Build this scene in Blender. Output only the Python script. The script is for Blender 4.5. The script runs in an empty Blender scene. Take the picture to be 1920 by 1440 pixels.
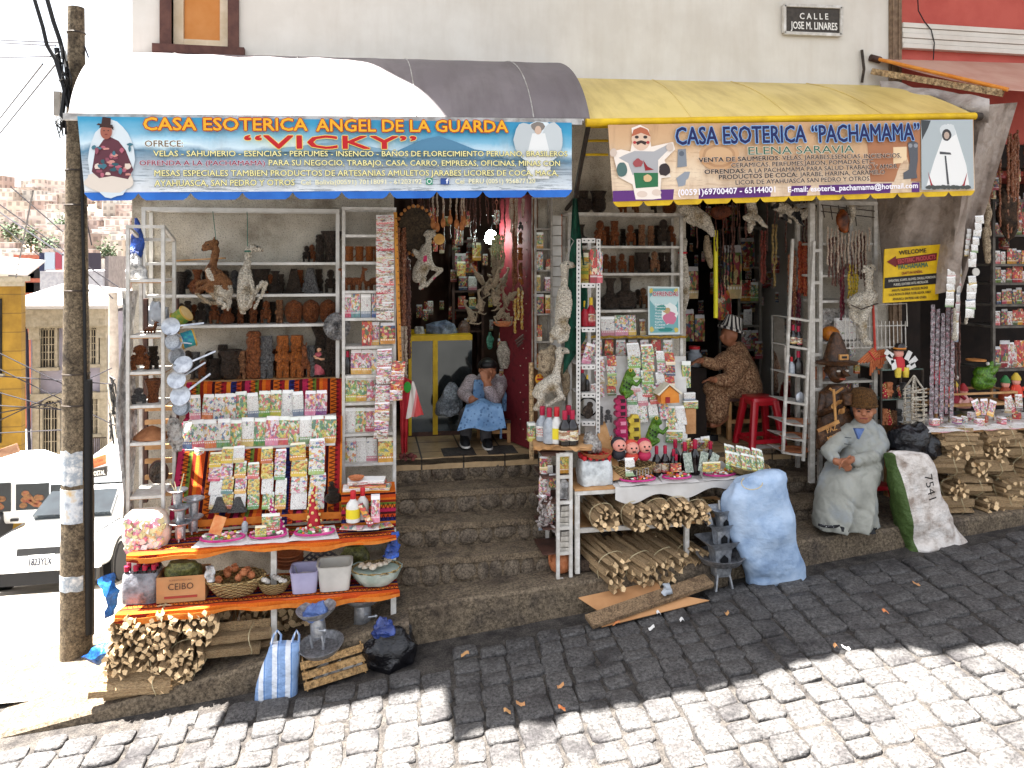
import bpy,math,random
from mathutils import Vector,Matrix,Euler,noise
random.seed(7)
R=math.radians
scn=bpy.context.scene
COL=scn.collection
YAW,FPX,HORIZON,CAM_D,CAM_Z=R(10.6),1450.0,485.0,7.0,3.0
cam_d=bpy.data.cameras.new('camera');cam=bpy.data.objects.new('camera',cam_d);COL.objects.link(cam)
cam.location=(0,-CAM_D,CAM_Z);cam.rotation_euler=(R(90),0,-YAW)
cam_d.sensor_width=36;cam_d.lens=36*FPX/1920;cam_d.shift_y=-(720-HORIZON)/1920
cam_d.clip_start=.1;cam_d.clip_end=3000
scn.camera=cam
world=bpy.data.worlds.new('World');scn.world=world;world.use_nodes=True
wn=world.node_tree.nodes;wl=world.node_tree.links
sky=wn.new('ShaderNodeTexSky');sky.sky_type='NISHITA';sky.sun_disc=False
SUN=Vector((-.25,.10,1.0)).normalized()
sky.sun_elevation=math.asin(SUN.z);sky.sun_rotation=math.atan2(SUN.x,SUN.y)
sky.air_density=1.0;sky.dust_density=2.5;sky.ozone_density=1.0
wn['Background'].inputs['Strength'].default_value=.05
hs=wn.new('ShaderNodeHueSaturation');hs.inputs['Saturation'].default_value=.3
wl.new(sky.outputs[0],hs.inputs['Color']);wl.new(hs.outputs[0],wn['Background'].inputs['Color'])
sun_d=bpy.data.lights.new('sun','SUN');sun=bpy.data.objects.new('sun',sun_d);COL.objects.link(sun)
sun_d.energy=5;sun_d.angle=R(.5);sun_d.color=(1,.97,.92)
sun.rotation_euler=SUN.to_track_quat('Z','Y').to_euler();sun.location=(-3,2,14)
scn.view_settings.view_transform='Standard';scn.view_settings.look='None'
scn.view_settings.exposure=3.2;scn.view_settings.gamma=1
scn.cycles.max_bounces=7;scn.cycles.diffuse_bounces=4;scn.cycles.transparent_max_bounces=10
scn.cycles.sample_clamp_indirect=6
def at(px,py,Y):
 dx=(px-960)/FPX;dz=-(py-HORIZON)/FPX
 ax=math.sin(YAW)+dx*math.cos(YAW);ay=math.cos(YAW)-dx*math.sin(YAW)
 t=(Y+CAM_D)/ay
 return Vector((t*ax,Y,CAM_Z+t*dz))
def ppm(px,Y):
 dx=(px-960)/FPX
 return FPX*(math.cos(YAW)-dx*math.sin(YAW))/(Y+CAM_D)
def xat(px,Y):return at(px,0,Y).x
def zat(px,py,Y):return at(px,py,Y).z
def hx(s):
 s=s.lstrip('#');o=[]
 for i in(0,2,4):
  c=int(s[i:i+2],16)/255;o.append(c/12.92 if c<=.04045 else((c+.055)/1.055)**2.4)
 return(*o,1)
MATS={}
class NT:
 def __init__(s,name):
  s.m=bpy.data.materials.new(name);s.m.use_nodes=True
  s.n=s.m.node_tree.nodes;s.l=s.m.node_tree.links;s.b=s.n['Principled BSDF']
  MATS[name]=s.m
 def new(s,t,**k):
  n=s.n.new(t)
  for a,v in k.items():setattr(n,a,v)
  return n
 def link(s,a,b):s.l.new(a,b)
 def tex(s,out='Object'):return s.new('ShaderNodeTexCoord').outputs[out]
 def noise(s,vec,scale,detail=4,rough=.6):
  n=s.new('ShaderNodeTexNoise');n.inputs['Scale'].default_value=scale
  n.inputs['Detail'].default_value=detail;n.inputs['Roughness'].default_value=rough
  s.link(vec,n.inputs['Vector']);return n
 def ramp(s,fac,stops,interp='LINEAR'):
  r=s.new('ShaderNodeValToRGB');r.color_ramp.interpolation=interp
  e=r.color_ramp.elements
  while len(e)<len(stops):e.new(.5)
  for el,(p,c)in zip(e,stops):el.position=p;el.color=hx(c)if isinstance(c,str)else c
  s.link(fac,r.inputs[0]);return r.outputs[0]
 def math(s,op,a,b=None,c=None):
  n=s.new('ShaderNodeMath',operation=op)
  for i,v in enumerate((a,b,c)):
   if v is None:continue
   if isinstance(v,(int,float)):n.inputs[i].default_value=v
   else:s.link(v,n.inputs[i])
  return n.outputs[0]
 def mix(s,fac,a,b,mode='MIX'):
  n=s.new('ShaderNodeMix',data_type='RGBA',blend_type=mode)
  for i,v in((0,fac),(6,a),(7,b)):
   if isinstance(v,str):n.inputs[i].default_value=hx(v)
   elif isinstance(v,(int,float)):n.inputs[i].default_value=v
   elif isinstance(v,tuple):n.inputs[i].default_value=v
   else:s.link(v,n.inputs[i])
  return n.outputs[2]
 def bump(s,h,strength=.4,dist=.01):
  b=s.new('ShaderNodeBump');b.inputs['Strength'].default_value=strength;b.inputs['Distance'].default_value=dist
  s.link(h,b.inputs['Height']);s.link(b.outputs[0],s.b.inputs['Normal'])
 def color(s,c):s.link(c,s.b.inputs['Base Color'])
 def rnd(s):return s.new('ShaderNodeObjectInfo').outputs['Random']
 def sep(s,v):
  n=s.new('ShaderNodeSeparateXYZ');s.link(v,n.inputs[0]);return n.outputs
 def rough(s,r,metal=0,spec=.4):
  s.b.inputs['Roughness'].default_value=r;s.b.inputs['Metallic'].default_value=metal
  s.b.inputs['Specular IOR Level'].default_value=spec
def M(name,c1,c2=None,scale=10,rough=.75,metal=0,bump=.25,bscale=None,bdist=.006,var=0,spec=.35,c3=None,trans=0,emit=0):
 if name in MATS:return MATS[name]
 t=NT(name);t.rough(rough,metal,spec)
 v=t.tex()
 c2=c2 or c1
 n=t.noise(v,scale)
 stops=[(.36,c1),(.62,c2)]if not c3 else[(.3,c1),(.5,c2),(.7,c3)]
 c=t.ramp(n.outputs[0],stops)
 if var:
  h=t.new('ShaderNodeHueSaturation');r=t.rnd()
  t.link(t.math('MULTIPLY_ADD',r,var*2,1-var),h.inputs['Value'])
  t.link(c,h.inputs['Color']);c=h.outputs[0]
 if bump>=.4 and rough>.3:
  g=t.noise(v,(bscale or scale*4)*1.5,4,.8);c=t.mix(.85,c,t.ramp(g.outputs[0],[(.36,'#4c4a48'),(.5,'#c4c2c0'),(.62,'#ffffff')]),'MULTIPLY')
 t.color(c)
 if bump:
  b=t.noise(v,bscale or scale*4,5)
  t.bump(b.outputs[0],bump,bdist)
 if trans:
  t.b.inputs['Transmission Weight'].default_value=trans
 if emit:
  t.b.inputs['Emission Color'].default_value=hx(c1);t.b.inputs['Emission Strength'].default_value=emit
 return t.m
def weather(m,amt=.5,scale=(1,1,1),size=2.5,dirt='#7a6e60',lo=.45,hi=.7):
 t=NT.__new__(NT);t.m=m;t.n=m.node_tree.nodes;t.l=m.node_tree.links;t.b=t.n['Principled BSDF'];i=t.b.inputs['Base Color'];src=i.links[0].from_socket
 mp=t.new('ShaderNodeMapping');mp.inputs['Scale'].default_value=scale;t.link(t.tex(),mp.inputs[0]);n=t.noise(mp.outputs[0],size,7,.68)
 t.color(t.mix(t.math('MULTIPLY',t.ramp(n.outputs[0],[(lo,'#000000'),(hi,'#ffffff')]),amt),src,dirt));return m
def flat(name,c,rough=.7,metal=0):return M(name,c,rough=rough,metal=metal,bump=0)
class MB:
 def __init__(s):s.v=[];s.f=[];s.mi=[];s.cur=0
 def add(s,vs,fs):
  o=len(s.v);s.v+=[tuple(p)for p in vs]
  for f in fs:s.f.append(tuple(i+o for i in f));s.mi.append(s.cur)
  return s
 def mat(s,i):s.cur=i;return s
 def box(s,c,d,rz=0,rot=None,taper=1):
  x,y,z=d[0]/2,d[1]/2,d[2]/2
  pts=[(-x,-y,-z),(x,-y,-z),(x,y,-z),(-x,y,-z)]+[(a*taper,b*taper,z)for a,b in((-x,-y),(x,-y),(x,y),(-x,y))]
  m=rot.to_matrix()if rot else Euler((0,0,rz)).to_matrix()
  return s.add([m@Vector(p)+Vector(c)for p in pts],[(0,3,2,1),(4,5,6,7),(0,1,5,4),(1,2,6,5),(2,3,7,6),(3,0,4,7)])
 def span(s,a,b):
  c=[(p+q)/2 for p,q in zip(a,b)];return s.box(c,[abs(p-q)for p,q in zip(a,b)])
 def beam(s,p,q,w,h=None,up=(0,0,1)):
  p=Vector(p);q=Vector(q);d=(q-p).normalized();u=Vector(up)
  if abs(d.dot(u))>.95:u=Vector((0,1,0))
  sd=d.cross(u).normalized();u=sd.cross(d);h=h or w
  vs=[e+sd*a*w/2+u*b*h/2 for e in(p,q)for a,b in((-1,-1),(1,-1),(1,1),(-1,1))]
  return s.add(vs,[(0,1,2,3),(7,6,5,4),(0,4,5,1),(1,5,6,2),(2,6,7,3),(3,7,4,0)])
 def tube(s,pts,r,n=8,cap=True):
  pts=[Vector(p)for p in pts];k=len(pts);rs=r if isinstance(r,(list,tuple))else[r]*k
  vs=[];ref=None
  for i,p in enumerate(pts):
   d=(pts[min(i+1,k-1)]-pts[max(i-1,0)])
   d=d.normalized()if d.length>1e-9 else Vector((0,0,1))
   if ref is None:ref=Vector((0,0,1))if abs(d.z)<.9 else Vector((0,1,0))
   sd=d.cross(ref);sd=sd.normalized()if sd.length>1e-6 else Vector((1,0,0));u=sd.cross(d).normalized();ref=u
   for j in range(n):
    a=2*math.pi*j/n;vs.append(p+(sd*math.cos(a)+u*math.sin(a))*rs[i])
  fs=[(i*n+j,i*n+(j+1)%n,(i+1)*n+(j+1)%n,(i+1)*n+j)for i in range(k-1)for j in range(n)]
  if cap:fs+=[tuple(range(n-1,-1,-1)),tuple((k-1)*n+j for j in range(n))]
  return s.add(vs,fs)
 def loft(s,rings,n=16,cap=True):
  vs=[]
  for rg in rings:
   cx,cy,cz,rx,ry=rg[:5];e=rg[5]if len(rg)>5 else 2
   for j in range(n):
    a=2*math.pi*(j+.5)/n;c,q=math.cos(a),math.sin(a)
    vs.append((cx+rx*math.copysign(abs(c)**(2/e),c),cy+ry*math.copysign(abs(q)**(2/e),q),cz))
  k=len(rings)
  fs=[(i*n+j,i*n+(j+1)%n,(i+1)*n+(j+1)%n,(i+1)*n+j)for i in range(k-1)for j in range(n)]
  if cap:fs+=[tuple(range(n-1,-1,-1)),tuple((k-1)*n+j for j in range(n))]
  return s.add(vs,fs)
 def lathe(s,prof,c=(0,0,0),n=18,cap=True):
  return s.loft([(c[0],c[1],c[2]+z,r,r)for r,z in prof],n,cap)
 def ball(s,c,r,n=10,k=6):
  rx,ry,rz=(r,r,r)if isinstance(r,(int,float))else r
  return s.loft([(c[0],c[1],c[2]-rz*math.cos(math.pi*i/k),max(rx*math.sin(math.pi*i/k),rx*.02),max(ry*math.sin(math.pi*i/k),ry*.02))for i in range(k+1)],n)
 def grid(s,fn,nu,nv):
  vs=[fn(i/nu,j/nv)for j in range(nv+1)for i in range(nu+1)]
  return s.add(vs,[(j*(nu+1)+i,j*(nu+1)+i+1,(j+1)*(nu+1)+i+1,(j+1)*(nu+1)+i)for j in range(nv)for i in range(nu)])
 def slab(s,fn,nu,nv,t):
  t=Vector(t);s.grid(fn,nu,nv);s.grid(lambda u,v:Vector(fn(1-u,v))+t,nu,nv)
  for ed in([(i/nu,0)for i in range(nu+1)],[(1,j/nv)for j in range(nv+1)],[(1-i/nu,1)for i in range(nu+1)],[(0,1-j/nv)for j in range(nv+1)]):
   k=len(ed);vs=[Vector(fn(*e))for e in ed]+[Vector(fn(*e))+t for e in ed]
   s.add(vs,[(i+1,i,k+i,k+i+1)for i in range(k-1)])
  return s
 def poly(s,pts,t=None):
  k=len(pts)
  if t is None:return s.add(pts,[tuple(range(k))])
  t=Vector(t);vs=[Vector(p)for p in pts]
  return s.add(vs+[p+t for p in vs],[tuple(range(k)),tuple(range(2*k-1,k-1,-1))]+[((i+1)%k,i,k+i,k+(i+1)%k)for i in range(k)])
 def torus(s,c,R_,r,n=20,k=6,axis='Z',sq=1):
  pts=[]
  for i in range(n):
   a=2*math.pi*i/n;ca,sa=math.cos(a),math.sin(a)*sq
   for j in range(k):
    b=2*math.pi*j/k;q=(R_+r*math.cos(b));w=r*math.sin(b)
    p={'Z':(q*ca,q*sa,w),'Y':(q*ca,w,q*sa),'X':(w,q*ca,q*sa)}[axis]
    pts.append((p[0]+c[0],p[1]+c[1],p[2]+c[2]))
  return s.add(pts,[(i*k+j,((i+1)%n)*k+j,((i+1)%n)*k+(j+1)%k,i*k+(j+1)%k)for i in range(n)for j in range(k)])
 def jitter(s,amp,freq=6,seed=0):
  o=Vector((seed*7.3,seed*3.1,0))
  s.v=[tuple(Vector(p)+noise.noise_vector(Vector(p)*freq+o)*amp)for p in s.v];return s
 def move(s,m):s.v=[tuple(m@Vector(p))for p in s.v];return s
 def mesh(s,name,mats,smooth=True,ang=38):
  me=bpy.data.meshes.new(name);me.from_pydata(s.v,[],s.f)
  for m in(mats if isinstance(mats,(list,tuple))else[mats]):me.materials.append(m)
  if any(s.mi):me.polygons.foreach_set('material_index',s.mi)
  if smooth:
   me.polygons.foreach_set('use_smooth',[True]*len(s.f));me.set_sharp_from_angle(angle=R(ang))
  me.update();return me
def wloc(o):
 v=Vector((0,0,0))
 while o:v+=o.location;o=o.parent
 return v
def link(name,me,parent=None,loc=None):
 o=bpy.data.objects.new(name,me);COL.objects.link(o)
 if parent:o.parent=parent
 if loc is not None:o.location=loc
 return o
def part(name,mb,mats,parent,smooth=True,label=None,ang=38):
 w=wloc(parent);mb.v=[(p[0]-w.x,p[1]-w.y,p[2]-w.z)for p in mb.v]
 o=link(name,mb.mesh(name,mats,smooth,ang),parent)
 if label:o['label']=label
 return o
USED={}
def tag(o,label,cat,group=None):
 n=len(label.split())
 if not 4<=n<=16:print('LABEL LENGTH',n,label)
 if label in USED and not(group and USED[label]==group):print('LABEL REPEAT',label)
 USED[label]=group
 o['label']=label;o['category']=cat
 if group:o['group']=group
 return o
def thing(name,label,cat,loc=(0,0,0),group=None,rz=0):
 o=link(name,None,None,Vector(loc));o.empty_display_size=.05;o.rotation_euler=(0,0,rz)
 return tag(o,label,cat,group)
def single(name,mb,mats,label,cat,loc=None,group=None,smooth=True,ang=38):
 if loc is None:
  xs=[p[0]for p in mb.v];ys=[p[1]for p in mb.v]
  loc=((min(xs)+max(xs))/2,(min(ys)+max(ys))/2,min(p[2]for p in mb.v))
 mb.v=[(p[0]-loc[0],p[1]-loc[1],p[2]-loc[2])for p in mb.v]
 return tag(link(name,mb.mesh(name,mats,smooth,ang),None,loc),label,cat,group)
def struct(name,mb,mats,smooth=True,kind='structure'):
 o=link(name,mb.mesh(name,mats,smooth));o['kind']=kind;return o
def dup(o,loc,rz=0,label=None,group=None,scale=None,rot=None,parent=None):
 c=o.copy();COL.objects.link(c)
 if parent:c.parent=parent
 else:
  c.location=loc;c.rotation_euler=rot or(0,0,rz)
  if scale:c.scale=(scale,)*3 if isinstance(scale,(int,float))else scale
  if label:tag(c,label,o['category'],group or o.get('group'))
 for ch in o.children:dup(ch,None,parent=c)
 return c
def blob(mb,name,mats,voxel=.012,smooth=4,pmat=None):
 me=mb.mesh(name,[],False);o=link(name,me)
 r=o.modifiers.new('r','REMESH');r.mode='VOXEL';r.voxel_size=voxel
 s=o.modifiers.new('s','SMOOTH');s.factor=.5;s.iterations=smooth
 dg=bpy.context.evaluated_depsgraph_get();dg.update()
 nm=bpy.data.meshes.new_from_object(o.evaluated_get(dg));nm.name=name
 bpy.data.objects.remove(o);bpy.data.meshes.remove(me)
 nm.materials.clear()
 for m in(mats if isinstance(mats,(list,tuple))else[mats]):nm.materials.append(m)
 nm.polygons.foreach_set('use_smooth',[True]*len(nm.polygons))
 if pmat:
  for p in nm.polygons:p.material_index=pmat(p.center)
 nm.update();return nm
def limb(mb,pts,rs,n=10):
 for i in range(len(pts)-1):
  mb.tube([pts[i],pts[i+1]],[rs[i],rs[i+1]],n)
 for p,r in zip(pts,rs):mb.ball(p,r,n,6)
 return mb
ORD=['first','second','third','fourth','fifth','sixth','seventh','eighth','ninth','tenth','eleventh','twelfth','thirteenth','fourteenth','fifteenth','sixteenth']
def text_mesh(s):
 c=bpy.data.curves.new('lettering','FONT');c.body=s;c.size=1;c.resolution_u=2
 o=bpy.data.objects.new('lettering',c);COL.objects.link(o)
 dg=bpy.context.evaluated_depsgraph_get();dg.update()
 me=bpy.data.meshes.new_from_object(o.evaluated_get(dg));out=[v.co.copy()for v in me.vertices],[tuple(p.vertices)for p in me.polygons]
 bpy.data.objects.remove(o);bpy.data.curves.remove(c);bpy.data.meshes.remove(me)
 return out
def letter(s,mat,parent,a,b,h,normal=(0,-1,0),bold=0,outline=None,obold=.06,lift=.004,name='lettering'):
 """text running from point a to point b (baseline, world space), cap height h; strokes are thickened by layered copies, each a hair above the last"""
 a=Vector(a)-wloc(parent);d=Vector(b)-wloc(parent)-a;L=d.length;d.normalize();nrm=Vector(normal).normalized();u=nrm.cross(d).normalized()
 vs,fs=text_mesh(s);xs=[v.x for v in vs];x0=min(xs);sx=L/max(max(xs)-x0,1e-4);sy=h/.73
 pl=[(a+d*((v.x-x0)*sx)+u*(v.y*sy))for v in vs]
 def stamp(nm,m,shifts,off):
  V=[];Fc=[]
  for k,(p,q)in enumerate(shifts):
   o=d*(p*h)+u*(q*h)+nrm*(off+.00022*k);n=len(V);V+=[w+o for w in pl];Fc+=[tuple(i+n for i in f)for f in fs]
  me=bpy.data.meshes.new(nm);me.from_pydata([tuple(v)for v in V],[],Fc);me.materials.append(m);me.update();return link(nm,me,parent)
 k=bold*.9
 if outline:
  r=obold*1.15+k;stamp('lettering_outline',outline,[(r*math.cos(i*math.pi/4),r*math.sin(i*math.pi/4))for i in range(8)],lift)
 return stamp(name,mat,[(-k,-k),(k,-k),(-k,k),(k,k)]if bold else[(0,0)],lift+.0024)
m_cream=M('plaster_cream','#dad5cb','#d0cabf',2.2,.85,bump=.12,bscale=40,bdist=.004)
weather(m_cream,.22,(3.5,1,.5),1.2,'#b0a08c')
def stucco_mat():
 t=NT('stucco_rough');t.rough(.95,0,.2);v=t.tex()
 n=t.noise(v,3.2,6);base=t.ramp(n.outputs[0],[(.3,'#8d8272'),(.48,'#bfb6a6'),(.7,'#d6cebf')])
 f=t.noise(v,90,5,.75);pit=t.ramp(f.outputs[0],[(.36,'#4a443c'),(.46,'#ffffff')])
 t.color(t.mix(.75,base,pit,'MULTIPLY'))
 b=t.noise(v,55,6,.7);t.bump(b.outputs[0],.9,.02);return t.m
m_stucco=stucco_mat()
m_conc=M('old_concrete','#5a4e42','#857662',3,.92,bump=.7,bscale=30,bdist=.015,c3='#5a5047')
m_conc2=M('step_concrete','#4f4336','#8a7963',5,.9,bump=.6,bscale=40,bdist=.008,c3='#63564a')
m_cob=M('cobble_stone','#353233','#62605f',3,.75,bump=.9,bscale=34,bdist=.016,c3='#4a4747')
m_mortar=M('joint_dirt','#34302e','#57524d',9,.95,bump=.6,bscale=60,bdist=.01)
m_riser=M('river_stone','#51463b','#857766',7,.85,bump=.4,bscale=40,c3='#5c5146')
m_red=M('red_paint_wall','#b04c42','#bd5a4e',2.5,.8,bump=.15,bscale=50)
m_wht=M('white_paint','#d8d5cf','#c2beb6',6,.6,bump=.08)
m_rack=M('rack_white_metal','#d3d0ca','#bab5ac',9,.5,bump=.1,c3='#dcd9d4')
m_brownwood=M('dark_brown_wood','#3a2620','#55382d',9,.6,bump=.2)
m_board=M('orange_plywood','#c07a38','#cb8a4c',3,.7,bump=.1)
m_dark=M('dark_brown_wall','#1d1613','#2c221c',4,.9,bump=.2)  # near-black brown shared by walls, jamb, ceiling and counter
m_black=flat('black_rubber','#121214',.6)
m_tile=None
def tile_mat():
 t=NT('floor_tiles');t.rough(.45);v=t.tex('Object')
 b=t.new('ShaderNodeTexBrick');b.offset=0;b.inputs['Scale'].default_value=1
 b.inputs['Brick Width'].default_value=.38;b.inputs['Row Height'].default_value=.38;b.inputs['Mortar Size'].default_value=.008
 b.inputs['Color1'].default_value=hx('#b59a74');b.inputs['Color2'].default_value=hx('#a88c66');b.inputs['Mortar'].default_value=hx('#3a2f26')
 t.link(v,b.inputs['Vector']);n=t.noise(v,14)
 t.color(t.mix(.35,b.outputs[0],t.ramp(n.outputs[0],[(.3,'#6b5a46'),(.7,'#ffffff')]),'MULTIPLY'));return t.m
m_tile=tile_mat()
def rz(x,y):return .01+.0985*x+.03*(y+1.1)
def ground():
 b=MB()
 xs=[-60,-20,-8,-5,-4]+[-3+i*.5 for i in range(27)]+[12,20,60];ys=[-60,-20,-8,-5,-3.5,-2.5,-1.8,-1.2,-.8]
 vs=[(x,y,rz(max(-8,min(14,x)),max(-8,y))+.024)for y in ys for x in xs];n=len(xs)
 b.add(vs,[(j*n+i,j*n+i+1,(j+1)*n+i+1,(j+1)*n+i)for j in range(len(ys)-1)for i in range(n-1)])
 b.mat(1)
 rnd=random.Random(3)
 y=-1.18;row=0
 x=-4.4
 while x<7.2:
  w=.2*rnd.uniform(.85,1.2);y=-1.12-(.3 if x<.4 else .12 if x<2 else 0)-rnd.uniform(0,.12)
  while y>-4.6:
   d=.18*rnd.uniform(.7,1.35)
   cx,cy=x+w/2+rnd.uniform(-.012,.012),y-d/2
   skew=.10*(cy+2)
   cx+=skew;h=.012+rnd.uniform(-.008,.012);tx,ty=rnd.uniform(-.05,.05),rnd.uniform(-.03,.11)
   g=rnd.uniform(.001,.008);hw,hd=w/2-g,d/2-g
   rot=rnd.uniform(-.06,.06);cr,sr=math.cos(rot),math.sin(rot)
   jit=[rnd.uniform(.9,1.05)for _ in range(12)]
   rings=[]
   for k,(sc,zz)in enumerate(((1,-.05),(1,.014),(.97,.026),(.88,.031))):
    ring=[]
    for j in range(12):
     a=2*math.pi*(j+.5)/12;c,q=math.cos(a),math.sin(a)
     px=hw*sc*jit[j]*math.copysign(abs(c)**.34,c);py=hd*sc*jit[j]*math.copysign(abs(q)**.34,q)
     X,Y=cx+px*cr-py*sr,cy+px*sr+py*cr
     ring.append((X,Y,rz(X,Y)+(zz+h if k else zz)+px*tx+py*ty+rnd.uniform(-.003,.003)*(k>0)))
    rings+=ring
   top=(cx,cy,rz(cx,cy)+.033+h)
   fs=[(k*12+j,k*12+(j+1)%12,(k+1)*12+(j+1)%12,(k+1)*12+j)for k in range(3)for j in range(12)]
   fs+=[(36+j,36+(j+1)%12,48)for j in range(12)]
   b.add(rings+[top],fs)
   y-=d
  x+=w
 struct('road',b,[m_mortar,m_cob],ang=60)if False else None
 o=link('road',b.mesh('road',[m_mortar,m_cob],True,55));o['kind']='structure'
ground()
def pz(x):
 return .36+.2*(x-.3)if x<.3 else .36+.068*(x-.3)
m_pave=M('pale_pavement','#939089','#a8a49d',2.5,.9,bump=.4,bscale=25,bdist=.01,c3='#9b9387')
def strip(name,xs,yf,yb,top,bot,mats):
 """raised strip with its own front face"""
 b=MB();n=len(xs)
 rnd=random.Random(5)
 f=lambda x:yf(x)if callable(yf)else yf
 vs=[]
 for x in xs:
  e=.012*noise.noise((x*4,0,3));
  vs+=[(x,f(x)+e,bot(x)),(x,f(x)+e,top(x)-.025),(x,f(x)+.02+e,top(x)-.004),(x,yb,top(x))]
 b.add(vs,[(i*4+k,(i+1)*4+k,(i+1)*4+k+1,i*4+k+1)for i in range(n-1)for k in range(3)])
 b.add([vs[0],vs[1],vs[2],vs[3],(xs[0],yb,bot(xs[0]))],[(4,3,2,1,0)])
 b.add([vs[-4],vs[-3],vs[-2],vs[-1],(xs[-1],yb,bot(xs[-1]))],[(0,1,2,3,4)])
 return struct(name,b,mats)
rng=lambda a,c,n:[a+(c-a)*i/n for i in range(n+1)]
strip('pavement',rng(-3.0,.3,22),lambda x:-1.32+.03*max(0,-x-1.5),.0,pz,lambda x:rz(x,-1.3)-.1,m_conc)
strip('raised_pavement',rng(.302,2.9,18),-1.1,0,pz,lambda x:rz(x,-1.1)-.1,m_conc)
strip('raised_pavement',rng(2.902,6.0,18),-1.02,0,lambda x:.60+.055*(x-3.3),lambda x:rz(x,-1)-.1,m_conc)
strip('pavement',rng(6.002,12,10),-.98,0,lambda x:rz(x,-1)+.10,lambda x:rz(x,-1)-.1,m_conc)
b=MB();ssy=[-.9,-.3,.6,2,4,5.5,7,14,25,60];ssz=lambda y:-.42-.27*max(-1,min(y,25))
b.add([p for y in ssy for p in((-60,y,ssz(y)),(-2.95 if y<.2 else-2.2,y,ssz(y)),(-2.0 if y<1 else-1.9,y,ssz(y)))],[(j*3+i,j*3+i+1,j*3+i+4,j*3+i+3)for j in range(len(ssy)-1)for i in range(2)])
struct('side_street',b,M('side_street_asphalt','#77716a','#8a847c',3,.9,bump=.3))
b=MB()
pts=[(-2.93,-.55,-.32),(-2.6,.05,-.34),(-2.36,.5,-.44),(-2.3,1.2,-.62),(-2.3,3,-1.1),(-2.3,6,-1.75)]
for k in range(len(pts)-1):
 (x0,y0,z0),(x1,y1,z1)=pts[k],pts[k+1]
 b.add([(x0,y0,z0-.3),(x0,y0,z0),(-1.9,y0,z0+.06),(x1,y1,z1-.3),(x1,y1,z1),(-1.9,y1,z1+.06)],[(0,1,4,3),(1,2,5,4)])
struct('side_pavement',b,m_pave)
def steps(label,x0,x1,levels,zb):
 t=thing('stone_steps',label,'steps',((x0+x1)/2,-.4,zb))
 rnd=random.Random(int(x0*10));prev=0.02
 tb=MB();rb=MB();nb=MB()
 for i,(yf,z)in enumerate(levels):
  nz=levels[i+1][1]if i+1<len(levels)else zb(x0)if callable(zb)else zb
  yb=levels[i-1][0]if i else .3
  nb.slab(lambda u,v:(x0+(x1-x0)*u,yf+(yb+.03-yf)*v if i else yf+.05*v,z-.05+.01*noise.noise((u*6,v,i*3+.2))*(v<.5)),20,1,(0,0,.05))
  tb.span((x0,yf+.025,nz-.12),(x1,yb+.06,z-.052))
  x=x0+.03
  while x<x1-.05:
   w=rnd.uniform(.09,.21);hgt=(z-nz)*rnd.uniform(.62,.9)
   rb.ball((x+w/2,yf+.022,nz+(z-nz)*.40+rnd.uniform(-.01,.01)),(w/2*.96,.022,hgt/2),12,6);x+=w
 rb.jitter(.016,9,3)
 part('tread',nb,m_conc2,t);part('riser',tb,m_conc2,t);part('riser_cobbles',rb,m_riser,t)
 return t
LV1=[(-.02,1.2),(-.30,.985),(-.56,.79),(-.80,.60)]
def _steps():
 global pz0
 steps('worn stone steps with cobbled risers leading up to the left doorway',.235,1.555,LV1,.38)
 steps('dark stone steps with cobbled risers below the red plastic stool',2.80,4.55,[(-.02,1.13),(-.34,.95),(-.62,.79)],.58)
_steps()
XL,XR=-1.95,5.19
bld=thing('corner_building','cream plastered corner building holding both shops with an orange boarded window','building',((XL+XR)/2,4,-1))
b=MB()
ZU=4.58
for x0,x1 in((XL,.235),(1.555,3.01),(4.38,XR)):b.span((x0,0,-1.0),(x1,.22,3.7))
b.span((XL,0,3.702),(XR,.22,ZU))
b.span((.235,.04,-.6),(1.555,.22,1.12));b.span((3.01,.04,-.6),(4.38,.22,1.05))
part('lower_wall',b,m_stucco,bld,smooth=False)
b=MB()
wx0,wx1=xat(322,0),xat(428,0);wz=zat(370,88,0);
b.span((XL,0,ZU+.002),(wx0,.25,8));b.span((wx1,0,ZU+.002),(XR,.25,8));b.span((wx0,0,ZU+.002),(wx1,.25,wz));b.span((wx0,0,wz+1.3),(wx1,.25,8))
b.span((XL,.252,-2),(XL+.2,8,8));b.span((XL,8,-2),(XR,8.2,8));b.span((XR-.2,.252,-2),(XR,8,8))
part('upper_wall',b,m_cream,bld,smooth=False)
b=MB();b.poly([(-.4,-.88,8.0),(13,-.88,8.0),(13,9,8.0),(XL-.1,9,8.0),(XL-.1,.33,8.0),(-1.22,.33,8.0)],(0,0,.22))
part('roof',b,m_cream,bld,smooth=False)  # unseen roof; overhang and slanted left edge shaped to shade the awning
part('added_shade_slab',MB().poly([(-1.45,-.882,7.9)]+[(x,(-1.55 if x<1.5 else-1.55-.26*(x-1.5)if x<3.4 else-2.05-.05*(x-3.4))+.16*noise.noise((x*1.3,2,0))+.07*noise.noise((x*5,7,0)),7.9)for x in[-1.45+.15*i for i in range(97)]]+[(13,-.882,7.9)],(0,0,.09)),m_cream,bld,smooth=False)  # unseen slab added above; wavy front edge shapes the street shadow
w=part('window',MB().span((wx0-.09,-.03,wz-.0),(wx0,.1,wz+1.3)).span((wx1,-.03,wz),(wx1+.09,.1,wz+1.3)).span((wx0-.14,-.07,wz-.075),(wx1+.14,.12,wz-.002)),M('maroon_brown_paint','#4e3029','#5e3d33',14,.7),bld,smooth=False)
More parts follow.
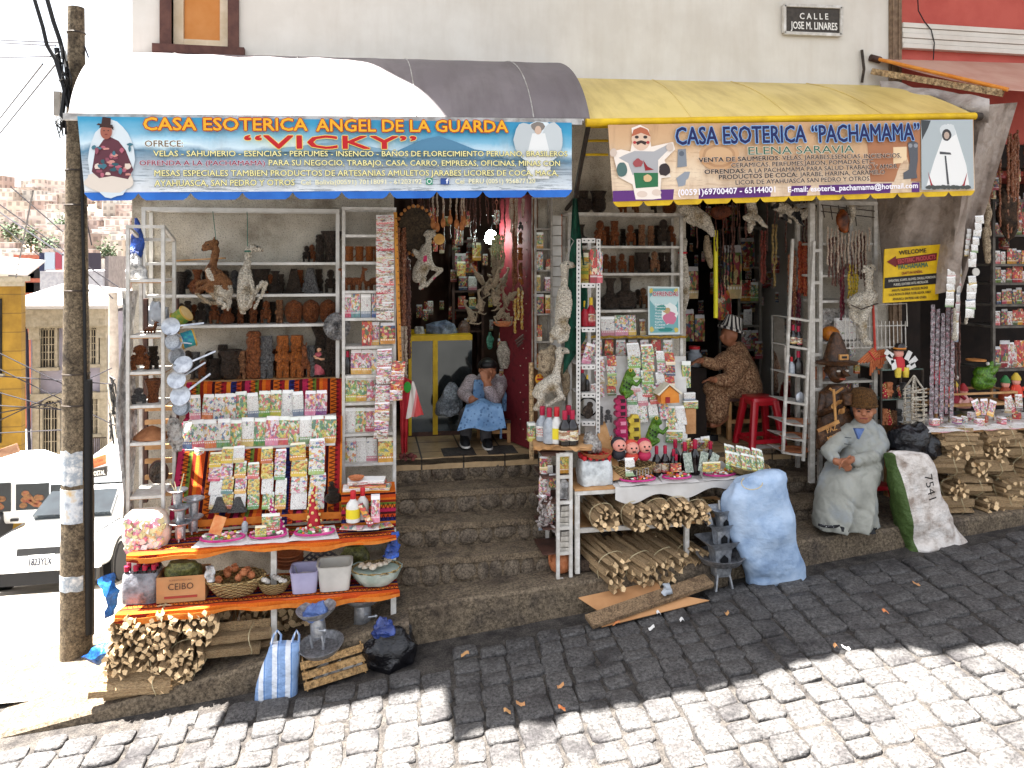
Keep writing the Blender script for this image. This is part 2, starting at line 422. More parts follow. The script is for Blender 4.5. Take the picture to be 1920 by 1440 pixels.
part('window_frame',MB().span((wx0,.06,wz),(wx0+.08,.11,wz+1.3)).span((wx1-.08,.06,wz),(wx1,.11,wz+1.3)).span((wx0+.081,.06,wz),(wx1-.081,.11,wz+.08)),M('window_cream','#d9c6ab','#cbb696',10,.7),w,smooth=False)
part('window_board',MB().span((wx0+.082,.09,wz+.081),(wx1-.082,.10,wz+1.3)),m_board,w,smooth=False)
def room(name,x0,x1,z0,z1,d,mwall,ox0,ox1):
 b=MB();b.span((x0-.1,.222,z0),(x0,d,z1));b.span((x1,.222,z0),(x1+.1,d,z1));b.span((x0-.1,d,z0),(x1+.1,d+.1,z1))
 part('room_wall',b,mwall,bld,smooth=False)
 part('room_ceiling',MB().span((x0-.1,.222,z1+.001),(x1+.1,d+.1,z1+.1)),mwall,bld,smooth=False)
 part('room_floor',MB().span((x0-.1,.221,z0-.1),(x1+.1,d,z0+.004)).span((ox0,-.02,z0-.1),(ox1,.22,z0+.004)),m_tile,bld,smooth=False)
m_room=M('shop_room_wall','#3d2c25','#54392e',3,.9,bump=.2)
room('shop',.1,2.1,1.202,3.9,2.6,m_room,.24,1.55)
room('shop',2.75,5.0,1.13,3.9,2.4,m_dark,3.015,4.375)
p=MB();p.span((XR+.002,-.03,1),(XR+.13,.1,9));p.span((XR+.02,-.045,1),(XR+.035,-.03,9));p.span((XR+.085,-.045,1),(XR+.1,-.03,9))
single('wooden_batten',p,M('weathered_batten','#6b5746','#8a745e',20,.85),'brown weathered batten running up between the cream and red walls','batten',smooth=False)
rh=thing('red_house','red painted house with ribbed white moulding beyond the brown batten','house',(8,3,0))
X0=XR+.132
part('wall',MB().span((X0,.02,4.2),(13,.25,9)).span((13,.02,-.5),(13.2,6,9)).span((X0,3.2,-.5),(13,3.4,4.198)).span((X0,.252,3.9),(13,3.2,4.0)),m_red,rh,smooth=False)
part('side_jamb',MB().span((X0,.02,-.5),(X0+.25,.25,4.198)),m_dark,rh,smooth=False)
zb0=zat(1700,92,0);b=MB()
for k in range(5):b.span((X0,-.05+(.012 if k%2 else 0),zb0+k*.052),(13,.019,zb0+k*.052+.046))
part('moulding',b,m_cream,rh,smooth=False)
part('floor',MB().span((X0,-.3,.3),(13,3.2,.62)),m_conc,rh,smooth=False)
single('cable',MB().tube([at(x,y,-.06)for x,y in((1720,-20),(1722,20),(1733,40),(1746,56),(1752,80),(1750,112))],.006,5),m_black,'thin black cable hanging down the red wall across the moulding','cable')
sg=thing('street_sign','dark street name plaque with raised white letters on the cream wall','sign',at(1523,66,-.03))
c=[at(x,y,-.03)for x,y in((1470,62),(1576,66),(1577,14),(1470,10))]
part('plate',MB().poly(c,(0,.028,0)),M('sign_grey','#3b3632','#4a443e',20,.7),sg,smooth=False)
b=MB()
for i in range(4):b.beam(c[i],c[(i+1)%4],.03,.035,(0,-1,0))
part('frame',b,m_rack,sg,smooth=False)
m_wtext=flat('lettering_white','#e9e6df')
letter('C A L L E',m_wtext,sg,at(1499,36,-.03),at(1552,37,-.03),.062,bold=.02,lift=.006)
letter('JOSE M. LINARES',m_wtext,sg,at(1482,54,-.03),at(1569,57,-.03),.075,bold=.02,lift=.006)
YF=-1.25
def awning_cloth(name):pass
m_aw=M('awning_vinyl_white','#776f70','#696163',1.5,.55,bump=.1,bscale=6)
m_awy=M('awning_vinyl_yellow','#dcc47c','#d0b86e',1.5,.45,bump=.08,bscale=5)
weather(m_aw,.5,(6,1.2,1.2),.9,'#4a4240');weather(m_awy,.45,(5,1,1),1,'#8a6a2c')
m_yel=M('yellow_paint','#dcb512','#c79f10',8,.5,bump=.05)
m_silver=M('galvanised_rail','#bdbab6','#8f8a85',12,.4,metal=.3,bump=.1)
m_iron=M('dark_iron','#2a2420','#41362c',15,.7,bump=.1)
aw=thing('awning','long barrel shaped white vinyl awning over the left shop','awning',at(600,160,-.6))
wl_,wr_=at(205,97,-.02),at(1040,118,-.02);fl_,fr_=at(128,214,YF),at(1106,221,YF)
def canopy(u,v):
 a=v*math.pi/2;k=.55
 w=wl_.lerp(wr_,u);f=fl_.lerp(fr_,u)
 sy=(1-k)*v+k*math.sin(a);sz=(1-k)*v+k*(1-math.cos(a))
 sag=-.022*math.sin(u*math.pi*9)**2*math.sin(v*math.pi)
 return(w.x+(f.x-w.x)*v**.8,w.y+(f.y-w.y)*sy,w.z+(f.z-w.z)*sz+sag)
part('canopy',MB().slab(canopy,54,14,(0,0,-.006)),m_aw,aw)
b=MB();b.beam(at(120,219,YF-.02),at(1090,229,YF-.02),.04,.045);part('front_rail',b,m_silver,aw,smooth=False)
for u in(.14,.4,.64,.88):part('seam',MB().tube([Vector(canopy(u,i/12))+Vector((0,0,.002))for i in range(13)],.005,5),m_silver,aw)
for u in(.02,.28,.52,.76,.985):
 part('rib',MB().tube([Vector(canopy(u,i/12))+Vector((0,0,-.03))for i in range(13)],.014,6),m_silver,aw)
part('brace',MB().tube([at(1104,232,YF+.03),at(1085,330,-.8),at(1078,372,-.45),at(1062,392,-.03)],.02,6),m_iron,aw)
ay=thing('awning','sloping yellow vinyl awning over the right shop','awning',at(1450,185,-.6))
ywl,ywr=at(1070,146,-.03),at(1648,160,-.03);yfl,yfr=at(1103,226,YF),at(1826,214,YF)
def ycan(u,v):
 w=ywl.lerp(ywr,u);f=yfl.lerp(yfr,u);p=w.lerp(f,v)
 p.z+=.05*math.sin(v*math.pi)-.03*math.sin(u*math.pi*4)**2*math.sin(v*math.pi);return p
part('canopy',MB().slab(ycan,40,10,(0,0,-.006)),m_awy,ay)
part('front_rail',MB().tube([yfl+Vector((-.02,-.01,-.02)),yfr+Vector((0,-.01,-.02))],.032,10).mat(1).tube([yfr+Vector((0.001,-.01,-.02)),yfr+Vector((.06,-.01,-.02))],.034,10),[m_yel,m_iron],ay)
for u in(.25,.5,.75):part('seam',MB().tube([Vector(ycan(u,i/8))+Vector((0,0,.003))for i in range(9)],.005,5),m_awy,ay)
for u in(.01,.5,.99):part('rib',MB().tube([Vector(ycan(u,i/6))+Vector((0,0,-.025))for i in range(7)],.013,6),m_iron,ay)
b=MB()
for k in range(3):b.tube([at(1098,238+k*26,YF+.3),at(1140,238+k*26,YF+.3)],.012,6)
part('bracket',b,m_yel,ay)
YB=-1.31
def banner_mat(name,stops,mscale,dark,amt):
 t=NT(name);t.rough(.5,0,.3);g=t.tex('Generated');s=t.sep(g)
 n=t.noise(g,mscale,6,.6)
 z=t.math('ADD',s[2],t.math('MULTIPLY',t.math('SUBTRACT',n.outputs[0],.5),.25))
 c=t.ramp(z,stops)
 mp=t.new('ShaderNodeMapping');mp.inputs['Scale'].default_value=(9,1,30);t.link(g,mp.inputs[0])
 n2=t.noise(mp.outputs[0],1.6,6,.7)
 low=t.math('LESS_THAN',z,.52)
 f=t.math('MULTIPLY',t.math('GREATER_THAN',n2.outputs[0],.56),t.math('MULTIPLY',low,amt))
 t.color(t.mix(f,c,dark));b=t.noise(t.tex(),3);t.bump(b.outputs[0],.15,.05);return t.m
m_bblue=banner_mat('print_lake_sky',[(0,'#e6e8e8'),(.18,'#c9d2d8'),(.36,'#aab6bf'),(.5,'#5d87a0'),(.58,'#cfe2ea'),(.7,'#7fb6cf'),(.85,'#3d98bd'),(1,'#2b84ae')],3,'#52616c',.55)
m_btan=banner_mat('print_tan_parchment',[(0,'#dcc0a2'),(.3,'#e4cfb2'),(.6,'#cfab84'),(1,'#bd9064')],5,'#8a5a38',.25)
weather(m_bblue,.3,(1.5,1,.6),2,'#7a7266',.55,.75);weather(m_btan,.45,(3,1,.6),2,'#7a4a2c',.5,.75)
m_blue=M('banner_blue','#1f5fb4','#2a6fc6',4,.55,bump=.1)
m_purple=flat('print_purple','#5b2c72',.55)
INK={}
def ink(h):
 if h not in INK:INK[h]=flat('ink_'+h,h,.6)
 return INK[h]
def banner(label,tl,tr,bl,br,mat,edge,emat,nsc,drop):
 A,B_,C,D_=(at(*p,YB)for p in(tl,tr,bl,br))
 t=thing('banner',label,'banner',(A+B_)/2)
 def fn(u,v):p=A.lerp(B_,u).lerp(C.lerp(D_,u),v);p.y+=(.009*math.sin(u*23)+.006*math.sin(u*51+v*2))*(.4+.6*v);return p
 part('banner_cloth',MB().slab(fn,110,4,(0,.003,0)),mat,t)
 def sc(u,v):
  p=C.lerp(D_,u);ph=(u*nsc)%1;e=min(ph,1-ph)*2*.5
  k=min(1,max(.12,(e/.14)**.5 if e<.14 else 1));p.z-=drop*v*k;p.y+=.004*math.sin(u*23);return p
 part('scalloped_edge',MB().slab(sc,nsc*14,2,(0,.003,0)),emat,t)
 return t
class Print:
 """flat printed shapes lying on a banner, measured in photo pixels"""
 def __init__(s,t,Y):s.t=t;s.Y=Y;s.k=0
 def shape(s,pts,col,name='printed_figure'):
  s.k+=1;b=MB().poly([at(x,y,s.Y-.005-.00025*s.k)for x,y in pts]);return part(name,b,ink(col),s.t,smooth=False)
 def oval(s,cx,cy,rx,ry,col,n=22,jag=0,name='printed_figure',a0=0):
  r=random.Random(int(cx*7+cy))
  s.shape([(cx+rx*math.cos(2*math.pi*i/n)*(1+jag*r.uniform(-1,1)),cy-ry*math.sin(2*math.pi*i/n)*(1+jag*r.uniform(-1,1)))for i in range(n)][::-1],col,name)
def line(t,s,x0,y0,x1,y1,h,col,out=None,bold=.02,ob=.05,Y=None):
 Y=Y or YB;a,b_=at(x0,y0,Y),at(x1,y1,Y);letter(s,ink(col),t,a,b_,h/ppm((x0+x1)/2,Y),bold=bold,outline=ink(out)if out else None,obold=ob,lift=.028)
bv=banner('long blue banner with yellow and red lettering hanging from the white awning',(145,218),(1072,230),(158,361),(1072,356),m_bblue,None,m_blue,10,.055)
pr=Print(bv,YB)
pr.oval(208,300,44,72,'#cfd9dd',24,.06);pr.oval(205,340,46,22,'#d9cdbf',22,.08)
pr.shape([(172,322),(178,285),(194,262),(205,256),(222,264),(236,282),(250,318),(240,336),(210,330),(186,334)][::-1],'#5d2f3a')
for k in range(34):
 r=random.Random(k);pr.oval(176+r.random()*70,270+r.random()*60,3+r.random()*4,2+r.random()*4,r.choice(['#b06070','#3f6f7d','#d9c7b8','#8c4a58','#c98a80','#2f5660']),8,.3)
pr.oval(199,247,11,14,'#9a5a48');pr.shape([(186,240),(188,232),(211,234),(213,244),(208,240),(192,238)][::-1],'#2a1512')
pr.shape([(181,234),(184,231),(190,232),(192,219),(208,221),(207,235),(213,238),(212,241),(198,238)][::-1],'#3a211c')
for dx in(-4,4):pr.oval(199+dx,245,1.6,1,'#20100e',8)
pr.oval(199,252,3,1,'#6f2a28',8)
pr.shape([(740,285),(790,262),(822,255),(850,264),(890,280),(930,286)][::-1],'#4f7f9c');pr.shape([(470,284),(560,274),(640,264),(700,276),(750,285)][::-1],'#7d9fb2')
pr.oval(1010,268,44,40,'#d4dde0',26,.05);pr.oval(985,262,22,32,'#b9bfc0',18,.06);pr.oval(1036,262,20,33,'#bfc5c6',18,.06)
pr.shape([(998,250),(1022,250),(1034,300),(1030,335),(990,335),(986,300)][::-1],'#dfe0dd');pr.oval(1009,243,7,9,'#b99c88');pr.oval(1009,237,13,9,'#7f7770',14,.1);pr.oval(1009,244,6,8,'#c9ad98')
YL,RD='#e8a820','#a01418'
line(bv,'CASA ESOTERICA',272,245,577,246,24,YL,RD,.03,.06);line(bv,'ANGEL DE LA GUARDA',594,247,951,249,23,YL,RD,.03,.06)
line(bv,'“VICKY”',460,279,780,280,25,'#b8141c','#f0cf6a',.03,.05)
line(bv,'OFRECE:',274,276,345,276,12,'#6d5a3c','#eef0ee',.01,.07)
CR,DK='#ece2a0','#23301c'
line(bv,'VELAS - SAHUMERIO - ESENCIAS - PERFUMES - INSENCIO - BAÑOS DE FLORECIMIENTO PERUANO, BRASILEROS',290,294,1062,294,10.5,CR,DK,.015,.05)
line(bv,'OFRENDA A LA (PACHAMAMA)',264,311,498,311,9.5,'#8e1f3c','#e9dfe2',.01,.05)
line(bv,'PARA SU NEGOCIO, TRABAJO, CASA, CARRO, EMPRESAS, OFICINAS, MINAS CON',505,311,1048,312,10.5,CR,DK,.015,.05)
line(bv,'MESAS ESPECIALES TAMBIEN PRODUCTOS DE ARTESANIAS AMULETOS JARABES LICORES DE COCA, MACA,',292,331,1045,330,11,CR,DK,.015,.05)
line(bv,'AYAHUASCA, SAN PEDRO Y OTROS',292,350,553,348,11.5,CR,DK,.015,.05)
line(bv,'Cel  Bolivia(00591) 70118091 - 61203192',565,347,790,345,9,'#f2ecc4','#a9a27a',.01,.03)
line(bv,'Cel  PERU (0051) 956877120',853,345,1002,344,9,'#f2ecc4','#a9a27a',.01,.03)
pr.k=60
pr.shape([(799,346),(811,346),(811,334),(799,334)],'#2f8a68','printed_icon');pr.oval(805,340,4.6,4.6,'#e8eeea',name='printed_icon');pr.oval(805,340,3.3,3.3,'#2f8a68',name='printed_icon')
pr.shape([(826,346),(842,346),(842,334),(826,334)],'#2c4a8c','printed_icon');
letter('f',ink('#eef0f4'),bv,at(834,346,YB),at(839,346,YB),.036,bold=.03,lift=.09)
by=banner('tan banner with navy lettering and purple strip hanging from the yellow awning',(1140,234),(1825,224),(1150,378),(1827,357),m_btan,None,m_yel,13,.042)
py=Print(by,YB)
py.shape([(1149,358),(1149,378),(1724,360),(1724,342)],'#5b2c72','purple_strip')
py.oval(1348,292,38,28,'#cda379',26,.02);py.oval(1348,292,31,22,'#b98f68',24,.03);py.oval(1348,292,26,17,'#d1aa80',24,.03)
py.shape([(1624,240),(1726,232),(1726,340),(1632,341)][::-1],'#a8714e');py.shape([(1675,276),(1700,275),(1700,305),(1675,307)][::-1],'#e3c8a0')
py.shape([(1184,240),(1200,234),(1216,242),(1221,275),(1262,266),(1266,280),(1246,300),(1258,332),(1240,334),(1238,362),(1240,372),(1224,374),(1192,374),(1186,346),(1160,332),(1150,292),(1146,284),(1164,280),(1182,284),(1186,262)][::-1],'#e9ddd0')
py.shape([(1172,290),(1190,283),(1226,284),(1250,272),(1254,280),(1234,300),(1234,326),(1186,328),(1178,306),(1160,296)][::-1],'#a8a7a8')
py.shape([(1188,324),(1234,324),(1234,350),(1192,353)][::-1],'#2c6b44');py.oval(1204,364,10,6,'#d8c4b4');py.oval(1231,361,9,6,'#d8c4b4')
py.oval(1202,260,18,22,'#d8b8a0');py.shape([(1184,256),(1188,243),(1201,238),(1214,243),(1220,256),(1202,249)][::-1],'#b06244')
py.oval(1194,257,4,3,'#3a3030',10);py.oval(1210,257,4,3,'#3a3030',10);py.shape([(1192,266),(1202,263),(1213,266),(1210,272),(1202,268),(1195,272)][::-1],'#3a2a26');py.oval(1190,267,3,3,'#b0383a',10);py.oval(1215,267,3,3,'#b0383a',10)
py.oval(1166,318,10,14,'#4f6a66',16,.05);py.shape([(1206,300),(1214,312),(1226,318),(1210,320)][::-1],'#8e1f24');py.oval(1246,318,11,12,'#33292a',14,.12);py.oval(1214,334,8,7,'#cfae80',12,.1);py.oval(1196,306,9,8,'#9c4a4c',14,.2)
for x in(1150,1256):py.oval(x,286 if x<1200 else 276,7,8,'#cbb8a8',12,.1)
py.shape([(1271,280),(1286,279),(1288,312),(1270,314)][::-1],'#7f858c');py.oval(1278,288,5,5,'#59606a',10);py.shape([(1268,334),(1284,322),(1294,322),(1292,330),(1286,348),(1272,350)][::-1],'#8d939b')
py.shape([(1702,268),(1712,264),(1721,268),(1721,300),(1718,322),(1720,334),(1694,336),(1694,324),(1704,318),(1706,300)][::-1],'#55575c');py.oval(1707,273,4,4,'#8b8d92',10);py.oval(1717,273,4,4,'#8b8d92',10)
py.shape([(1727,225),(1728,356),(1826,354),(1824,224)],'#a9b1b2','printed_panel');py.shape([(1727,225),(1729,262),(1740,240),(1745,226)],'#3d4143','printed_panel')
py.shape([(1777,232),(1752,300),(1736,352),(1818,352),(1812,310),(1790,240)],'#e2e1dd','printed_panel');py.oval(1777,246,15,14,'#c8cccb',16,.15,'printed_panel');py.oval(1775,253,9,11,'#3b3838',14,.05,'printed_panel');py.oval(1775,254,5,7,'#b39d8d',12,0,'printed_panel')
py.shape([(1762,284),(1782,286),(1784,290),(1762,289)][::-1],'#4a4a4c','printed_panel');py.shape([(1771,292),(1774,292),(1780,346),(1776,346)][::-1],'#4a4a4c','printed_panel')
for x0,s in((1748,1),(1806,-1)):py.shape([(x0-s*8,322),(x0,345),(x0+s*6,352),(x0-s*2,352)][::-s],'#9c2f38','printed_panel')
for k in range(9):py.oval(1742+k*9,351,6,4,'#474a46',10,.3,'printed_panel')
NV,LB='#141c52','#7fa9d6'
line(by,'CASA ESOTERICA',1265,272,1508,267,33,NV,LB,.02,.045);line(by,'“PACHAMAMA”',1519,268,1720,263,33,NV,LB,.02,.045)
line(by,'ELENA SARAVIA',1400,291,1597,287,15,'#1d5a44','#e6dccb',.0,.05)
K,W_='#1c1416','#e8d2bd'
for s,x0,y0,x1,y1,h in(('VENTA DE SAUMERIOS:',1307,305,1458,301,8.5),('VELAS, JARABES,ESENCIAS, INCIENCIOS,',1463,301,1685,296,8.5),('CERAMICAS, PERFUMES,JABON, POMADAS ETC.',1368,315,1636,307,8.5),('OFRENDAS:',1318,327,1394,325,8.5),('A LA PACHAMAMA PARA SALUD TRABAJO Y AMOR',1399,325,1678,316,8.5),('PRODUCTOS DE COCA:',1345,337,1491,332,8.5),('JARABE, HARINA, CARAMELO',1496,332,1655,327,8.5),('LICOR DE AYAHUASCA SAN PEDRO Y OTROS.',1376,347,1628,339,8.5)):
 line(by,s,x0,y0,x1,y1,h,K,W_,.012 if ':' not in s else .03,.06)
line(by,'(00591)69700407 - 65144001',1269,367,1450,361,11.5,'#f0ecf2',None,.03);line(by,'E-mail: esoteria_pachamama@hotmail.com',1474,361,1716,353,10.5,'#f0ecf2',None,.03)
PY=-.28
m_pole=M('pole_concrete','#574a3a','#84755f',7,.9,bump=.7,bscale=30,c3='#3d3329')
pb,pt_=at(143,1196,PY),at(133,14,PY)
pole=thing('utility_pole','weathered concrete utility pole with torn posters beside the blue banner','utility pole',pb)
part('shaft',MB().lathe([(.118,-.15),(.114,.6),(.098,2.2),(.08,3.4),(.06,pt_.z-pb.z)],pb,20),m_pole,pole)
b=MB()
for y in(62,190,215,320,385,545,700,758):
 z=zat(140,y,PY)-pb.z;b.torus((pb.x,pb.y,pb.z+z),.118-.0118*z*1.02+.004,.008,20,5)
part('strap',b,m_iron,pole)
part('conduit',MB().tube([at(166,1188,PY-.04),at(165,712,PY-.06)],.034,10).tube([at(160,712,PY-.08),at(158,560,PY-.08),at(153,300,PY-.05),at(150,180,PY-.04)],.013,6),m_black,pole)
part('conduit',MB().tube([at(172,1190,PY),at(172,930,PY),at(166,712,PY-.03)],.02,8),M('conduit_brown','#4a3f35','#6a5c4c',12,.7),pole)
m_paper=M('torn_poster','#d6d3cd','#8f99a3',14,.8,bump=.2,c3='#e6e4df')
for(x0,y0,x1,y1),nm in(((119,842,152,905),'torn_paper'),((117,912,152,975),'poster'),((118,1072,158,1100),'torn_paper')):
 z0,z1=zat(140,y1,PY)-.0,zat(140,y0,PY);rr=random.Random(y0)
 def fn(u,v,z0=z0,z1=z1):
  a=math.pi*(1.12+.62*u);r=.121-.0095*((z0+z1)/2-pb.z);return(pb.x+r*math.cos(a),pb.y+r*math.sin(a),z0+(z1-z0)*(v+.12*noise.noise((u*4,v*3,y0))*(1 if nm=='torn_paper' else .1)))
 part(nm,MB().slab(fn,10,4,(0,-.002,0)),m_paper if nm=='torn_paper' else M('poster_blue','#5f6d84','#cdd2d6',9,.7,c3='#c9a45a'),pole)
part('junction_box',MB().box(at(109,195,PY-.05),(.045,.06,.19)),M('grey_box','#a59d92','#8b8378',9,.6),pole,smooth=False)
def cable(label,pts,Y,r=.012,n=10,sag=0):
 P=[at(x,y,yy)for(x,y),yy in zip(pts,Y if isinstance(Y,(list,tuple))else[Y]*len(pts))]
 out=[]
 for i in range(len(P)-1):
  for k in range(n):out.append(P[i].lerp(P[i+1],k/n)-Vector((0,0,sag*math.sin(math.pi*k/n))))
 single('cable',MB().tube(out+[P[-1]],r,6),m_black if r>.007 else M('wire_grey','#3b3740',rough=.7,bump=0),label,'cable')
cable('thick twisted cable curving up the pole to the top left corner',[(62,-10),(80,50),(88,85),(104,112),(118,160),(128,200)],PY-.1,.015)
cable('second thick cable running up beside the pole top',[(86,-10),(100,40),(112,75),(124,120),(130,190)],PY-.08,.017)
cable('bundle of black cable tied down the upper pole',[(106,90),(112,130),(122,170),(116,215),(118,240)],PY-.1,.02)
b=MB();rr=random.Random(2)
for k in range(10):
 x,y=108+rr.random()*22,78+rr.random()*60;b.tube([at(x,y,PY-.1),at(x+rr.uniform(-14,14),y+rr.uniform(8,24),PY-.15),at(x+rr.uniform(-12,12),y+rr.uniform(20,40),PY-.1)],.006,5)
for k in range(9):
 x,y=106+rr.random()*16,214+rr.random()*10;b.tube([at(x,y,PY-.1),at(x+rr.uniform(-6,10),y+10,PY-.15),at(x+rr.uniform(-4,10),y+rr.uniform(14,40),PY-.1)],.005,5)
single('wire_tangle',b,m_black,'tangle of loose wires knotted around the top of the pole','wires')
cable('cable drooping from the pole top towards the white awning',[(145,70),(158,85),(166,108)],PY,.006)
PROTO={}
def spawn(key,loc,label,cat,group=None,rz=0,scale=1,rot=None):
 key=key if isinstance(key,tuple)else(key,)
 if key not in PROTO:
  o=globals()['mk_'+key[0]](*key[1:]);PROTO[key]=o
  o.location=loc;o.rotation_euler=rot or(0,0,rz)
  o.scale=(scale,)*3 if isinstance(scale,(int,float))else scale
  return tag(o,label,cat,group)
 src=PROTO[key];c=dup(src,loc,rz,None,None,scale,rot)
 if 'group' in c:del c['group']
 return tag(c,label,cat,group)
def put(key,px,py,Y,hpx,label,cat,group=None,rz=0,wide=None,rot=None):
 """stands a kind (natural height 1) with its base at a measured point, hpx photo pixels tall"""
 k=hpx/ppm(px,Y);return spawn(key,at(px,py,Y),label,cat,group,rz,(k*(wide or 1),k*(wide or 1),k)if wide else k,rot)
def E0(name):return link(name,None,None,(0,0,0))
def one(name,b,m,smooth=True,ang=38):return link(name,b.mesh(name,m,smooth,ang),None,(0,0,0))
m_terra=M('terracotta_carved','#54280f','#c27648',9,.38,bump=1,bscale=16,bdist=.07,c3='#80411f',var=.15)
m_terra2=M('pale_clay','#7d4c30','#c99166',8,.6,bump=.9,bscale=16,bdist=.06,var=.1)
m_dclay=M('black_clay','#1b1613','#5c4d41',9,.33,bump=1,bscale=16,bdist=.07,c3='#2a221d',var=.2)
m_gclay=M('grey_carved_stone','#2a2a2c','#9a9896',10,.38,bump=1,bscale=18,bdist=.07,c3='#4a4a4d',var=.1)
m_clay=M('plain_clay','#a5603a','#bb7850',6,.75,bump=.2,var=.1)
def mk_idol(mat,style):
 t=E0('carved_idol');m=MATS[mat];b=MB();h=MB();c=MB()
 if style in(0,1):
  sp=.1 if style==0 else .13
  for s in(-1,1):b.loft([(s*sp,-.01,0,.1,.14,4),(s*sp,0,.06,.09,.12,4),(s*sp,0,.24,.1,.11,4)],12)
  b.loft([(0,0,.2,.21,.14,4),(0,0,.3,.19,.14,3.5),(0,0,.5,.21,.14,3.5),(0,0,.6,.17,.12,3)],16)
  for s in(-1,1):b.tube([(s*.2,0,.55),(s*.22,-.08,.45),(s*.13,-.15,.4),(s*.03,-.16,.42)],.042,8)
  b.torus((0,0,.27),.19,.025,16,6,sq=.75)
  h.loft([(0,0,.57,.12,.11,3),(0,0,.62,.165,.14,3.5),(0,0,.78,.17,.145,3.5),(0,0,.84,.16,.13,3.5)],16)
  hz=.7
  c.loft([(0,0,.83,.18,.15,4),(0,0,.87,.19,.16,4),(0,0,.98,.2 if style else .17,.15,4),(0,0,1,.18,.14,4)],16)
  for k in(-2,-1,0,1,2):c.box((k*.065,-.15,.92),(.04,.03,.07))
 elif style==2:
  for s in(-1,1):
   b.tube([(s*.1,0,.38),(s*.24,-.1,.33),(s*.2,-.13,.12),(s*.19,-.14,.02)],[.11,.1,.085,.1],10)
   b.tube([(s*.17,0,.6),(s*.28,-.06,.5),(s*.18,-.16,.42)],.055,8)
  b.loft([(0,.02,.2,.17,.13,2.5),(0,.02,.34,.21,.16,2.5),(0,.02,.55,.19,.14,2.5),(0,0,.63,.12,.1,2)],14)
  h.ball((0,-.01,.76),(.17,.15,.17),14,8);hz=.77
  c.loft([(0,0,.83,.18,.16,2.5),(0,0,.88,.2,.18,2.5),(0,0,.95,.15,.13,2),(0,0,1,.06,.06,2)],14)
 else:
  for k in range(2):
   z=k*.34;b.loft([(0,0,z,.17,.15,4),(0,0,z+.04,.2,.17,4),(0,0,z+.26,.2,.16,4),(0,0,z+.34,.16,.14,4)],16)
   for s in(-1,1):b.ball((s*.08,-.16,z+.2),(.05,.03,.04));
   b.box((0,-.17,z+.14),(.05,.06,.09));b.box((0,-.165,z+.06),(.14,.03,.03))
  h.loft([(0,0,.66,.16,.14,3.5),(0,0,.7,.18,.15,3.5),(0,0,.84,.17,.15,3.5),(0,0,.9,.13,.12,3)],14);hz=.78
  c.loft([(0,0,.89,.19,.16,4),(0,0,.94,.2,.17,4),(0,0,1,.14,.12,3)],14)
 for s in(-1,1):
  h.ball((s*.08,-.165,hz+.03),(.055,.035,.035),8,5);h.ball((s*.18,0,hz),(.03,.04,.07),8,5)
 h.box((0,-.17,hz-.02),(.06,.07,.09),taper=.6);h.box((0,-.165,hz-.095),(.14,.05,.03))
 part('body',b,m,t);part('head',h,m,t);part('headdress',c,m,t);return t
def mk_headjar(mat):
 t=E0('portrait_head_jar');m=MATS[mat];b=MB()
 b.loft([(0,0,0,.2,.2),(0,0,.05,.26,.25),(0,-.02,.2,.33,.32),(0,-.01,.45,.37,.35),(0,0,.7,.37,.36),(0,0,.86,.3,.3),(0,0,.97,.12,.12),(0,0,1,.05,.05)],22)
 part('head',b,m,t)
 f=MB()
 f.tube([(0,-.37,.58),(0,-.47,.4),(0,-.42,.36)],[.04,.075,.05],8)
 for s in(-1,1):f.ball((s*.15,-.36,.49),(.085,.05,.04),10,6);f.ball((s*.15,-.36,.59),(.11,.06,.03),8,5);f.ball((s*.37,.02,.46),(.045,.07,.12),8,6)
 f.ball((0,-.37,.25),(.14,.07,.035),10,5);f.ball((0,-.35,.17),(.12,.07,.035),10,5)
 part('face',f,m,t);part('hat_band',MB().torus((0,0,.64),.36,.035,24,6).torus((0,0,.72),.36,.02,24,6),m,t);return t
VASES={'amphora':[(.16,0),(.2,.02),(.3,.16),(.34,.32),(.26,.5),(.13,.62),(.12,.75),(.2,.95),(.21,1),(.17,.97)],'keru':[(.24,0),(.22,.05),(.2,.3),(.24,.65),(.34,.97),(.35,1),(.31,.97)],'pitcher':[(.2,0),(.33,.1),(.38,.3),(.3,.5),(.15,.62),(.14,.85),(.2,1),(.15,.97)],'squat':[(.25,0),(.4,.12),(.45,.35),(.36,.58),(.22,.7),(.26,.95),(.28,1),(.22,.95)],'tallneck':[(.22,0),(.3,.06),(.36,.2),(.3,.36),(.14,.5),(.12,.7),(.13,.85),(.21,.98),(.2,1),(.12,.95)],'bowlneck':[(.2,0),(.34,.15),(.36,.4),(.3,.6),(.3,.75),(.38,.95),(.4,1),(.34,.96)]}
def mk_vase(mat,shape):
 t=E0('clay_vase');m=MATS[mat];p=VASES[shape]
 part('body',MB().lathe(p,n=22),m,t)
 r=MB();mid=[q for q in p if .25<q[1]<.7]
 for q in mid[:2]:r.torus((0,0,q[1]),q[0]+.005,.018,20,5)
 for k in range(3):
  a=-math.pi/2+(k-1)*.8;q=p[3]if len(p)>7 else p[2];r.ball((q[0]*math.cos(a),q[0]*math.sin(a),q[1]),(.06,.04,.06),8,5)
 part('relief',r,m,t);return t
def mk_mug():
 t=E0('clay_mug');part('body',MB().lathe([(.22,0),(.27,.05),(.27,.4),(.25,.6),(.29,1),(.25,.97),(.22,.5)],n=18),m_mug,t)
 part('handle',MB().tube([(.26,-.05,.85),(.45,-.1,.8),(.47,-.1,.45),(.27,-.05,.25)],.04,8),m_mug,t)
 part('face_relief',MB().ball((0,-.26,.55),(.13,.06,.2),10,6).ball((-.05,-.32,.6),.03).ball((.05,-.32,.6),.03),m_mug,t);return t
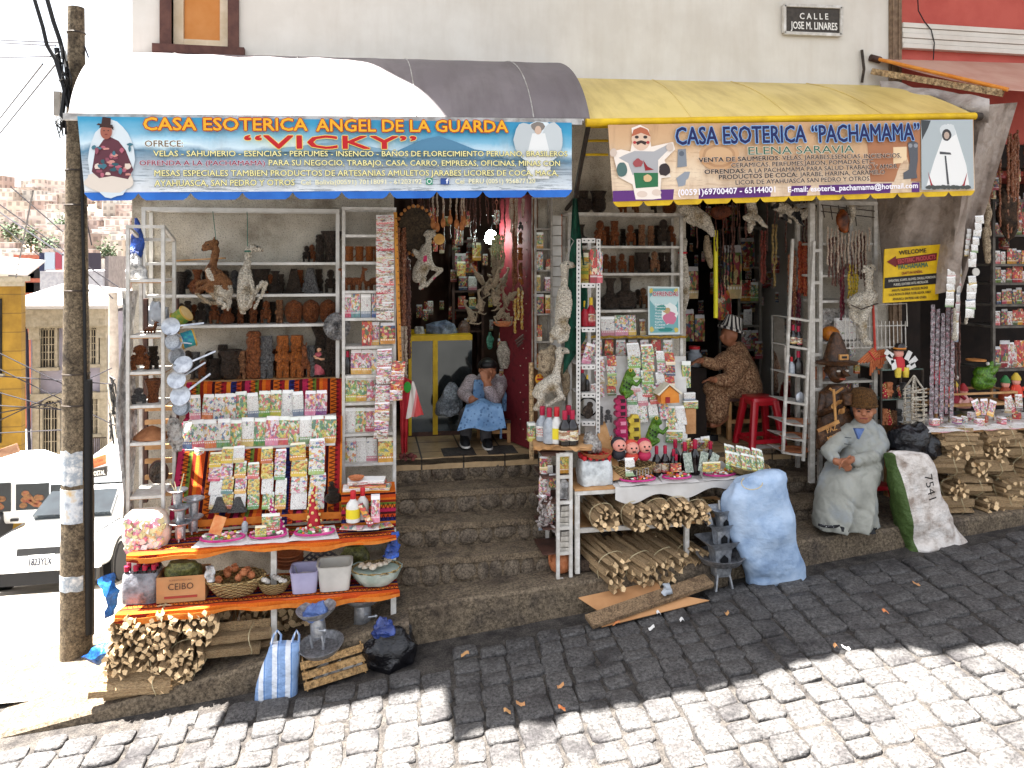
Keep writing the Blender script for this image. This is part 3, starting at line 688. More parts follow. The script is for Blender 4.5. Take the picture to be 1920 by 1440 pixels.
m_mug=M('orange_clay','#7a3a18','#cc7838',9,.38,bump=.8,bscale=16,bdist=.06,c3='#9c4e1e')
def mk_clayllama():
 t=E0('clay_llama');b=MB();b.ball((0,.05,.38),(.16,.3,.17),12,8)
 b.tube([(0,-.16,.42),(0,-.26,.6),(0,-.27,.84)],[.11,.075,.065],10);b.ball((0,-.34,.88),(.065,.13,.065),10,6)
 for s in(-1,1):b.tube([(s*.04,-.25,.92),(s*.05,-.24,1)],[.025,.01],6)
 part('body',b,m_terra,t)
 for s in(-1,1):
  for y in(-.12,.24):part('leg',MB().tube([(s*.09,y,.34),(s*.09,y,.12),(s*.09,y,0)],[.06,.045,.05],8),m_terra,t)
 return t
def mk_pyramid(mat):
 t=E0('carved_stone_tower');b=MB();z=0;w=.36
 for k in range(6):
  h=(.22,.2,.18,.16,.14,.1)[k];b.loft([(0,0,z,w,w*.6,6),(0,0,z+h*.9,w*.9,w*.54,6),(0,0,z+h,w*.86,w*.5,6)],16);z+=h;w*=.82
 b.jitter(.012,9);part('tower',b,MATS[mat],t);part('base',MB().box((0,0,.03),(.86,.52,.07)),MATS[mat],t);return t
def mk_madonna():
 t=E0('painted_saint_statue');part('robe',MB().loft([(0,0,.06,.2,.16),(0,0,.3,.18,.14),(0,0,.55,.17,.12),(0,0,.72,.17,.11),(0,0,.8,.08,.07)],16),M('pink_robe','#b85a62','#8e3a44',6,.6),t)
 part('head',MB().ball((0,-.01,.87),(.085,.08,.1),12,8),M('statue_skin','#c79474',rough=.6,bump=0),t);part('hair',MB().loft([(0,.03,.6,.15,.08),(0,.03,.85,.12,.09),(0,.02,.97,.1,.09),(0,.02,1,.03,.03)],12),m_dclay,t)
 part('base',MB().lathe([(.22,0),(.2,.06),(.17,.07)],n=16),m_dclay,t);part('arm',MB().tube([(.16,0,.7),(.2,-.1,.55),(.05,-.18,.58),(-.1,-.16,.62),(-.18,0,.7)],.045,8),MATS['statue_skin'],t);return t
def print_mat(name,base,pal,dens=.5,band=True,cells=5,crimp=.86,rough=.35):
 t=NT(name);t.rough(rough,0,.5);g=t.tex('Generated');r=t.rnd();s=t.sep(g)
 off=t.new('ShaderNodeVectorMath',operation='MULTIPLY_ADD');off.inputs[1].default_value=(cells,1,cells*1.7)
 cb=t.new('ShaderNodeCombineXYZ');t.link(t.math('MULTIPLY',r,91.),cb.inputs[0]);t.link(t.math('MULTIPLY',r,57.),cb.inputs[2])
 t.link(g,off.inputs[0]);t.link(cb.outputs[0],off.inputs[2])
 v=t.new('ShaderNodeTexVoronoi');v.inputs['Scale'].default_value=1;t.link(off.outputs[0],v.inputs['Vector'])
 n=t.noise(off.outputs[0],.7,3);n2=t.noise(off.outputs[0],2.3,2)
 col=t.ramp(t.math('FRACT',t.math('MULTIPLY',t.sep(v.outputs['Color'])[0],3.1)),[(i/len(pal),c)for i,c in enumerate(pal)],'CONSTANT')
 m=t.math('GREATER_THAN',n.outputs[0],1-dens*.62-.22)
 c=t.mix(t.math('MULTIPLY',m,.85),base,col)
 ln=t.math('MULTIPLY',t.math('LESS_THAN',t.math('ABSOLUTE',t.math('SUBTRACT',n2.outputs[0],.5)),.022),.7)
 c=t.mix(ln,c,'#5b4a48')
 if band:
  bc=t.ramp(t.math('FRACT',t.math('MULTIPLY',r,13.7)),[(i/len(pal),c_)for i,c_ in enumerate(pal)],'CONSTANT')
  bm=t.math('MULTIPLY',t.math('LESS_THAN',s[2],.26),t.math('GREATER_THAN',t.math('FRACT',t.math('MULTIPLY',r,7.3)),.35))
  c=t.mix(t.math('MULTIPLY',bm,.8),c,bc)
  tick=t.math('MULTIPLY',t.math('MULTIPLY',t.math('LESS_THAN',t.math('ABSOLUTE',t.math('SUBTRACT',s[2],.2)),.025),t.math('GREATER_THAN',t.math('FRACT',t.math('MULTIPLY',s[0],6.5)),.35)),t.math('MULTIPLY',bm,.8))
  c=t.mix(tick,c,'#efece6')
 c=t.mix(t.math('GREATER_THAN',s[2],crimp),c,t.mix(.5,base,'#ffffff'))
 t.color(c);b=t.noise(t.tex(),26,3);t.bump(b.outputs[0],.35,.01);return t.m
PAL=['#c9405a','#4f8f4c','#e0b53a','#2f5f9c','#d98aa0','#8fb257','#d9742e','#3c7f86']
print_mat('print_multi','#dfdbd2',PAL,.42)
print_mat('print_green','#d8dcc8',['#3f7f3c','#76a64a','#c9c14a','#d99a3a','#2f6f58','#c94f5a'],.55)
print_mat('print_pink','#e2d6d6',['#c8385a','#e08aa6','#7b3f7f','#e3b04a','#b5243c','#5f8f57'],.5)
print_mat('print_white','#e2dfd8',['#b9556a','#6f9457','#c9a94a','#66788f','#c98a8a'],.25)
print_mat('print_yellow','#dcc978',['#c98a2a','#7f9a3a','#b5482e','#4f7f86','#d9b53a'],.5)
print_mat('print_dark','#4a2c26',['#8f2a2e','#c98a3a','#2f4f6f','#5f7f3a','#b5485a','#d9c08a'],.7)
print_mat('print_card','#dedad0',PAL,.5,cells=5,crimp=2)
print_mat('print_cardred','#c94a3e',['#d9a03a','#b52a2e','#efe0c0','#8f2a3a','#3f6f4c'],.5,cells=4,crimp=2)
print_mat('print_sachet','#dcd8d2',['#b5243c','#8f7a4a','#4a443c','#c9b98a','#d96a6a'],.45,cells=5,crimp=.93)
PK={}
def mk_packet(mat,v=0):
 key=(mat,v);r=random.Random(v*11+5);W,T=(.44,.13)
 b=MB();nu,nv=6,9;pts={}
 def fn(sd):
  def f(u,w):
   bulge=(1-abs(2*u-1)**2.6)*(1-abs(2*w-.95)**3.5);taper=1-.1*max(0,w-.8)/.2-.06*(w<.05)
   n=noise.noise_vector(Vector((u*3+v*5,w*5,sd*9)))*.018*(0 if w<.02 else 1)
   return((u-.5)*W*taper+n.x*(0<u<1),sd*T/2*max(bulge,.02)-.0+n.y*1.1-.01*sd,w+.02*noise.noise((u*4,v,2))*(w>.9))
  return f
 b.grid(fn(-1),nu,nv);b.grid(lambda u,w:fn(1)(1-u,w),nu,nv)
 return one('printed_packet',b,MATS[mat],True,70)
def mk_carton(mat,w=.6,d=.3):
 b=MB();b.box((0,0,.5),(w,d,1));o=one('printed_carton',b,MATS[mat],False);return o
def mk_board(mat,w=.6,tilt=0):
 return one('printed_card',MB().box((0,0,.5),(w,.02,1)),MATS[mat],False)
m_glassdark=M('dark_bottle_glass','#120c0c','#1d1312',5,.12,bump=0,spec=.6)
m_clear=M('clear_plastic','#a9aeb4','#8d9298',6,.15,bump=.2,spec=.6)
m_redcap=flat('cap_crimson','#a5183a',.4)
m_paperlab=print_mat('print_label','#d9d0ba',['#8f5a2a','#b5303a','#4a3a2a','#c9a85a'],.5,cells=3,crimp=2)
BOT=[(.14,0),(.16,.02),(.16,.5),(.14,.58),(.06,.72),(.055,.9)]
def mk_bottle(glass,cap,lab):
 t=E0('bottle');part('glass_body',MB().lathe(BOT+[(.05,.9)],n=16),MATS[glass],t)
 part('capsule',MB().lathe([(.06,.74),(.066,.76),(.066,.98),(.06,1),(.01,1)],n=14),MATS[cap],t)
 if lab:part('paper_label',MB().lathe([(.164,.14),(.164,.44)],n=16,cap=False),MATS[lab],t)
 return t
def weave_mat():
 t=NT('woven_straw');t.rough(.8);v=t.tex();s=t.sep(v)
 a=t.math('ARCTAN2',s[1],s[0]);
 w1=t.math('SINE',t.math('ADD',t.math('MULTIPLY',s[2],170.),t.math('MULTIPLY',t.math('SIGN',t.math('SINE',t.math('MULTIPLY',a,22.))),1.57)))
 n=t.noise(v,20);c=t.ramp(n.outputs[0],[(.3,'#b08d54'),(.6,'#d3b67e'),(.75,'#c4a266')])
 t.color(t.mix(t.math('MULTIPLY',t.math('LESS_THAN',w1,-.35),.55),c,'#5e4525'));t.bump(w1,.8,.006);return t.m
m_weave=weave_mat()
def mk_basket(h=.5):
 t=E0('wicker_basket');b=MB().lathe([(.55,0),(.62,.02),(.82,h*.5),(.98,h),(.93,h),(.78,h*.5),(.55,.06),(.02,.05)],n=32)
 part('woven_body',b,m_weave2,t);r=MB()
 pts=[(.97*math.cos(i*math.pi/20),.97*math.sin(i*math.pi/20),h+.015*math.sin(i*2.2))for i in range(41)]
 r.tube(pts,.045,6);part('braided_rim',r,m_weave2,t);return t
def weave2():
 t=NT('woven_straw_fine');t.rough(.8);v=t.tex();s=t.sep(v);a=t.math('ARCTAN2',s[1],s[0])
 w1=t.math('SINE',t.math('ADD',t.math('MULTIPLY',s[2],62.),t.math('MULTIPLY',t.math('SIGN',t.math('SINE',t.math('MULTIPLY',a,18.))),1.57)))
 n=t.noise(v,5);c=t.ramp(n.outputs[0],[(.3,'#a98549'),(.55,'#d3b67e'),(.75,'#bb9758')])
 t.color(t.mix(t.math('MULTIPLY',t.math('LESS_THAN',w1,-.3),.6),c,'#553d1f'));t.bump(w1,.9,.03);return t.m
m_weave2=weave2()
def mk_claypot():
 t=E0('clay_pot');part('body',MB().lathe([(.25,0),(.42,.12),(.52,.4),(.46,.68),(.36,.8),(.42,.97),(.45,1),(.38,.95),(.32,.8),(.3,.6),(.02,.55)],n=20),m_clay,t)
 for s in(-1,1):part('handle',MB().tube([(s*.4,0,.85),(s*.6,0,.8),(s*.58,0,.6),(s*.48,0,.5)],.05,7),m_clay,t)
 return t
def mk_claybowl():return one('clay_bowl',MB().lathe([(.5,0),(.8,.12),(1,.4),(1.02,.42),(.95,.41),(.75,.16),(.02,.1)],n=24),m_clay)
m_alu=M('cast_aluminium','#8d9096','#b9bcc0',7,.38,metal=.75,bump=.25,bscale=30,var=.05)
m_alud=M('dull_aluminium','#6d6d70','#9a9a9c',8,.5,metal=.6,bump=.3)
def mk_burner():
 t=E0('charcoal_burner');part('bowl',MB().lathe([(.2,.78),(.34,.8),(.5,.93),(.53,1),(.5,.99),(.33,.85),(.02,.83)],n=26),m_alud,t)
 part('drum',MB().lathe([(.19,.3),(.21,.34),(.2,.6),(.19,.79)],n=20),m_alu,t)
 part('vent_handle',MB().box((0,-.22,.52),(.09,.04,.1)).tube([(.05,-.23,.5),(.2,-.32,.52)],.03,8).ball((.2,-.32,.52),.045,8,6),m_alu,t)
 for k in range(3):
  a=-math.pi/2+k*2*math.pi/3+.5;c,s=math.cos(a),math.sin(a);part('leg',MB().tube([(.17*c,.17*s,.36),(.22*c,.22*s,.2),(.2*c,.2*s,0)],[.035,.03,.04],7),m_alu,t)
 return t
def mk_cupburner():
 t=E0('small_burner');part('cup',MB().lathe([(.2,.14),(.22,.18),(.24,.7),(.5,.86),(.52,.9),(.5,.91),(.24,.78),(.02,.5)],n=22),m_alu,t)
 for k in range(3):
  a=k*2.1+.4;part('foot',MB().tube([(.18*math.cos(a),.18*math.sin(a),.22),(.2*math.cos(a),.2*math.sin(a),0)],.035,6),m_alu,t)
 return t
def mk_ladle(h=1.0):
 t=E0('skimmer_ladle');b=MB();n=24
 part('disc',MB().loft([(0,0,-.015,.16,.16),(0,0,.0,.18,.18),(0,0,.012,.175,.175),(0,0,0,.15,.15)],22),m_alu,t)
 hb=MB()
 for i in range(-1,2):
  for j in range(-1,2):hb.lathe([(.014,.002),(.014,.006)],(i*.05,j*.05,-.028),8)
 part('perforations',hb,m_black,t)
 part('handle',MB().beam((.16,0,0),(.62,.02,.01),.035,.012),m_alu,t);return t
m_bark=M('split_wood_side','#c2976a','#e6c596',7,.85,bump=.7,bscale=20,bdist=.05,c3='#97704a',var=.25)
m_end=M('sawn_wood_end','#d6aa74','#f0d2a4',4,.8,bump=.35,bscale=14,bdist=.03,c3='#a87a4c',var=.2)
STK=[]
def stick_meshes():
 for k in range(8):
  r=random.Random(k+40);b=MB();n=r.choice((3,4,4,5));sh=[(2*math.pi*(i+r.uniform(-.25,.25))/n,r.uniform(.8,1.1))for i in range(n)]
  st=7;vs=[]
  for i in range(st):
   y=-.5+i/(st-1);tw=.1*r.uniform(-1,1);ox,oz=r.uniform(-.09,.09),r.uniform(-.09,.09)
   for a,q in sh:vs.append((q*math.cos(a+tw)+ox,y+.02*math.sin(a)*(i in(0,st-1)),q*math.sin(a+tw)+oz))
  b.add(vs,[(i*n+j,(i+1)*n+j,(i+1)*n+(j+1)%n,i*n+(j+1)%n)for i in range(st-1)for j in range(n)])
  b.mat(1).f.append(tuple(range(n)));b.mi.append(1);b.f.append(tuple(range(st*n-1,(st-1)*n-1,-1)));b.mi.append(1)
  STK.append(b.mesh('stick',[m_bark,m_end],False))
stick_meshes()
m_twine=M('pale_twine','#cdbf9c','#b3a37c',20,.9,bump=0)
def bundle(loc,label,rad,L,n,rot=(0,0,0),seed=0,group='tied firewood bundles',flat_=1.0,sr=None):
 """sticks run along local Y; rad: bundle radius in metres"""
 t=thing('firewood_bundle',label,'firewood',loc,group);t.rotation_euler=rot
 r=random.Random(seed);s=sr or rad*.9/math.sqrt(n);k=0;pts=[]
 for i in range(n*60):
  if len(pts)>=n:break
  a=r.uniform(0,2*math.pi);q=(rad-s*.8)*math.sqrt(r.random());p=(q*math.cos(a),q*math.sin(a)*flat_)
  if all((p[0]-u)**2+(p[1]-v)**2>(1.5*s*(1-.35*i/(n*60)))**2 for u,v in pts):pts.append(p)
 for x,z in pts:
  o=link('stick',STK[r.randrange(8)],t,(x,r.uniform(-.04,.04)*L/.35,rad*flat_+z));o.rotation_euler=(r.uniform(-.05,.05),r.randrange(6)*1.05,r.uniform(-.06,.06))
  e=r.uniform(.85,1.3);o.scale=(s*e,L*r.uniform(.92,1.06),s*e*r.uniform(.8,1.05))
 tw=MB();tw.tube([((rad*.97)*math.cos(a),.012*math.sin(3*a),rad*flat_+rad*.97*flat_*math.sin(a))for a in[i*2*math.pi/20 for i in range(21)]],.003,5,False)
 o=link('twine',tw.mesh('twine',m_twine),t);o.location=(0,-L*.22,0)
 return t
def bagmat(name,c1,c2,rough=.3,c3=None,sc=6):return M(name,c1,c2,sc,rough,bump=.9,bscale=9,bdist=.05,c3=c3,spec=.5)
m_bagblack=bagmat('black_bin_liner','#0c0c10','#17171c',.22)
def crumple(b,amp,f,seed=0):
 o=Vector((seed*3.7,seed,0));out=[]
 for p in b.v:
  q=Vector(p);n=noise.noise_vector(q*f+o);rg=1-abs(noise.noise(q*f*2.1+o))*2;out.append(tuple(q+n*amp+n.normalized()*rg*amp*.4))
 b.v=out;return b
def textile(name,axis,period,stops,dark='#241016',fine=True):
 t=NT(name);t.rough(.9,0,.1);v=t.tex();s=t.sep(v)
 u=t.math('FRACT',t.math('MULTIPLY',s[axis],1/period));c=t.ramp(u,stops,'CONSTANT')
 o=0 if axis else 2
 zz=t.math('PINGPONG',t.math('MULTIPLY',s[2 if axis==0 else 0],60.),1.)
 f=t.math('FRACT',t.math('MULTIPLY',u,7.));mk=t.math('MULTIPLY',t.math('LESS_THAN',t.math('ABSOLUTE',t.math('SUBTRACT',f,zz)),.28),t.math('GREATER_THAN',t.math('FRACT',t.math('MULTIPLY',u,3.5)),.5))
 n=t.noise(v,120,2);c=t.mix(t.math('MULTIPLY',mk,.75),c,dark);t.color(t.mix(.35,c,t.ramp(n.outputs[0],[(.3,'#777777'),(.6,'#ffffff')]),'MULTIPLY'));t.bump(n.outputs[0],.4,.004);return t.m
AG=[(0,'#b5461c'),(.08,'#3a1218'),(.13,'#c9641f'),(.24,'#8f1f24'),(.33,'#d07a24'),(.4,'#26295e'),(.5,'#b8421c'),(.58,'#4a1a1c'),(.64,'#a8284a'),(.74,'#c9641f'),(.82,'#5f6f2a'),(.88,'#7a2418'),(.94,'#c9641f')]
m_aguayo=textile('aguayo_stripes_upright',0,.46,AG)
m_aguayo_h=textile('aguayo_stripes_along',2,.3,AG)
m_aguayo_y=textile('aguayo_stripes_depth',1,.34,AG)
m_shelfwood=M('shelf_plywood','#a87a4a','#c4986a',7,.8,bump=.2)
m_fur_br=M('fur_brown','#6b3f22','#a8744a',16,.95,bump=1,bscale=120,bdist=.02,c3='#54301a')
m_fur_w=M('fur_cream','#a8926c','#f0e6d4',7,.95,bump=1,bscale=60,bdist=.03,c3='#dccfb6')
m_hide=M('dried_hide','#8f7a60','#c2ae90',14,.8,bump=.8,bscale=70,bdist=.02,c3='#6b5644')
def pxl(b,Y,pts):
 P=[at(p[0],p[1],Y+(p[3]if len(p)>3 else 0))for p in pts];limb(b,P,[p[2]/ppm(p[0],Y)for p in pts],10);return b
def furry(name,b,mats,label,cat,vox=.009,amp=.006,f=60,pm=None,group=None,smooth=2):
 me=blob(b,name,mats,vox,smooth,pm)
 for v in me.vertices:v.co+=noise.noise_vector(v.co*f)*amp
 xs=[v.co for v in me.vertices];loc=Vector((sum(p.x for p in xs)/len(xs),sum(p.y for p in xs)/len(xs),min(p.z for p in xs)))
 me.transform(Matrix.Translation(-loc));return tag(link(name,me,None,loc),label,cat,group)
def rack(label,pxs,Y0,Y1,ytop,ybot,shelves,mat=None,w=.026,board=.022,name='metal_rack',brd=None):
 """uprights at the two pixel columns, shelves at the listed pixel heights (measured at the front, depth Y0)"""
 mat=mat or m_rack;x0,x1=xat(pxs[0],Y0),xat(pxs[1],Y0);pm=(pxs[0]+pxs[1])/2
 z0,z1=zat(pm,ybot,Y0),zat(pm,ytop,Y0)
 t=thing(name,label,'rack',((x0+x1)/2,(Y0+Y1)/2,z0))
 for x in(x0,x1):
  for y in(Y0,Y1):part('upright',MB().span((x-w/2,y-w/2,z0),(x+w/2,y+w/2,z1)),mat,t,smooth=False)
 part('top_frame',MB().span((x0-w/2-.001,Y0-w/2,z1+.001),(x1+w/2+.001,Y0+w/2,z1+w)).span((x0-w/2,Y1-w/2,z1+.001),(x1+w/2,Y1+w/2,z1+w)).span((x0-w/2,Y0+w/2+.001,z1+.002),(x0+w/2,Y1-w/2-.001,z1+w-.001)).span((x1-w/2,Y0+w/2+.001,z1+.002),(x1+w/2,Y1-w/2-.001,z1+w-.001)),mat,t,smooth=False)
 out=[]
 for y in shelves:
  z=zat(pm,y,Y0);part('shelf',MB().span((x0+w/2+.001,Y0-.004,z-board),(x1-w/2-.001,Y1-w/2-.001,z)),brd or mat,t,smooth=False);out.append(z)
 return out
SA=rack('white wooden wall rack of carved figures left of the first doorway',(270,633),-.24,-.02,397,725,(492,552,609),m_wht,.03)
def on(z,px,Y):p=at(px,0,Y);return Vector((p.x,Y,z+.001))
def shelf_row(z,Y,items):
 for key,px,h,label,cat,group in items:
  k=h/ppm(px,Y);spawn(key,on(z,px,Y),label,cat,group,random.Random(px).uniform(-.25,.25),(k*.76,k*.8,k)if key[0]=='idol' else k)
TF='carved_figure';T,P_,D_,G='terracotta_carved','pale_clay','black_clay','grey_carved_stone'
FG='carved figures on the wall rack'
shelf_row(SA[0],-.12,[(('idol',D_,3),600,52,'dark totem figure alone on the top shelf of the wall rack','figurine',FG),(('vase',D_,'keru'),622,58,'tall black vessel in the right corner of the top rack shelf','vase',FG)])
shelf_row(SA[1],-.12,[(('vase',D_,'keru'),338,42,'black beaker behind the left tower rack on the second shelf','vase',FG),(('vase',T,'amphora'),370,46,'reddish amphora left of the brown llama fetus','vase',FG),(('vase',D_,'bowlneck'),489,46,'wide mouthed dark pot right of the white llama fetus','vase',FG),(('idol',T,2),507,36,'small brown squat figure beside the wide mouthed dark pot','figurine',FG),(('vase',D_,'tallneck'),516,42,'dark long necked jug on the second rack shelf','vase',FG),(('idol',D_,1),527,36,'small dark standing figure left of the two stone towers','figurine',FG),(('pyramid',D_),551,46,'black carved stone tower, left one of two','carving',FG),(('pyramid',G),582,47,'grey carved stone tower, right one of two','carving',FG),(('idol',D_,2),620,44,'dark hunched figure at the right end of the second rack shelf','figurine',FG),(('idol',D_,0),452,34,'dark figure half hidden behind the white llama fetus','figurine',FG)])
shelf_row(SA[2],-.12,[(('idol',D_,3),352,44,'black totem behind the hanging skimmers on the third shelf','figurine',FG),(('idol',D_,2),377,42,'black squat figure beside the black totem','figurine',FG),(('idol',T,2),402,40,'reddish squat figure below the brown llama fetus','figurine',FG),(('vase',T,'squat'),426,30,'round reddish jar between figures on the third rack shelf','vase',FG),(('idol',T,1),451,34,'reddish figure below the feet of the white llama fetus','figurine',FG),(('idol',T,0),475,42,'reddish monolith figure, first of three beside the portrait heads','figurine',FG),(('idol',T,2),499,42,'reddish squat figure, second of three beside the portrait heads','figurine',FG),(('idol',P_,0),524,43,'pale tan monolith figure touching the portrait heads','figurine',FG),(('headjar',T),551,43,'portrait head jar, leftmost of the three heads','jar',FG),(('headjar',T),583,43,'portrait head jar, middle of the three heads','jar',FG),(('headjar',T),615,43,'portrait head jar partly behind the grey sun mask','jar',FG)])
r=random.Random(17)
for zi,nm,pxs in((1,'second',(352,386,405,422,440,474,562,598)),(2,'third',(340,364,390,413,438,463,487,511)),(0,'top',(575,585))):
 shelf_row(SA[zi],-.055,[(('idol',r.choice((T,D_,D_,G)),r.randrange(4)),px,r.uniform(30,46),f'small figure tucked at the back of the {nm} rack shelf, {ORD[i]} from the left','figurine','small figures at the back of the wall rack')for i,px in enumerate(pxs)])
ds=thing('display_stand','stepped display stand draped in orange and navy striped textile','display stand',at(490,965,-.6))
xl,xr=xat(345,-.5),xat(636,-.5)
zt,z1,z2,z3=zat(490,713,-.3),zat(490,783,-.42),zat(490,837,-.55),zat(540,960,-.86)
def drape(u,v):
 prof=[(-.3,zt),(-.335,zt-.02),(-.35,z1+.01),(-.43,z1-.002),(-.46,z1-.02),(-.48,z2+.01),(-.56,z2-.002),(-.6,z2-.05),(-.85,z3+.01),(-.93,z3),(-.94,z3-.06)]
 t_=v*(len(prof)-1);i=min(int(t_),len(prof)-2);f=t_-i;a,c=prof[i],prof[i+1]
 return(xl-.02+(xr-xl+.04)*u+.02*(u-.5)*v,a[0]+(c[0]-a[0])*f-.006*math.sin(u*31),a[1]+(c[1]-a[1])*f+.004*math.sin(u*17))
part('textile_cover',MB().slab(drape,40,40,(0,.006,-.004)),m_aguayo,ds)
part('ledge',MB().span((xat(345,-.3),-.298,zt-.03),(xat(640,-.3),-.03,zt-.004)),m_shelfwood,ds,smooth=False)
for z,y in((z1,-.43),(z2,-.56)):part('white_ledge',MB().span((xl+.02,y-.012,z-.012),(xr-.03,y+.07,z+.004)),m_wht,ds,smooth=False)
b=MB();b.slab(lambda u,v:(xat(362,-.93)+(xat(722,-.93)-xat(362,-.93))*u,-.945-.01*math.sin(u*9),z3+.006-.05*v),24,3,(0,.006,0));part('orange_edging',b,M('orange_cloth','#b9641f','#c9762c',20,.9),ds)
shelf_row(zt,-.17,[(('idol',D_,2),352,55,'dark hunched figure beside the hanging pots on the lowest ledge','figurine',FG),(('idol',T,2),381,36,'small reddish figure at the left end of the lowest ledge','figurine',FG),(('vase',D_,'squat'),403,38,'round black jar on the lowest ledge','vase',FG),(('vase',D_,'bowlneck'),432,54,'tall dark flared vase on the lowest ledge','vase',FG),(('idol',P_,1),453,52,'tan figure left of the tall dark totem','figurine',FG),(('idol',T,3),476,88,'tallest brown totem of stacked heads on the lowest ledge','figurine',FG),(('idol',G,0),500,78,'tall grey stone monolith on the lowest ledge','figurine',FG),(('idol','orange_clay',0),530,78,'orange clay monolith, left one of the matching pair','figurine',FG),(('idol','orange_clay',0),557,78,'orange clay monolith, right one of the matching pair','figurine',FG),(('clayllama',),574,66,'small clay llama peeking out beside the orange monoliths','figurine',FG),(('idol',G,3),583,58,'dark grey totem left of the saint statue','figurine',FG),(('madonna',),598,57,'painted saint statue in a pink robe','statue',FG),(('idol',D_,0),622,72,'large dark monolith at the right end of the lowest ledge','figurine',FG)])
shelf_row(zt,-.07,[(('vase',D_,'amphora'),603,92,'dark amphora standing behind the saint statue','vase',FG)])
shelf_row(zt,-.06,[(('idol',r.choice((T,D_,G)),r.randrange(4)),px,r.uniform(44,62),f'small figure behind the lowest ledge row, {ORD[i]} from the left','figurine','small figures behind the lowest ledge')for i,px in enumerate((367,392,418,446,463,487,514,543,610))])
def rowpack(pxs,z,Y,h,mats,rowname,g):
 n=len(pxs)
 for i,px in enumerate(pxs):
  r=random.Random(px*3+int(h));m=mats[i%len(mats)]if not callable(mats)else mats(px)
  k=h/ppm(px,Y)*r.uniform(.96,1.05)
  spawn(('packet',m,r.randrange(4)),on(z,px,Y),f'printed incense packet, {ORD[i]} from the left in the {rowname}','packet',g,r.uniform(-.12,.12),k,rot=(r.uniform(-.16,-.06),r.uniform(-.05,.05),r.uniform(-.12,.12)))
pmix=lambda px:('print_multi' if px<440 else 'print_green' if px%3==0 else 'print_white' if px%3==1 else 'print_pink')
rowpack([366,388,410,431,453,475,495,516,538,559,581,602],z1+.004,-.43,47,pmix,'top packet row of the striped display','incense packets on the striped display')
rowpack([352,373,396,418,441,463,486,509,531,552,574,597,618],z2+.004,-.555,52,pmix,'second packet row of the striped display','incense packets on the striped display')
cols=[(402,848,4,22),(425,838,4,21),(448,836,4,21),(474,868,3,21),(500,838,4,21),(525,842,4,20),(558,830,4,29),(594,822,4,29)]
for ci,(px,y0,n,w)in enumerate(cols):
 for j in range(n):
  r=random.Random(px+j*7);y1=955-(n-1-j)*(955-y0)/n*.98;hh=(955-y0)/n*1.12
  yy=y1;Y=-.6-.26*(yy-838)/120;k=hh/ppm(px,Y);mm=r.choice(['print_green','print_multi','print_white','print_yellow','print_pink'])
  spawn(('packet',mm,r.randrange(4)),at(px+r.uniform(-1.5,1.5),yy,Y-.03),f'printed pack, {ORD[j]} from the top in {ORD[ci]} sloping column of the striped display','packet','sloping columns of packs',r.uniform(-.1,.1),(k*w/hh/.44,k*.6,k),rot=(-.62,r.uniform(-.05,.05),0))
put(('packet','print_green',1),366,886,-.62,46,'green printed packet on its own at the left of the sloping columns','packet',None,rot=(-.3,.1,0))
for px,l in((411,'left'),(446,'right')):
 put(('pyramid',G),px,958,-.9,26,f'small carved stone block in front of the packs, {l} one','carving','small carved blocks',wide=1.5)
mk=thing('sun_mask','grey carved sun mask hanging on the white rack post','mask',at(632,638,-.33));c=at(632,612,-.33);r_=25/ppm(632,-.33)
part('disc',MB().loft([(0,0,-.02,r_*.9,r_*.95),(0,0,.005,r_,r_*1.05),(0,0,.02,r_*.8,r_*.85)],26).move(Matrix.Translation(c)@Matrix.Rotation(R(90),4,'X')),MATS[G],mk)
b=MB();b.tube([c+Vector((0,-.03,.025)),c+Vector((0,-.045,-.02))],[.008,.014],8)
for s in(-1,1):b.ball(c+Vector((s*.03,-.026,.02)),(.017,.01,.01),8,5)
b.ball(c+Vector((0,-.026,-.045)),(.024,.01,.008),8,5)
for k in range(18):
 a=k*math.pi/9;b.ball(c+Vector((r_*.86*math.cos(a),-.014,r_*.9*math.sin(a))),(.011,.012,.011),6,4)
part('face',b,MATS[G],mk)
SB=rack('narrow white metal rack of mugs and packets beside the first doorway',(644,740),-.42,-.14,394,928,(440,491,545,596,649,703,754,812,868,922),m_rack,.024)
for i,px in enumerate((655,674,693,709)):put(('mug',),px,490,-.3,28,f'orange clay mug, {ORD[i]} from the left of four','mug','orange clay mugs',.3)
for i,px in enumerate((653,670,690,706)):put(('clayllama',),px,544,-.3,44 if i!=2 else 32,f'clay llama figure, {ORD[i]} from the left under the orange mugs','figurine','clay llamas on the narrow rack',1.2 if i%2 else-1.1)
for i,(px,m,w)in enumerate(((651,'print_pink',14),(667,'print_card',17),(686,'print_white',18),(703,'print_card',12))):
 put(('carton',m,w/44,.3),px,595,-.35,44,f'{["pink", "pale red lettered", "pale blue", "narrow grey"][i]} maca box on the narrow rack below the clay llamas','box','boxes on the narrow rack')
put(('carton','print_cardred',.4,.3),688,648,-.35,46,'tall red and white box alone on its shelf beside the sun mask','box');put(('carton','print_pink',.3,.3),704,648,-.33,45,'pinkish box behind the hanging sachets','box')
put(('bottle','dark_bottle_glass','cap_crimson',None),652,702,-.32,44,'slim dark bottle left of the packets on the narrow rack','bottle')
NG='packets on the narrow white rack'
for y,pxs,nm in((702,(668,688,707),'upper row'),(753,(658,678,697),'second row'),(811,(657,676,695),'third row'),(867,(658,677,697),'bottom row')):
 for i,px in enumerate(pxs):put(('packet',['print_white','print_multi','print_pink','print_green'][(px+y)%4],i),px,y,-.36,46,f'pale packet, {ORD[i]} from left in the {nm} of the narrow rack','packet',NG,rot=(-.08,0,0))
put(('board','print_yellow',.68),725,867,-.42,46,'yellow printed card leaning in the narrow rack','card',None,rot=(-.1,0,0))
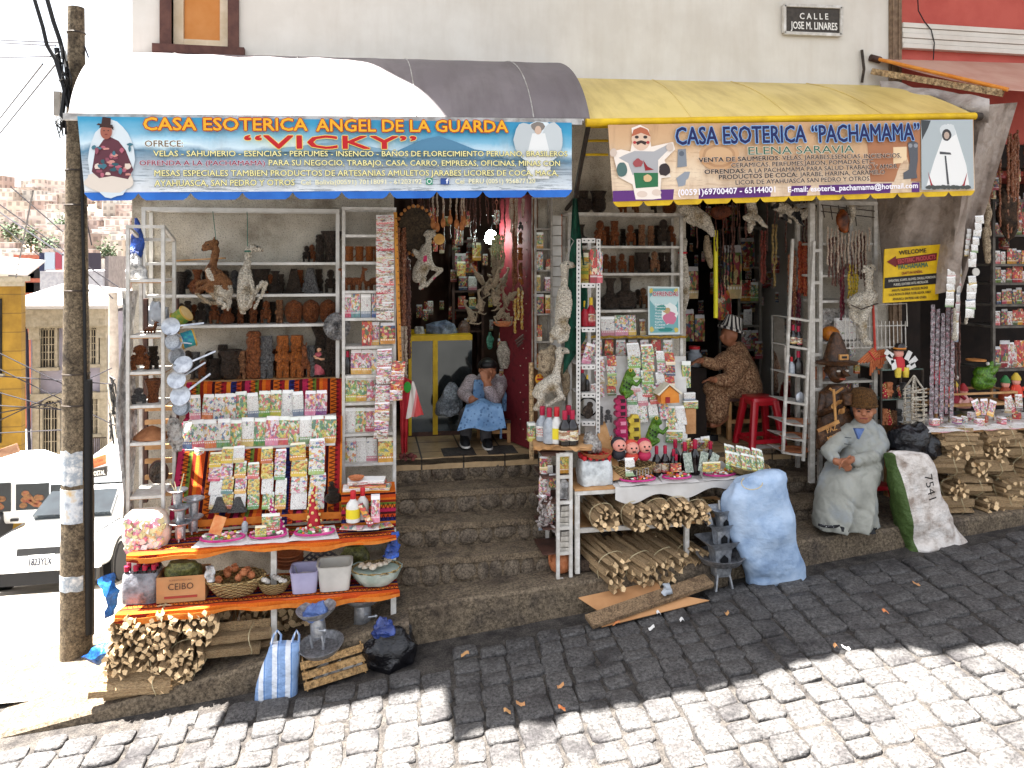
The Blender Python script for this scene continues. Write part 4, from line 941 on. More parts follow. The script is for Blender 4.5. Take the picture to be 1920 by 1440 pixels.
def sachets(label,px0,y0,px1,y1,n,Y,w,mat='print_sachet',hk=1.12,mats=None):
 t=thing('sachet_strip',label,'sachets',at(px1,y1,Y))
 for i in range(n):
  f=(i+.5)/n;px=px0+(px1-px0)*f;h=(y1-y0)/n*hk/ppm(px,Y);c=at(px,y0+(y1-y0)*f,Y);r=random.Random(i+int(px0));W=w/ppm(px,Y)
  b=MB();b.grid(lambda u,v:((u-.5)*W,-.012*(1-abs(2*u-1)**2)*(1-abs(2*v-1)**3)+.003*noise.noise((u*3,v*3,i)),(v-.5)*h),5,5);b.grid(lambda u,v:((.5-u)*W,.006*(1-abs(2*u-1)**2)*(1-abs(2*v-1)**3)+.002,(v-.5)*h),5,5)
  o=link('sachet',b.mesh('sachet',MATS[(mats or[mat])[i%len(mats or[mat])]],True,80),t);o.location=c-t.location;o.rotation_euler=(r.uniform(-.12,.12),r.uniform(-.07,.07),r.uniform(-.2,.2))
 return t
sachets('long strip of white incense sachets hanging down the narrow rack',722,404,722,600,12,-.47,33)
put(('packet','print_dark',2),727,645,-.48,40,'clear bag of seeds under the white sachet strip','packet',None,wide=1.6)
sachets('strip of red and white sachets hanging over the lower packets',722,655,714,822,10,-.48,27,mats=['print_pink','print_sachet'])
sachets('short strip of red snack sachets beside the red cloth',748,678,742,750,4,-.5,24,mats=['print_cardred','print_pink'])
rl=MB();rl.beam(at(741,398,-.46),at(752,735,-.46),.03,.006,(0,-1,0));rl.mat(1)
for k in range(26):p=at(743+k*.4,410+k*12.4,-.466);rl.box(p,(.012,.004,.004 if k%2 else .007))
single('wooden_ruler',rl,[M('ruler_orange','#b3701f','#c98a33',18,.6),m_black],'orange wooden ruler strip fixed to the rack by the doorway','ruler',smooth=False)
tw=thing('tower_rack','open white metal tower rack at the left corner of the stall','rack',at(275,985,-.75))
xa,xb=xat(240,-.95),xat(306,-.95);zt0,zb0=zat(270,428,-.95),zat(270,1000,-.95);w=.024
for x in(xa,xb):
 for y in(-.95,-.62):part('upright',MB().span((x-w/2,y-w/2,zb0),(x+w/2,y+w/2,zt0-(.09 if y>-.7 else 0))),m_rack,tw,smooth=False)
b=MB();b.span((xa-w/2,-.95-w/2,zt0+.001),(xb+w/2,-.95+w/2,zt0+w))
for x in(xa,xb):b.beam((x,-.935,zt0+.01),(x,-.61,zt0-.08),w)
b.beam((xa,-.62,zt0-.075),(xb,-.62,zt0-.075),w);part('top_frame',b,m_rack,tw,smooth=False)
SC=[]
for y in(524,628,697,760,830,930):
 z=zat(272,y,-.95);SC.append(z);part('shelf',MB().span((xa+w/2+.001,-.955,z-.02),(xb-w/2-.001,-.635,z)),m_rack,tw,smooth=False);part('shelf_underside',MB().span((xa+w/2+.002,-.94,z-.028),(xb-w/2-.002,-.64,z-.0205)),m_shelfwood,tw,smooth=False)
m_bag_w=bagmat('white_carrier','#c9c7c6','#dedcda',.4);m_bag_b=bagmat('blue_carrier','#123c94','#1d54b4',.35)
def sack(name,label,cat,Y,prof,mat,amp=.012,f=9,depth=.6,n=26,seed=0,dY=0,sub=6,group=None,e=2.6):
 """bag or sack: prof = list of (py, px left, px right) from top to bottom"""
 b=MB();rings=[]
 for i in range(len(prof)-1):
  for k in range(sub):
   f_=k/sub;y,l,r=[p+(q-p)*f_ for p,q in zip(prof[i],prof[i+1])];rings.append((y,l,r))
 rings.append(prof[-1]);R_=[]
 N=len(rings)
 for i,(y,l,r)in enumerate(rings):
  c=at((l+r)/2,y,Y+dY*i/N);rx=(r-l)/2/ppm((l+r)/2,Y);R_.append((c.x,c.y,c.z,rx,rx*depth,e))
 b.loft(R_,n);crumple(b,amp,f,seed);return single(name,b,mat,label,cat,group=group)
sack('plastic_bag','blue plastic bag tied at the top of the tower rack','bag',-.7,[(412,253,259),(424,250,264),(445,246,266),(478,240,266),(494,244,262)],m_bag_b,.02,14)
sack('plastic_bag','white plastic bag on the top shelf of the tower rack','bag',-.8,[(476,246,258),(490,242,266),(508,240,273),(522,242,274)],m_bag_w,.018,14)
b=MB();b.slab(lambda u,v:at(228+30*u+5*math.sin(v*9+u*3)-6*math.sin(v*math.pi),545+440*v,-1.0+.3*u+.02*math.sin(u*14+v*5)),8,24,(0,.004,0))
single('plastic_sheet',b,M('milky_plastic','#cfcdca','#dddbd8',5,.35,bump=.5,bscale=8,bdist=.04),'white plastic sheet hanging down the left side of the tower rack','sheet')
put(('idol',T,2),262,693,-.85,46,'brown cat shaped clay figure on the tower rack','figurine',None,.4,1.2);put(('idol',D_,1),287,693,-.8,44,'dark clay figure behind the cat shaped one','figurine',None,.3)
put(('idol',G,2),260,759,-.85,32,'small grey figure on the tower rack','figurine',None,.4,1.3);put(('vase',T,'keru'),287,757,-.82,46,'square reddish pot on the tower rack','vase');put(('clayllama',),283,627,-.82,26,'small carved animal on the upper tower shelf','figurine',None,1.0,1.6)
single('powder_heap',MB().lathe([(.13,0),(.12,.02),(.07,.06),(.02,.085),(.004,.09)],on(SC[4],284,-.8),18).jitter(.01,20),M('brown_powder','#8c5a3a','#a5704a',20,.95),'heap of brown powder on the tower shelf','powder')
cr=thing('slat_rack','old wooden slat rack standing behind the tower rack','rack',at(300,940,-.35))
for x in(xat(272,-.4),xat(330,-.4)):part('upright',MB().span((x-.02,-.42,zat(300,940,-.4)),(x+.02,-.38,zat(300,560,-.4))),m_brownwood,cr,smooth=False)
for y in(770,795,842,868,898,930):part('slat',MB().span((xat(272,-.45),-.46,zat(300,y,-.45)),(xat(330,-.45),-.425,zat(300,y-8,-.45))),m_shelfwood,cr,smooth=False)
dr=thing('hand_drum','round dark leather drum leaning behind the tower rack','drum',at(298,908,-.5));dc=at(298,885,-.5)
part('skin',MB().loft([(0,0,0,.062,.082),(0,0,.012,.068,.088),(0,0,.02,.06,.08)],22).move(Matrix.Translation(dc)@Matrix.Rotation(R(90),4,'X')),MATS[D_],dr);part('rim',MB().torus(dc+Vector((0,-.01,0)),.068,.008,22,6,'Y',1.29),m_brownwood,dr)
def tilt(o,e):o.rotation_euler=e;return o
for i,(px,y,r,e,l)in enumerate(((320,612,17,(1.35,-.05,.1),'topmost pierced skimmer with its handle pointing right'),(343,684,18,(1.0,-.35,.1),'pierced skimmer tilted under the white labelled pans'),(331,712,17,(1.25,-.5,.2),'skimmer with a long handle above the white tub'),(338,742,19,(1.2,-.6,.1),'lowest skimmer with its handle pointing up right'))):
 spawn(('ladle',),at(px,y,-1.0-.012*i),l,'skimmer','aluminium skimmers hanging from the tower rack',scale=r/ppm(px,-1)/.18,rot=e)
def mk_pan():
 t=E0('small_pan');part('bowl',MB().lathe([(.5,0),(.9,.1),(1,.7),(1.05,.72),(.95,.68),(.85,.15),(.02,.06)],n=24),m_alu,t);part('handle',MB().beam((1,0,.66),(2.1,0,.72),.16,.06),m_alu,t);part('paper_tag',MB().box((0,0,-.012),(.9,.9,.02)),m_wht,t);return t
for px,y,e,l in((322,640,(1.5,.2,.5),'small aluminium pan with paper tag beside the blue toy drum'),(326,668,(1.6,.3,.9),'aluminium pan hanging edge on below the toy drum'),(337,764,(1.3,.3,.4),'aluminium pan hanging lowest above the foil bag')):
 spawn(('pan',),at(px,y,-.97),l,'pan','aluminium pans hanging from the tower rack',scale=.062,rot=e)
def toydrum(px,y,Y,label,c1,c2,e):
 t=thing('toy_drum',label,'drum',at(px,y,Y));t.rotation_euler=e
 for nm,mb,m in(('shell',MB().lathe([(.06,-.05),(.06,.05)],n=20),M('drum_'+c1,c1,c2,30,.7)),('skin',MB().lathe([(.058,.05),(.058,.054),(.002,.055)],n=20).lathe([(.058,-.05),(.058,-.054),(.002,-.055)],n=20),M('drum_skin','#c9ad78','#b8965c',10,.6)),('hoop',MB().torus((0,0,.046),.062,.006,20,6).torus((0,0,-.046),.062,.006,20,6),M('drum_hoop','#b08a3a',rough=.5,bump=0))):
  o=link(nm,mb.mesh(nm,m),t)
toydrum(352,636,-.9,'blue and gold toy drum hanging by the skimmers','#1f5f7f','#2f8f8a',(0,1.3,.3));toydrum(340,594,-.85,'green and yellow toy drum above the skimmers','#8f8a2a','#4f7a35',(.4,.9,.2))
sack('foil_bag','dark silvery foil bag hanging below the pans','bag',-.85,[(780,318,326),(795,314,338),(825,316,342),(848,326,340)],M('foil','#5a5450','#bdb8b2',22,.3,metal=.5,bump=.9,bscale=30,bdist=.03,c3='#2c2824'),.012,30)
sack('clear_bag','clear plastic bag of trinkets on the third shelf left','bag',-.2,[(566,285,300),(580,278,312),(600,276,316),(608,282,312)],m_clear,.015,20)
part_=MB();part_.beam(at(330,489,-.15),at(420,484,-.2),.1,.012);single('loose_plank',part_,m_shelfwood,'loose plank lying on the top shelf of the wall rack','plank',smooth=False)
Y=-.42;b=MB()
pxl(b,Y,[(384,462,5),(391,459,8),(399,458,8),(405,455,6)]);pxl(b,Y,[(380,468,3.2),(388,465,5),(397,461,7)])
pxl(b,Y,[(401,456,7),(405,470,7),(401,490,7),(396,505,9)]);pxl(b,Y,[(396,508,12),(405,522,18),(416,535,19),(421,548,16)])
pxl(b,Y,[(396,515,9,-.03),(398,532,6,-.03),(372,544,4,-.05),(368,550,3.5,-.05),(395,570,3,-.04)]);pxl(b,Y,[(396,528,6,.03),(370,530,4,.03),(372,548,3,.03),(388,536,2.5,.03)])
pxl(b,Y,[(420,545,13,-.03),(400,545,6,-.05),(388,542,4.5,-.05),(424,574,3.5,-.05),(418,578,3,-.05)]);pxl(b,Y,[(424,550,12,.04),(402,556,5,.03),(420,570,3.5,.03),(380,566,2.6,.02)]);pxl(b,Y,[(425,550,9),(430,566,5),(428,580,3)])
for s in(-1,1):pxl(b,Y,[(400,453,2.5,s*.02),(402,445,1.6,s*.025)])
lo=furry('llama_fetus',b,[m_fur_br,m_fur_w,m_hide],'brown and white llama fetus with folded legs hanging from a string','llama fetus',.006,.006,70,smooth=1,pm=lambda p:1 if noise.noise(p*9)+(.55 if p.z<zat(400,535,Y)and p.x>xat(405,Y)else-.35)>.1 else(2 if p.z<zat(400,548,Y)and p.x<xat(408,Y)else 0))
def cordto(o,pts,mat,r=.003):
 b=MB().tube(pts,r,5);part('cord',b,mat,o)
m_gstring=flat('green_string','#2f6f5f',.8)
cordto(lo,[at(405,458,Y),at(404,440,Y),at(400,406,Y+.1),at(399,396,-.24)],m_gstring)
eye=MB().ball(at(390,459,Y-.035),.006,8,5).ball(at(379,469,Y-.01),.006,8,5);part('eye',eye,m_black,lo)
b=MB();Y=-.42
pxl(b,Y,[(466,469,6),(474,465,8),(482,466,6),(489,468,4),(492,470,3)]);pxl(b,Y,[(466,470,6),(465,485,5.5),(463,500,7),(460,512,11)]);pxl(b,Y,[(460,515,12),(459,535,13.5),(457,555,13),(457,574,10),(456,583,6)])
pxl(b,Y,[(464,572,8,-.03),(478,548,5,-.06),(492,530,4.5,-.08),(499,531,4,-.08),(492,552,3,-.09),(481,570,2.6,-.09),(478,578,2.6,-.09)]);pxl(b,Y,[(468,520,5,-.04),(474,538,3.6,-.1),(472,556,3,-.1),(467,570,2.5,-.1)])
for s in(-1,1):pxl(b,Y,[(469,464,2.5,s*.02),(464,468,1.8,s*.03)])
lw=furry('llama_fetus',b,[m_fur_w],'white woolly llama fetus with bent legs hanging from a green string','llama fetus',.006,.010,60,smooth=1)
cordto(lw,[at(466,470,Y),at(464,460,Y),at(464,412,Y+.1),at(463,396,-.24)],m_gstring);part('eye',MB().ball(at(482,463,Y-.028),.008,8,5).ball(at(491,470,Y-.01),.006,8,5),m_black,lw)
part('halter',MB().torus(at(466,471,Y),.028,.006,14,5),m_gstring,lw)
def table(name,label,pts,zt,th,mat,edge,legs,drop=.03,lbl='table'):
 """pts: plan outline (x, y) front-left, front-right, back-right, back-left"""
 (x0,y0),(x1,y1),(x2,y2),(x3,y3)=pts
 t=thing(name,label,lbl,((x0+x1)/2,y0,zt-th))
 part('table_top',MB().poly([(x0,y0,zt-th),(x1,y1,zt-th),(x2,y2,zt-th),(x3,y3,zt-th)],(0,0,th-.004)),m_shelfwood,t,smooth=False)
 def fn(u,v):
  fx,fy=x0+(x1-x0)*u,y0+(y1-y0)*u;bx,by=x3+(x2-x3)*u,y3+(y2-y3)*u
  if v<.7:q=v/.7;return(bx+(fx-bx)*q,by+(fy-.012-by)*q,zt+.002*math.sin(u*40))
  q=(v-.7)/.3;return(fx+.006*math.sin(u*21),fy-.014-.01*math.sin(u*15+q)**2,zt-q*(drop+.016*math.sin(u*11)+.01*math.sin(u*29)))
 part('cloth',MB().slab(fn,44,12,(0,.004,-.003)),mat,t)
 part('cloth_hem',MB().slab(lambda u,v:(x0+(x1-x0)*u+.006*math.sin(u*21),y0+(y1-y0)*u-.02-.01*math.sin(u*15)**2,zt-(drop+.016*math.sin(u*11)+.01*math.sin(u*29))*(.5+.55*v)),44,2,(0,.003,0)),edge,t)
 for x,y,zb in legs:part('leg',MB().span((x-.02,y-.02,zb),(x+.02,y+.02,zt-th-.001)),m_rack,t,smooth=False)
 return t
m_orange=MATS['orange_cloth']
ZT=zat(490,1022,-1.22);ZL=zat(480,1125,-1.25)
table('stall_table','upper table of the left stall covered in striped textile',[(xat(238,-1.22),-1.22),(xat(742,-1.22),-1.20),(xat(735,-.8),-.84),(xat(300,-.8),-.84)],ZT,.03,m_aguayo_y,m_orange,[(xat(513,-1.12),-1.1,.1),(xat(252,-1.1),-1.08,0),(xat(738,-1.0),-.95,.3)],.045)
table('stall_table','lower shelf of the left stall covered in zigzag edged textile',[(xat(216,-1.28),-1.28),(xat(748,-1.26),-1.26),(xat(738,-.85),-.80),(xat(290,-.85),-.80)],ZL,.03,m_aguayo_y,m_orange,[(xat(513,-1.2),-1.16,.08),(xat(738,-1.16),-1.12,.12),(xat(250,-1.2),-1.18,0)],.06)
bx=thing('draped_box','box covered in striped textile under the white bottles','box',at(690,1000,-.9))
part('textile_cover',MB().span((xat(640,-1.0),-1.0,ZT+.004),(xat(742,-1.0),-.72,zat(690,925,-1.0))),m_aguayo_h,bx,smooth=False)
m_white_p=M('white_paper','#d9d7d3','#c9c6c2',6,.8,bump=.3);m_magenta=M('magenta_foil','#b01f6e','#c9408a',12,.4)
SW=['#c9405a','#d9b53a','#e3ddd2','#4f8f4c','#d98aa0','#8f5a3a','#e6e0d6','#d9742e']
def offering(label,px,y,w,seed,Y=-1.08,z=None):
 r=random.Random(seed);z=z or ZT;W=w/ppm(px,Y)/2;c=Vector((xat(px,Y),Y,z+.006))
 t=thing('offering_plate',label,'offering',c)
 part('paper',MB().slab(lambda u,v:c+Vector(((u-.5)*W*2*(1-.25*v),(v-.45)*.26,.012*noise.noise((u*3,v*3,seed))+.01*(v>.8))),10,8,(0,0,-.003)),m_white_p,t)
 part('foil_rim',MB().torus(c+Vector((0,-.01,.022)),W*.78,.009,28,6,'Z',.55),m_magenta,t)
 for ci in range(5):
  b=MB()
  for k in range(9):
   a=r.uniform(0,6.28);q=r.random()**.6*W*.68;b.ball(c+Vector((q*math.cos(a),q*.52*math.sin(a)-.01,.028+.018*r.random())),(r.uniform(.008,.02),r.uniform(.008,.016),r.uniform(.006,.014)),7,4)
  part('sweets',b,ink(SW[(seed+ci)%8]),t)
 return t
offering('offering of white sweets on paper with a magenta rim, leftmost on the table',418,1005,100,1)
offering('offering with a little yellow sun face in the middle of the table',503,1000,84,2)
offering('offering heaped with white wool at the right of the paper sheets',590,998,92,3)
bb=MB();bb.box(at(408,1000,-1.06)+Vector((0,0,.06)),(.085,.01,.13),rot=Euler((-.3,.35,.1)));single('orange_card',bb,M('orange_card','#c9622a','#d9a06a',9,.7),'orange card leaning over the leftmost offering','card',smooth=False)
put(('carton','print_green',.95,.12),508,997,-1.06,34,'small green framed card behind the sun face offering','card');put(('carton','print_yellow',1.0,.3),489,1006,-1.14,20,'yellow sun face sugar block','sweet')
def mk_cone(c):
 t=E0('paper_cone');b=MB();q=[]
 for i in range(9):q.append((.06*math.sin(i*.9)*(i/8),.02*math.cos(i),i/8))
 b.tube(q,[.22,.2,.17,.15,.12,.1,.07,.05,.02],12);part('cone',b,ink(c),t)
 f=MB()
 for i in range(30):
  a=i*2.4;z=i/32;r=.24*(1-z*.85);f.ball((r*math.cos(a)+.05*math.sin(z*7)*z,r*math.sin(a),z),(.05,.05,.035),6,4)
 part('tinsel',f,ink('#d9cdbf' if c!='#a81c2c' else '#d9c07a'),t);return t
put(('cone','#b01f6e'),526,998,-1.0,66,'magenta tinsel cone on the middle offering','decoration',None,0,.8,(0,-.3,0));put(('cone','#a81c2c'),588,1000,-1.0,88,'tall red and white striped tinsel cone on the right offering','decoration',None,0,.75)
put(('bottle','clear_plastic','cap_crimson',None),459,997,-1.02,28,'little greenish bottle between the offerings','bottle',None,0,1.3)
m_lemon=flat('label_lemon','#d9c52a',.5);m_milk=M('milky_bottle','#c9c6c0','#d6d3cd',9,.35,bump=0);m_redc=flat('cap_red','#b8202a',.4)
put(('bottle','milky_bottle','cap_red','label_lemon'),662,978,-1.08,58,'white bottle with red cap and yellow label at the table end','bottle',None,0,1.4);put(('bottle','milky_bottle','cap_red',None),680,972,-1.02,58,'plain white bottle with red cap behind the yellow labelled one','bottle',None,0,1.2)
tb=MB().tube([at(675,945,-1.1),at(696,985,-1.13)],[.022,.026],10);single('red_tube',tb,MATS['print_cardred'],'slanting red printed tube in front of the white bottles','tube');put(('carton','print_pink',.32,.25),704,978,-1.08,50,'upright pink and purple box at the table end','box')
for i,(px,y)in enumerate(((660,990),(690,992),(715,990))):single('leaflet',MB().box(at(px,y,-1.12+.02*i)+Vector((0,0,.006*i+.004)),(.16,.1,.006),rz=.3*i-.3),MATS['print_white']if i%2 else MATS['print_card'],f'printed leaflet lying flat at the table end, {ORD[i]} from the left','leaflet',group='leaflets at the table end',smooth=False)
put(('vase',D_,'squat'),625,942,-.92,24,'small dark stone bowl right of the sloping packs','bowl',None,0,1.5);put(('idol',D_,2),622,925,-.88,22,'tiny black figure above the small dark bowl','figurine')
zb=zat(690,925,-1.0)
for i,(px,dz,w,m)in enumerate(((668,0,.2,'print_white'),(708,0,.2,'print_card'),(690,.026,.28,'print_cardred'),(670,.052,.15,'print_sachet'),(700,.055,.18,'print_white'))):
 single('goods_box',MB().box((xat(px,-.92),-.9,zb+.017+dz),(w,.13,.024),rz=random.Random(px).uniform(-.2,.2)),MATS[m],f'flat box in the stack on the draped box, {["bottom left", "bottom right", "middle red", "top left", "top right"][i]}','box',group='flat boxes on the draped box',smooth=False)
o=spawn(('claybowl',),(xat(668,-.9),-.92,zb+.085),'small brown bowl on top of the flat boxes','bowl',None,0,.06)
sb=sack('sweet_bag','clear bag of pastel cube sweets at the left end of the table','sweets',-1.06,[(955,250,300),(965,238,312),(990,234,318),(1015,234,316),(1030,240,310)],M('sweet_bag_film','#d0c4b8','#b8a696',8,.3,bump=.5),.006,14,.5)
for ci,col in enumerate(('#d9a8b4','#d9cf9a','#cfd6b4','#e0dcd4','#c98496','#c9bc8a')):
 b=MB();r=random.Random(ci+3)
 for k in range(13):
  py_=966+60*r.random();px_=243+66*r.random();p=at(px_,py_,-1.06);e=(px_-276)/44;p.y=-1.06-.075*max(0,1-e*e)**.5-.012
  b.box(p,(.04,.03,.036),rot=Euler((r.uniform(-.5,.5),r.uniform(-.8,.8),r.uniform(-.5,.5))))
 part('sweet_cubes',b,ink(col),sb,smooth=False)
for i,(px,y,h,l)in enumerate(((338,1014,40,'bottom burner of the front stack'),(337,984,38,'middle burner of the front stack'),(333,950,36,'top burner of the front stack with sticks in it'),(362,1000,36,'bottom burner of the back stack'),(363,968,38,'top burner of the back stack'))):
 put(('cupburner',),px,y,-1.08+.09*(i>2),h,f'small aluminium {l}','burner','nested aluminium burners')
single('incense_sticks',MB().tube([at(333,930,-1.08),at(318,902,-1.08)],.004,5).tube([at(333,930,-1.08),at(327,903,-1.08)],.004,5).tube([at(335,930,-1.08),at(345,888,-1.08)],.004,5),m_twine,'pale sticks standing in the top burner','sticks')
bw=.2;bp=thing('bottle_pack','shrink wrapped pack of dark bottles with pink caps on the lower shelf','bottles',on(ZL+.006,267,-1.1))
cx=bp.location.x;W=66/ppm(267,-1.15)
film=MB();film.loft([(cx,-1.08,ZL+.006,W/2,.1,5),(cx,-1.08,ZL+.1,W/2*1.02,.105,5),(cx,-1.08,ZL+.2,W/2*.97,.1,5),(cx,-1.08,ZL+.215,W/2*.9,.09,5)],28);crumple(film,.008,14)
part('film',film,M('shrink_film','#3f3d42','#85848a',7,.15,bump=.6,bscale=20,bdist=.02,c3='#201e22',spec=.8),bp)
for i in range(4):
 for j in range(3):
  x,y=cx+(i-1.5)*W/4.2,-1.15+j*.065;b=MB().lathe([(.016,.17),(.014,.235)],(x,y,ZL+.006),10);part('bottle_neck',b,m_glassdark,bp);part('cap',MB().lathe([(.017,.225),(.018,.26),(.002,.262)],(x,y,ZL+.006),10),MATS['cap_crimson'],bp)
spawn(('claybowl',),at(290,1052,-1.0),'brown clay bowl resting on the dark bottle pack','bowl',None,0,.11)
m_card=M('cardboard','#a9794f','#b98a5e',4,.85,bump=.15)
cb=thing('cardboard_box','open cardboard box lettered CEIBO with a green bag inside','box',on(ZL+.006,344,-1.12));cx=cb.location.x;W=86/ppm(344,-1.2);H=48/ppm(344,-1.2)
b=MB();z0=ZL+.006;b.span((cx-W/2,-1.2,z0),(cx+W/2,-1.195,z0+H)).span((cx-W/2,-1.0,z0),(cx+W/2,-.995,z0+H)).span((cx-W/2,-1.1945,z0),(cx-W/2+.005,-1.0005,z0+H)).span((cx+W/2-.005,-1.1945,z0),(cx+W/2,-1.0005,z0+H)).span((cx-W/2+.006,-1.194,z0),(cx+W/2-.006,-1.001,z0+.005))
b.beam((cx-W/2,-.998,z0+H),(cx-W/2-.03,-.998+.03,z0+H+.03),.004,.004);part('carton',b,m_card,cb,smooth=False)
letter('CEIBO',ink('#4a3226'),cb,(cx-W*.26,-1.2,z0+H*.5),(cx+W*.26,-1.2,z0+H*.5),H*.26,lift=.002);letter('ALIMENTO NATURAL',ink('#6a4a38'),cb,(cx-W*.24,-1.2,z0+H*.84),(cx+W*.24,-1.2,z0+H*.84),H*.06,lift=.002)
part('printed_bar',MB().span((cx-W*.34,-1.203,z0+H*.16),(cx+W*.34,-1.2005,z0+H*.25)),ink('#9c3a2e'),cb,smooth=False)
sack('green_bag','olive green bag bulging from the cardboard box','bag',-1.1,[(1052,322,365),(1062,312,378),(1085,312,380),(1108,314,376)],M('olive_film','#5a5a2e','#8a8a4e',9,.4,bump=.8),.012,14,.45)
def basket(label,px,y,w,Y,sc_y=.75,hz=1):
 k=w/2/ppm(px,Y);return spawn(('basket',),on(ZL+.006,px,Y),label,'basket',None,0,(k,k*sc_y,k*hz))
basket('large pale basket of small clay pots on the lower shelf',441,1108,112,-1.12,.7,1.1)
kz=ZL+.006+.5*56/ppm(441,-1.12)
for i,(px,dy,dz,rx)in enumerate(((410,-.03,-.01,.6),(428,.03,.0,-.4),(446,-.04,-.005,.5),(462,.03,.012,0),(476,-.02,.0,.7),(440,.06,.03,.3),(458,-.05,.03,-.6),(420,.05,.03,.9))):spawn(('claypot',),(xat(px,-1.12),-1.12+dy,kz+dz),f'little clay pot, {ORD[i]} in the large pale basket','pot','clay pots in the basket',.5*i,.05,(rx,.3*rx,i))
sack('white_liner','white plastic lining over the left rim of the large basket','liner',-1.2,[(1062,386,398),(1075,384,402),(1090,388,400)],m_bag_w,.012,20,.5)
basket('small pale basket of stone pieces on the lower shelf',514,1110,64,-1.15,.75,1.3)
r=random.Random(8)
for i in range(9):single('pale_stone',MB().ball((xat(493+i*5.2,-1.15),-1.15+r.uniform(-.06,.06),ZL+.10+r.uniform(0,.02)),(.022,.018,.015),7,5).jitter(.008,40,i),M('pale_mineral','#9c958c','#c9c4bc',9,.7,var=.2),f'pale mineral lump, {ORD[i]} from the left in the small basket','stone',group='mineral lumps in the small basket')
def tub(label,px,w,h,m1,fill,Y=-1.14):
 W=w/ppm(px,Y);H=h/ppm(px,Y);c=on(ZL+.006,px,Y);t=thing('plastic_tub',label,'tub',c)
 b=MB();b.loft([(c.x,Y,c.z,W*.42,.085,6),(c.x,Y,c.z+H,W*.5,.105,6),(c.x,Y,c.z+H+.004,W*.52,.112,6),(c.x,Y,c.z+H,W*.47,.098,6),(c.x,Y,c.z+.012,W*.4,.08,6)],28);part('tub',b,m1,t)
 b=MB();b.loft([(c.x,Y,c.z+.013,W*.39,.078,6),(c.x,Y,c.z+H*.55,W*.445,.09,6),(c.x-.01,Y,c.z+H*.68,W*.2,.05,3)],24);b.jitter(.006,40);part('contents',b,fill,t);return t
t1=tub('lilac plastic tub of white flakes with a spoon on the lower shelf',572,52,40,M('lilac_plastic','#9a96b4','#aeaac4',5,.3,bump=0),M('white_flakes','#a8a5a8','#dcd9d6',40,.8))
part('spoon',MB().tube([at(553,1062,-1.12),at(562,1090,-1.15)],.005,6),m_alud,t1)
tub('translucent white tub of pale powder on the lower shelf',628,64,46,M('milk_plastic','#b4b0a8','#c4c0b8',5,.3,bump=0),M('pale_powder','#cdc39a','#ded6b4',12,.9))
k=94/2/ppm(705,-1.12)
bk=spawn(('basket',),on(ZL+.006,705,-1.12),'basket wrapped in greenish plastic holding shells and sticks','basket',None,0,(k,k*.75,k*1.15))
w2=MB();c=on(ZL+.006,705,-1.12);w2.lathe([(.6,.01),(.86,.25),(1.03,.56),(1.06,.6),(.98,.55)],(0,0,0),34);crumple(w2,.05,3);w2.v=[(c.x+p[0]*k,c.y+p[1]*k*.75,c.z+p[2]*k)for p in w2.v];single('plastic_wrap',w2,M('pale_green_film','#8fa398','#b9c6bc',8,.3,bump=.8),'pale green plastic wrapped round the right end basket','wrap')
for i in range(8):single('shell_piece',MB().ball((xat(678+i*7,-1.12),-1.12+r.uniform(-.07,.07),ZL+.135+r.uniform(0,.02)),(.03,.025,.016),8,5).jitter(.012,30,i),M('shell','#a98a68','#d6cfc2',9,.6,var=.2),f'pale shell piece, {ORD[i]} from the left in the wrapped basket','shell',group='shells in the wrapped basket')
for i in range(4):spawn(('claybowl',),at(541,1062-i*7,-.95),f'brown clay bowl, {ORD[i]} from the bottom of the stack behind the baskets','bowl','stacked clay bowls',0,(.11,.11,.06))
pc=thing('plastic_crate','dark grid bottomed crate tipped behind the tubs','crate',at(605,1055,-.92));b=MB();q=[at(x,y,-.9-.06*(y>1040))for x,y in((566,1052),(600,1022),(640,1048),(604,1072))]
for i in range(6):
 b.beam(q[0].lerp(q[1],i/5),q[3].lerp(q[2],i/5),.012);b.beam(q[0].lerp(q[3],i/5),q[1].lerp(q[2],i/5),.012)
part('grid',b,M('grey_crate','#3c3638','#565052',9,.6),pc,smooth=False)
sack('blue_bag','blue crumpled bag tied at the right end of the table','bag',-1.18,[(998,738,746),(1010,732,747),(1030,724,748),(1044,716,746)],m_bag_b,.015,24,.5)
sack('olive_sack','olive sack standing in shadow behind the tubs','sack',-.85,[(1020,645,680),(1040,638,690),(1075,640,690)],MATS['olive_film'],.02,12,.6)
W_=[(255,1192,33,30),(316,1190,36,32),(378,1186,34,28),(243,1244,32,26),(300,1244,38,32),(355,1250,34,28),(338,1282,36,28),(420,1172,26,14)]
nm=['upper left','upper middle','upper right','middle left','centre','middle right','lowest right','shadowed back']
for i,(px,y,r_,n)in enumerate(W_):
 Yb=-1.12 if i<7 else-.8;bundle(at(px,y,Yb),f'firewood bundle, {nm[i]} of the big pile under the left stall',r_/ppm(px,Yb),.36,n,(.08,0,.12*(i%3-1)),i+2,'firewood bundles under the left stall')
for i,(px,y)in enumerate(((545,1170),(585,1190),(478,1160),(520,1195),(560,1215))):bundle(at(px,y,-.75),f'dark firewood bundle in the shadow under the left stall, {ORD[i]} of five',26/ppm(px,-.75),.3,14,(.05,0,.1*i-.2),i+20,'firewood bundles under the left stall')
bundle(at(449,1226,-1.16),'firewood bundle lying sideways on the kerb beside the striped bag',31/ppm(449,-1.16),104/ppm(449,-1.16),7,(0,0,R(90)),31,'firewood bundles under the left stall',.95,.052)
bundle(at(264,1304,-1.24),'firewood bundle lying sideways at the bottom left of the pile',27/ppm(264,-1.24),140/ppm(264,-1.24),7,(0,0,R(86)),32,'firewood bundles under the left stall',.9,.048)
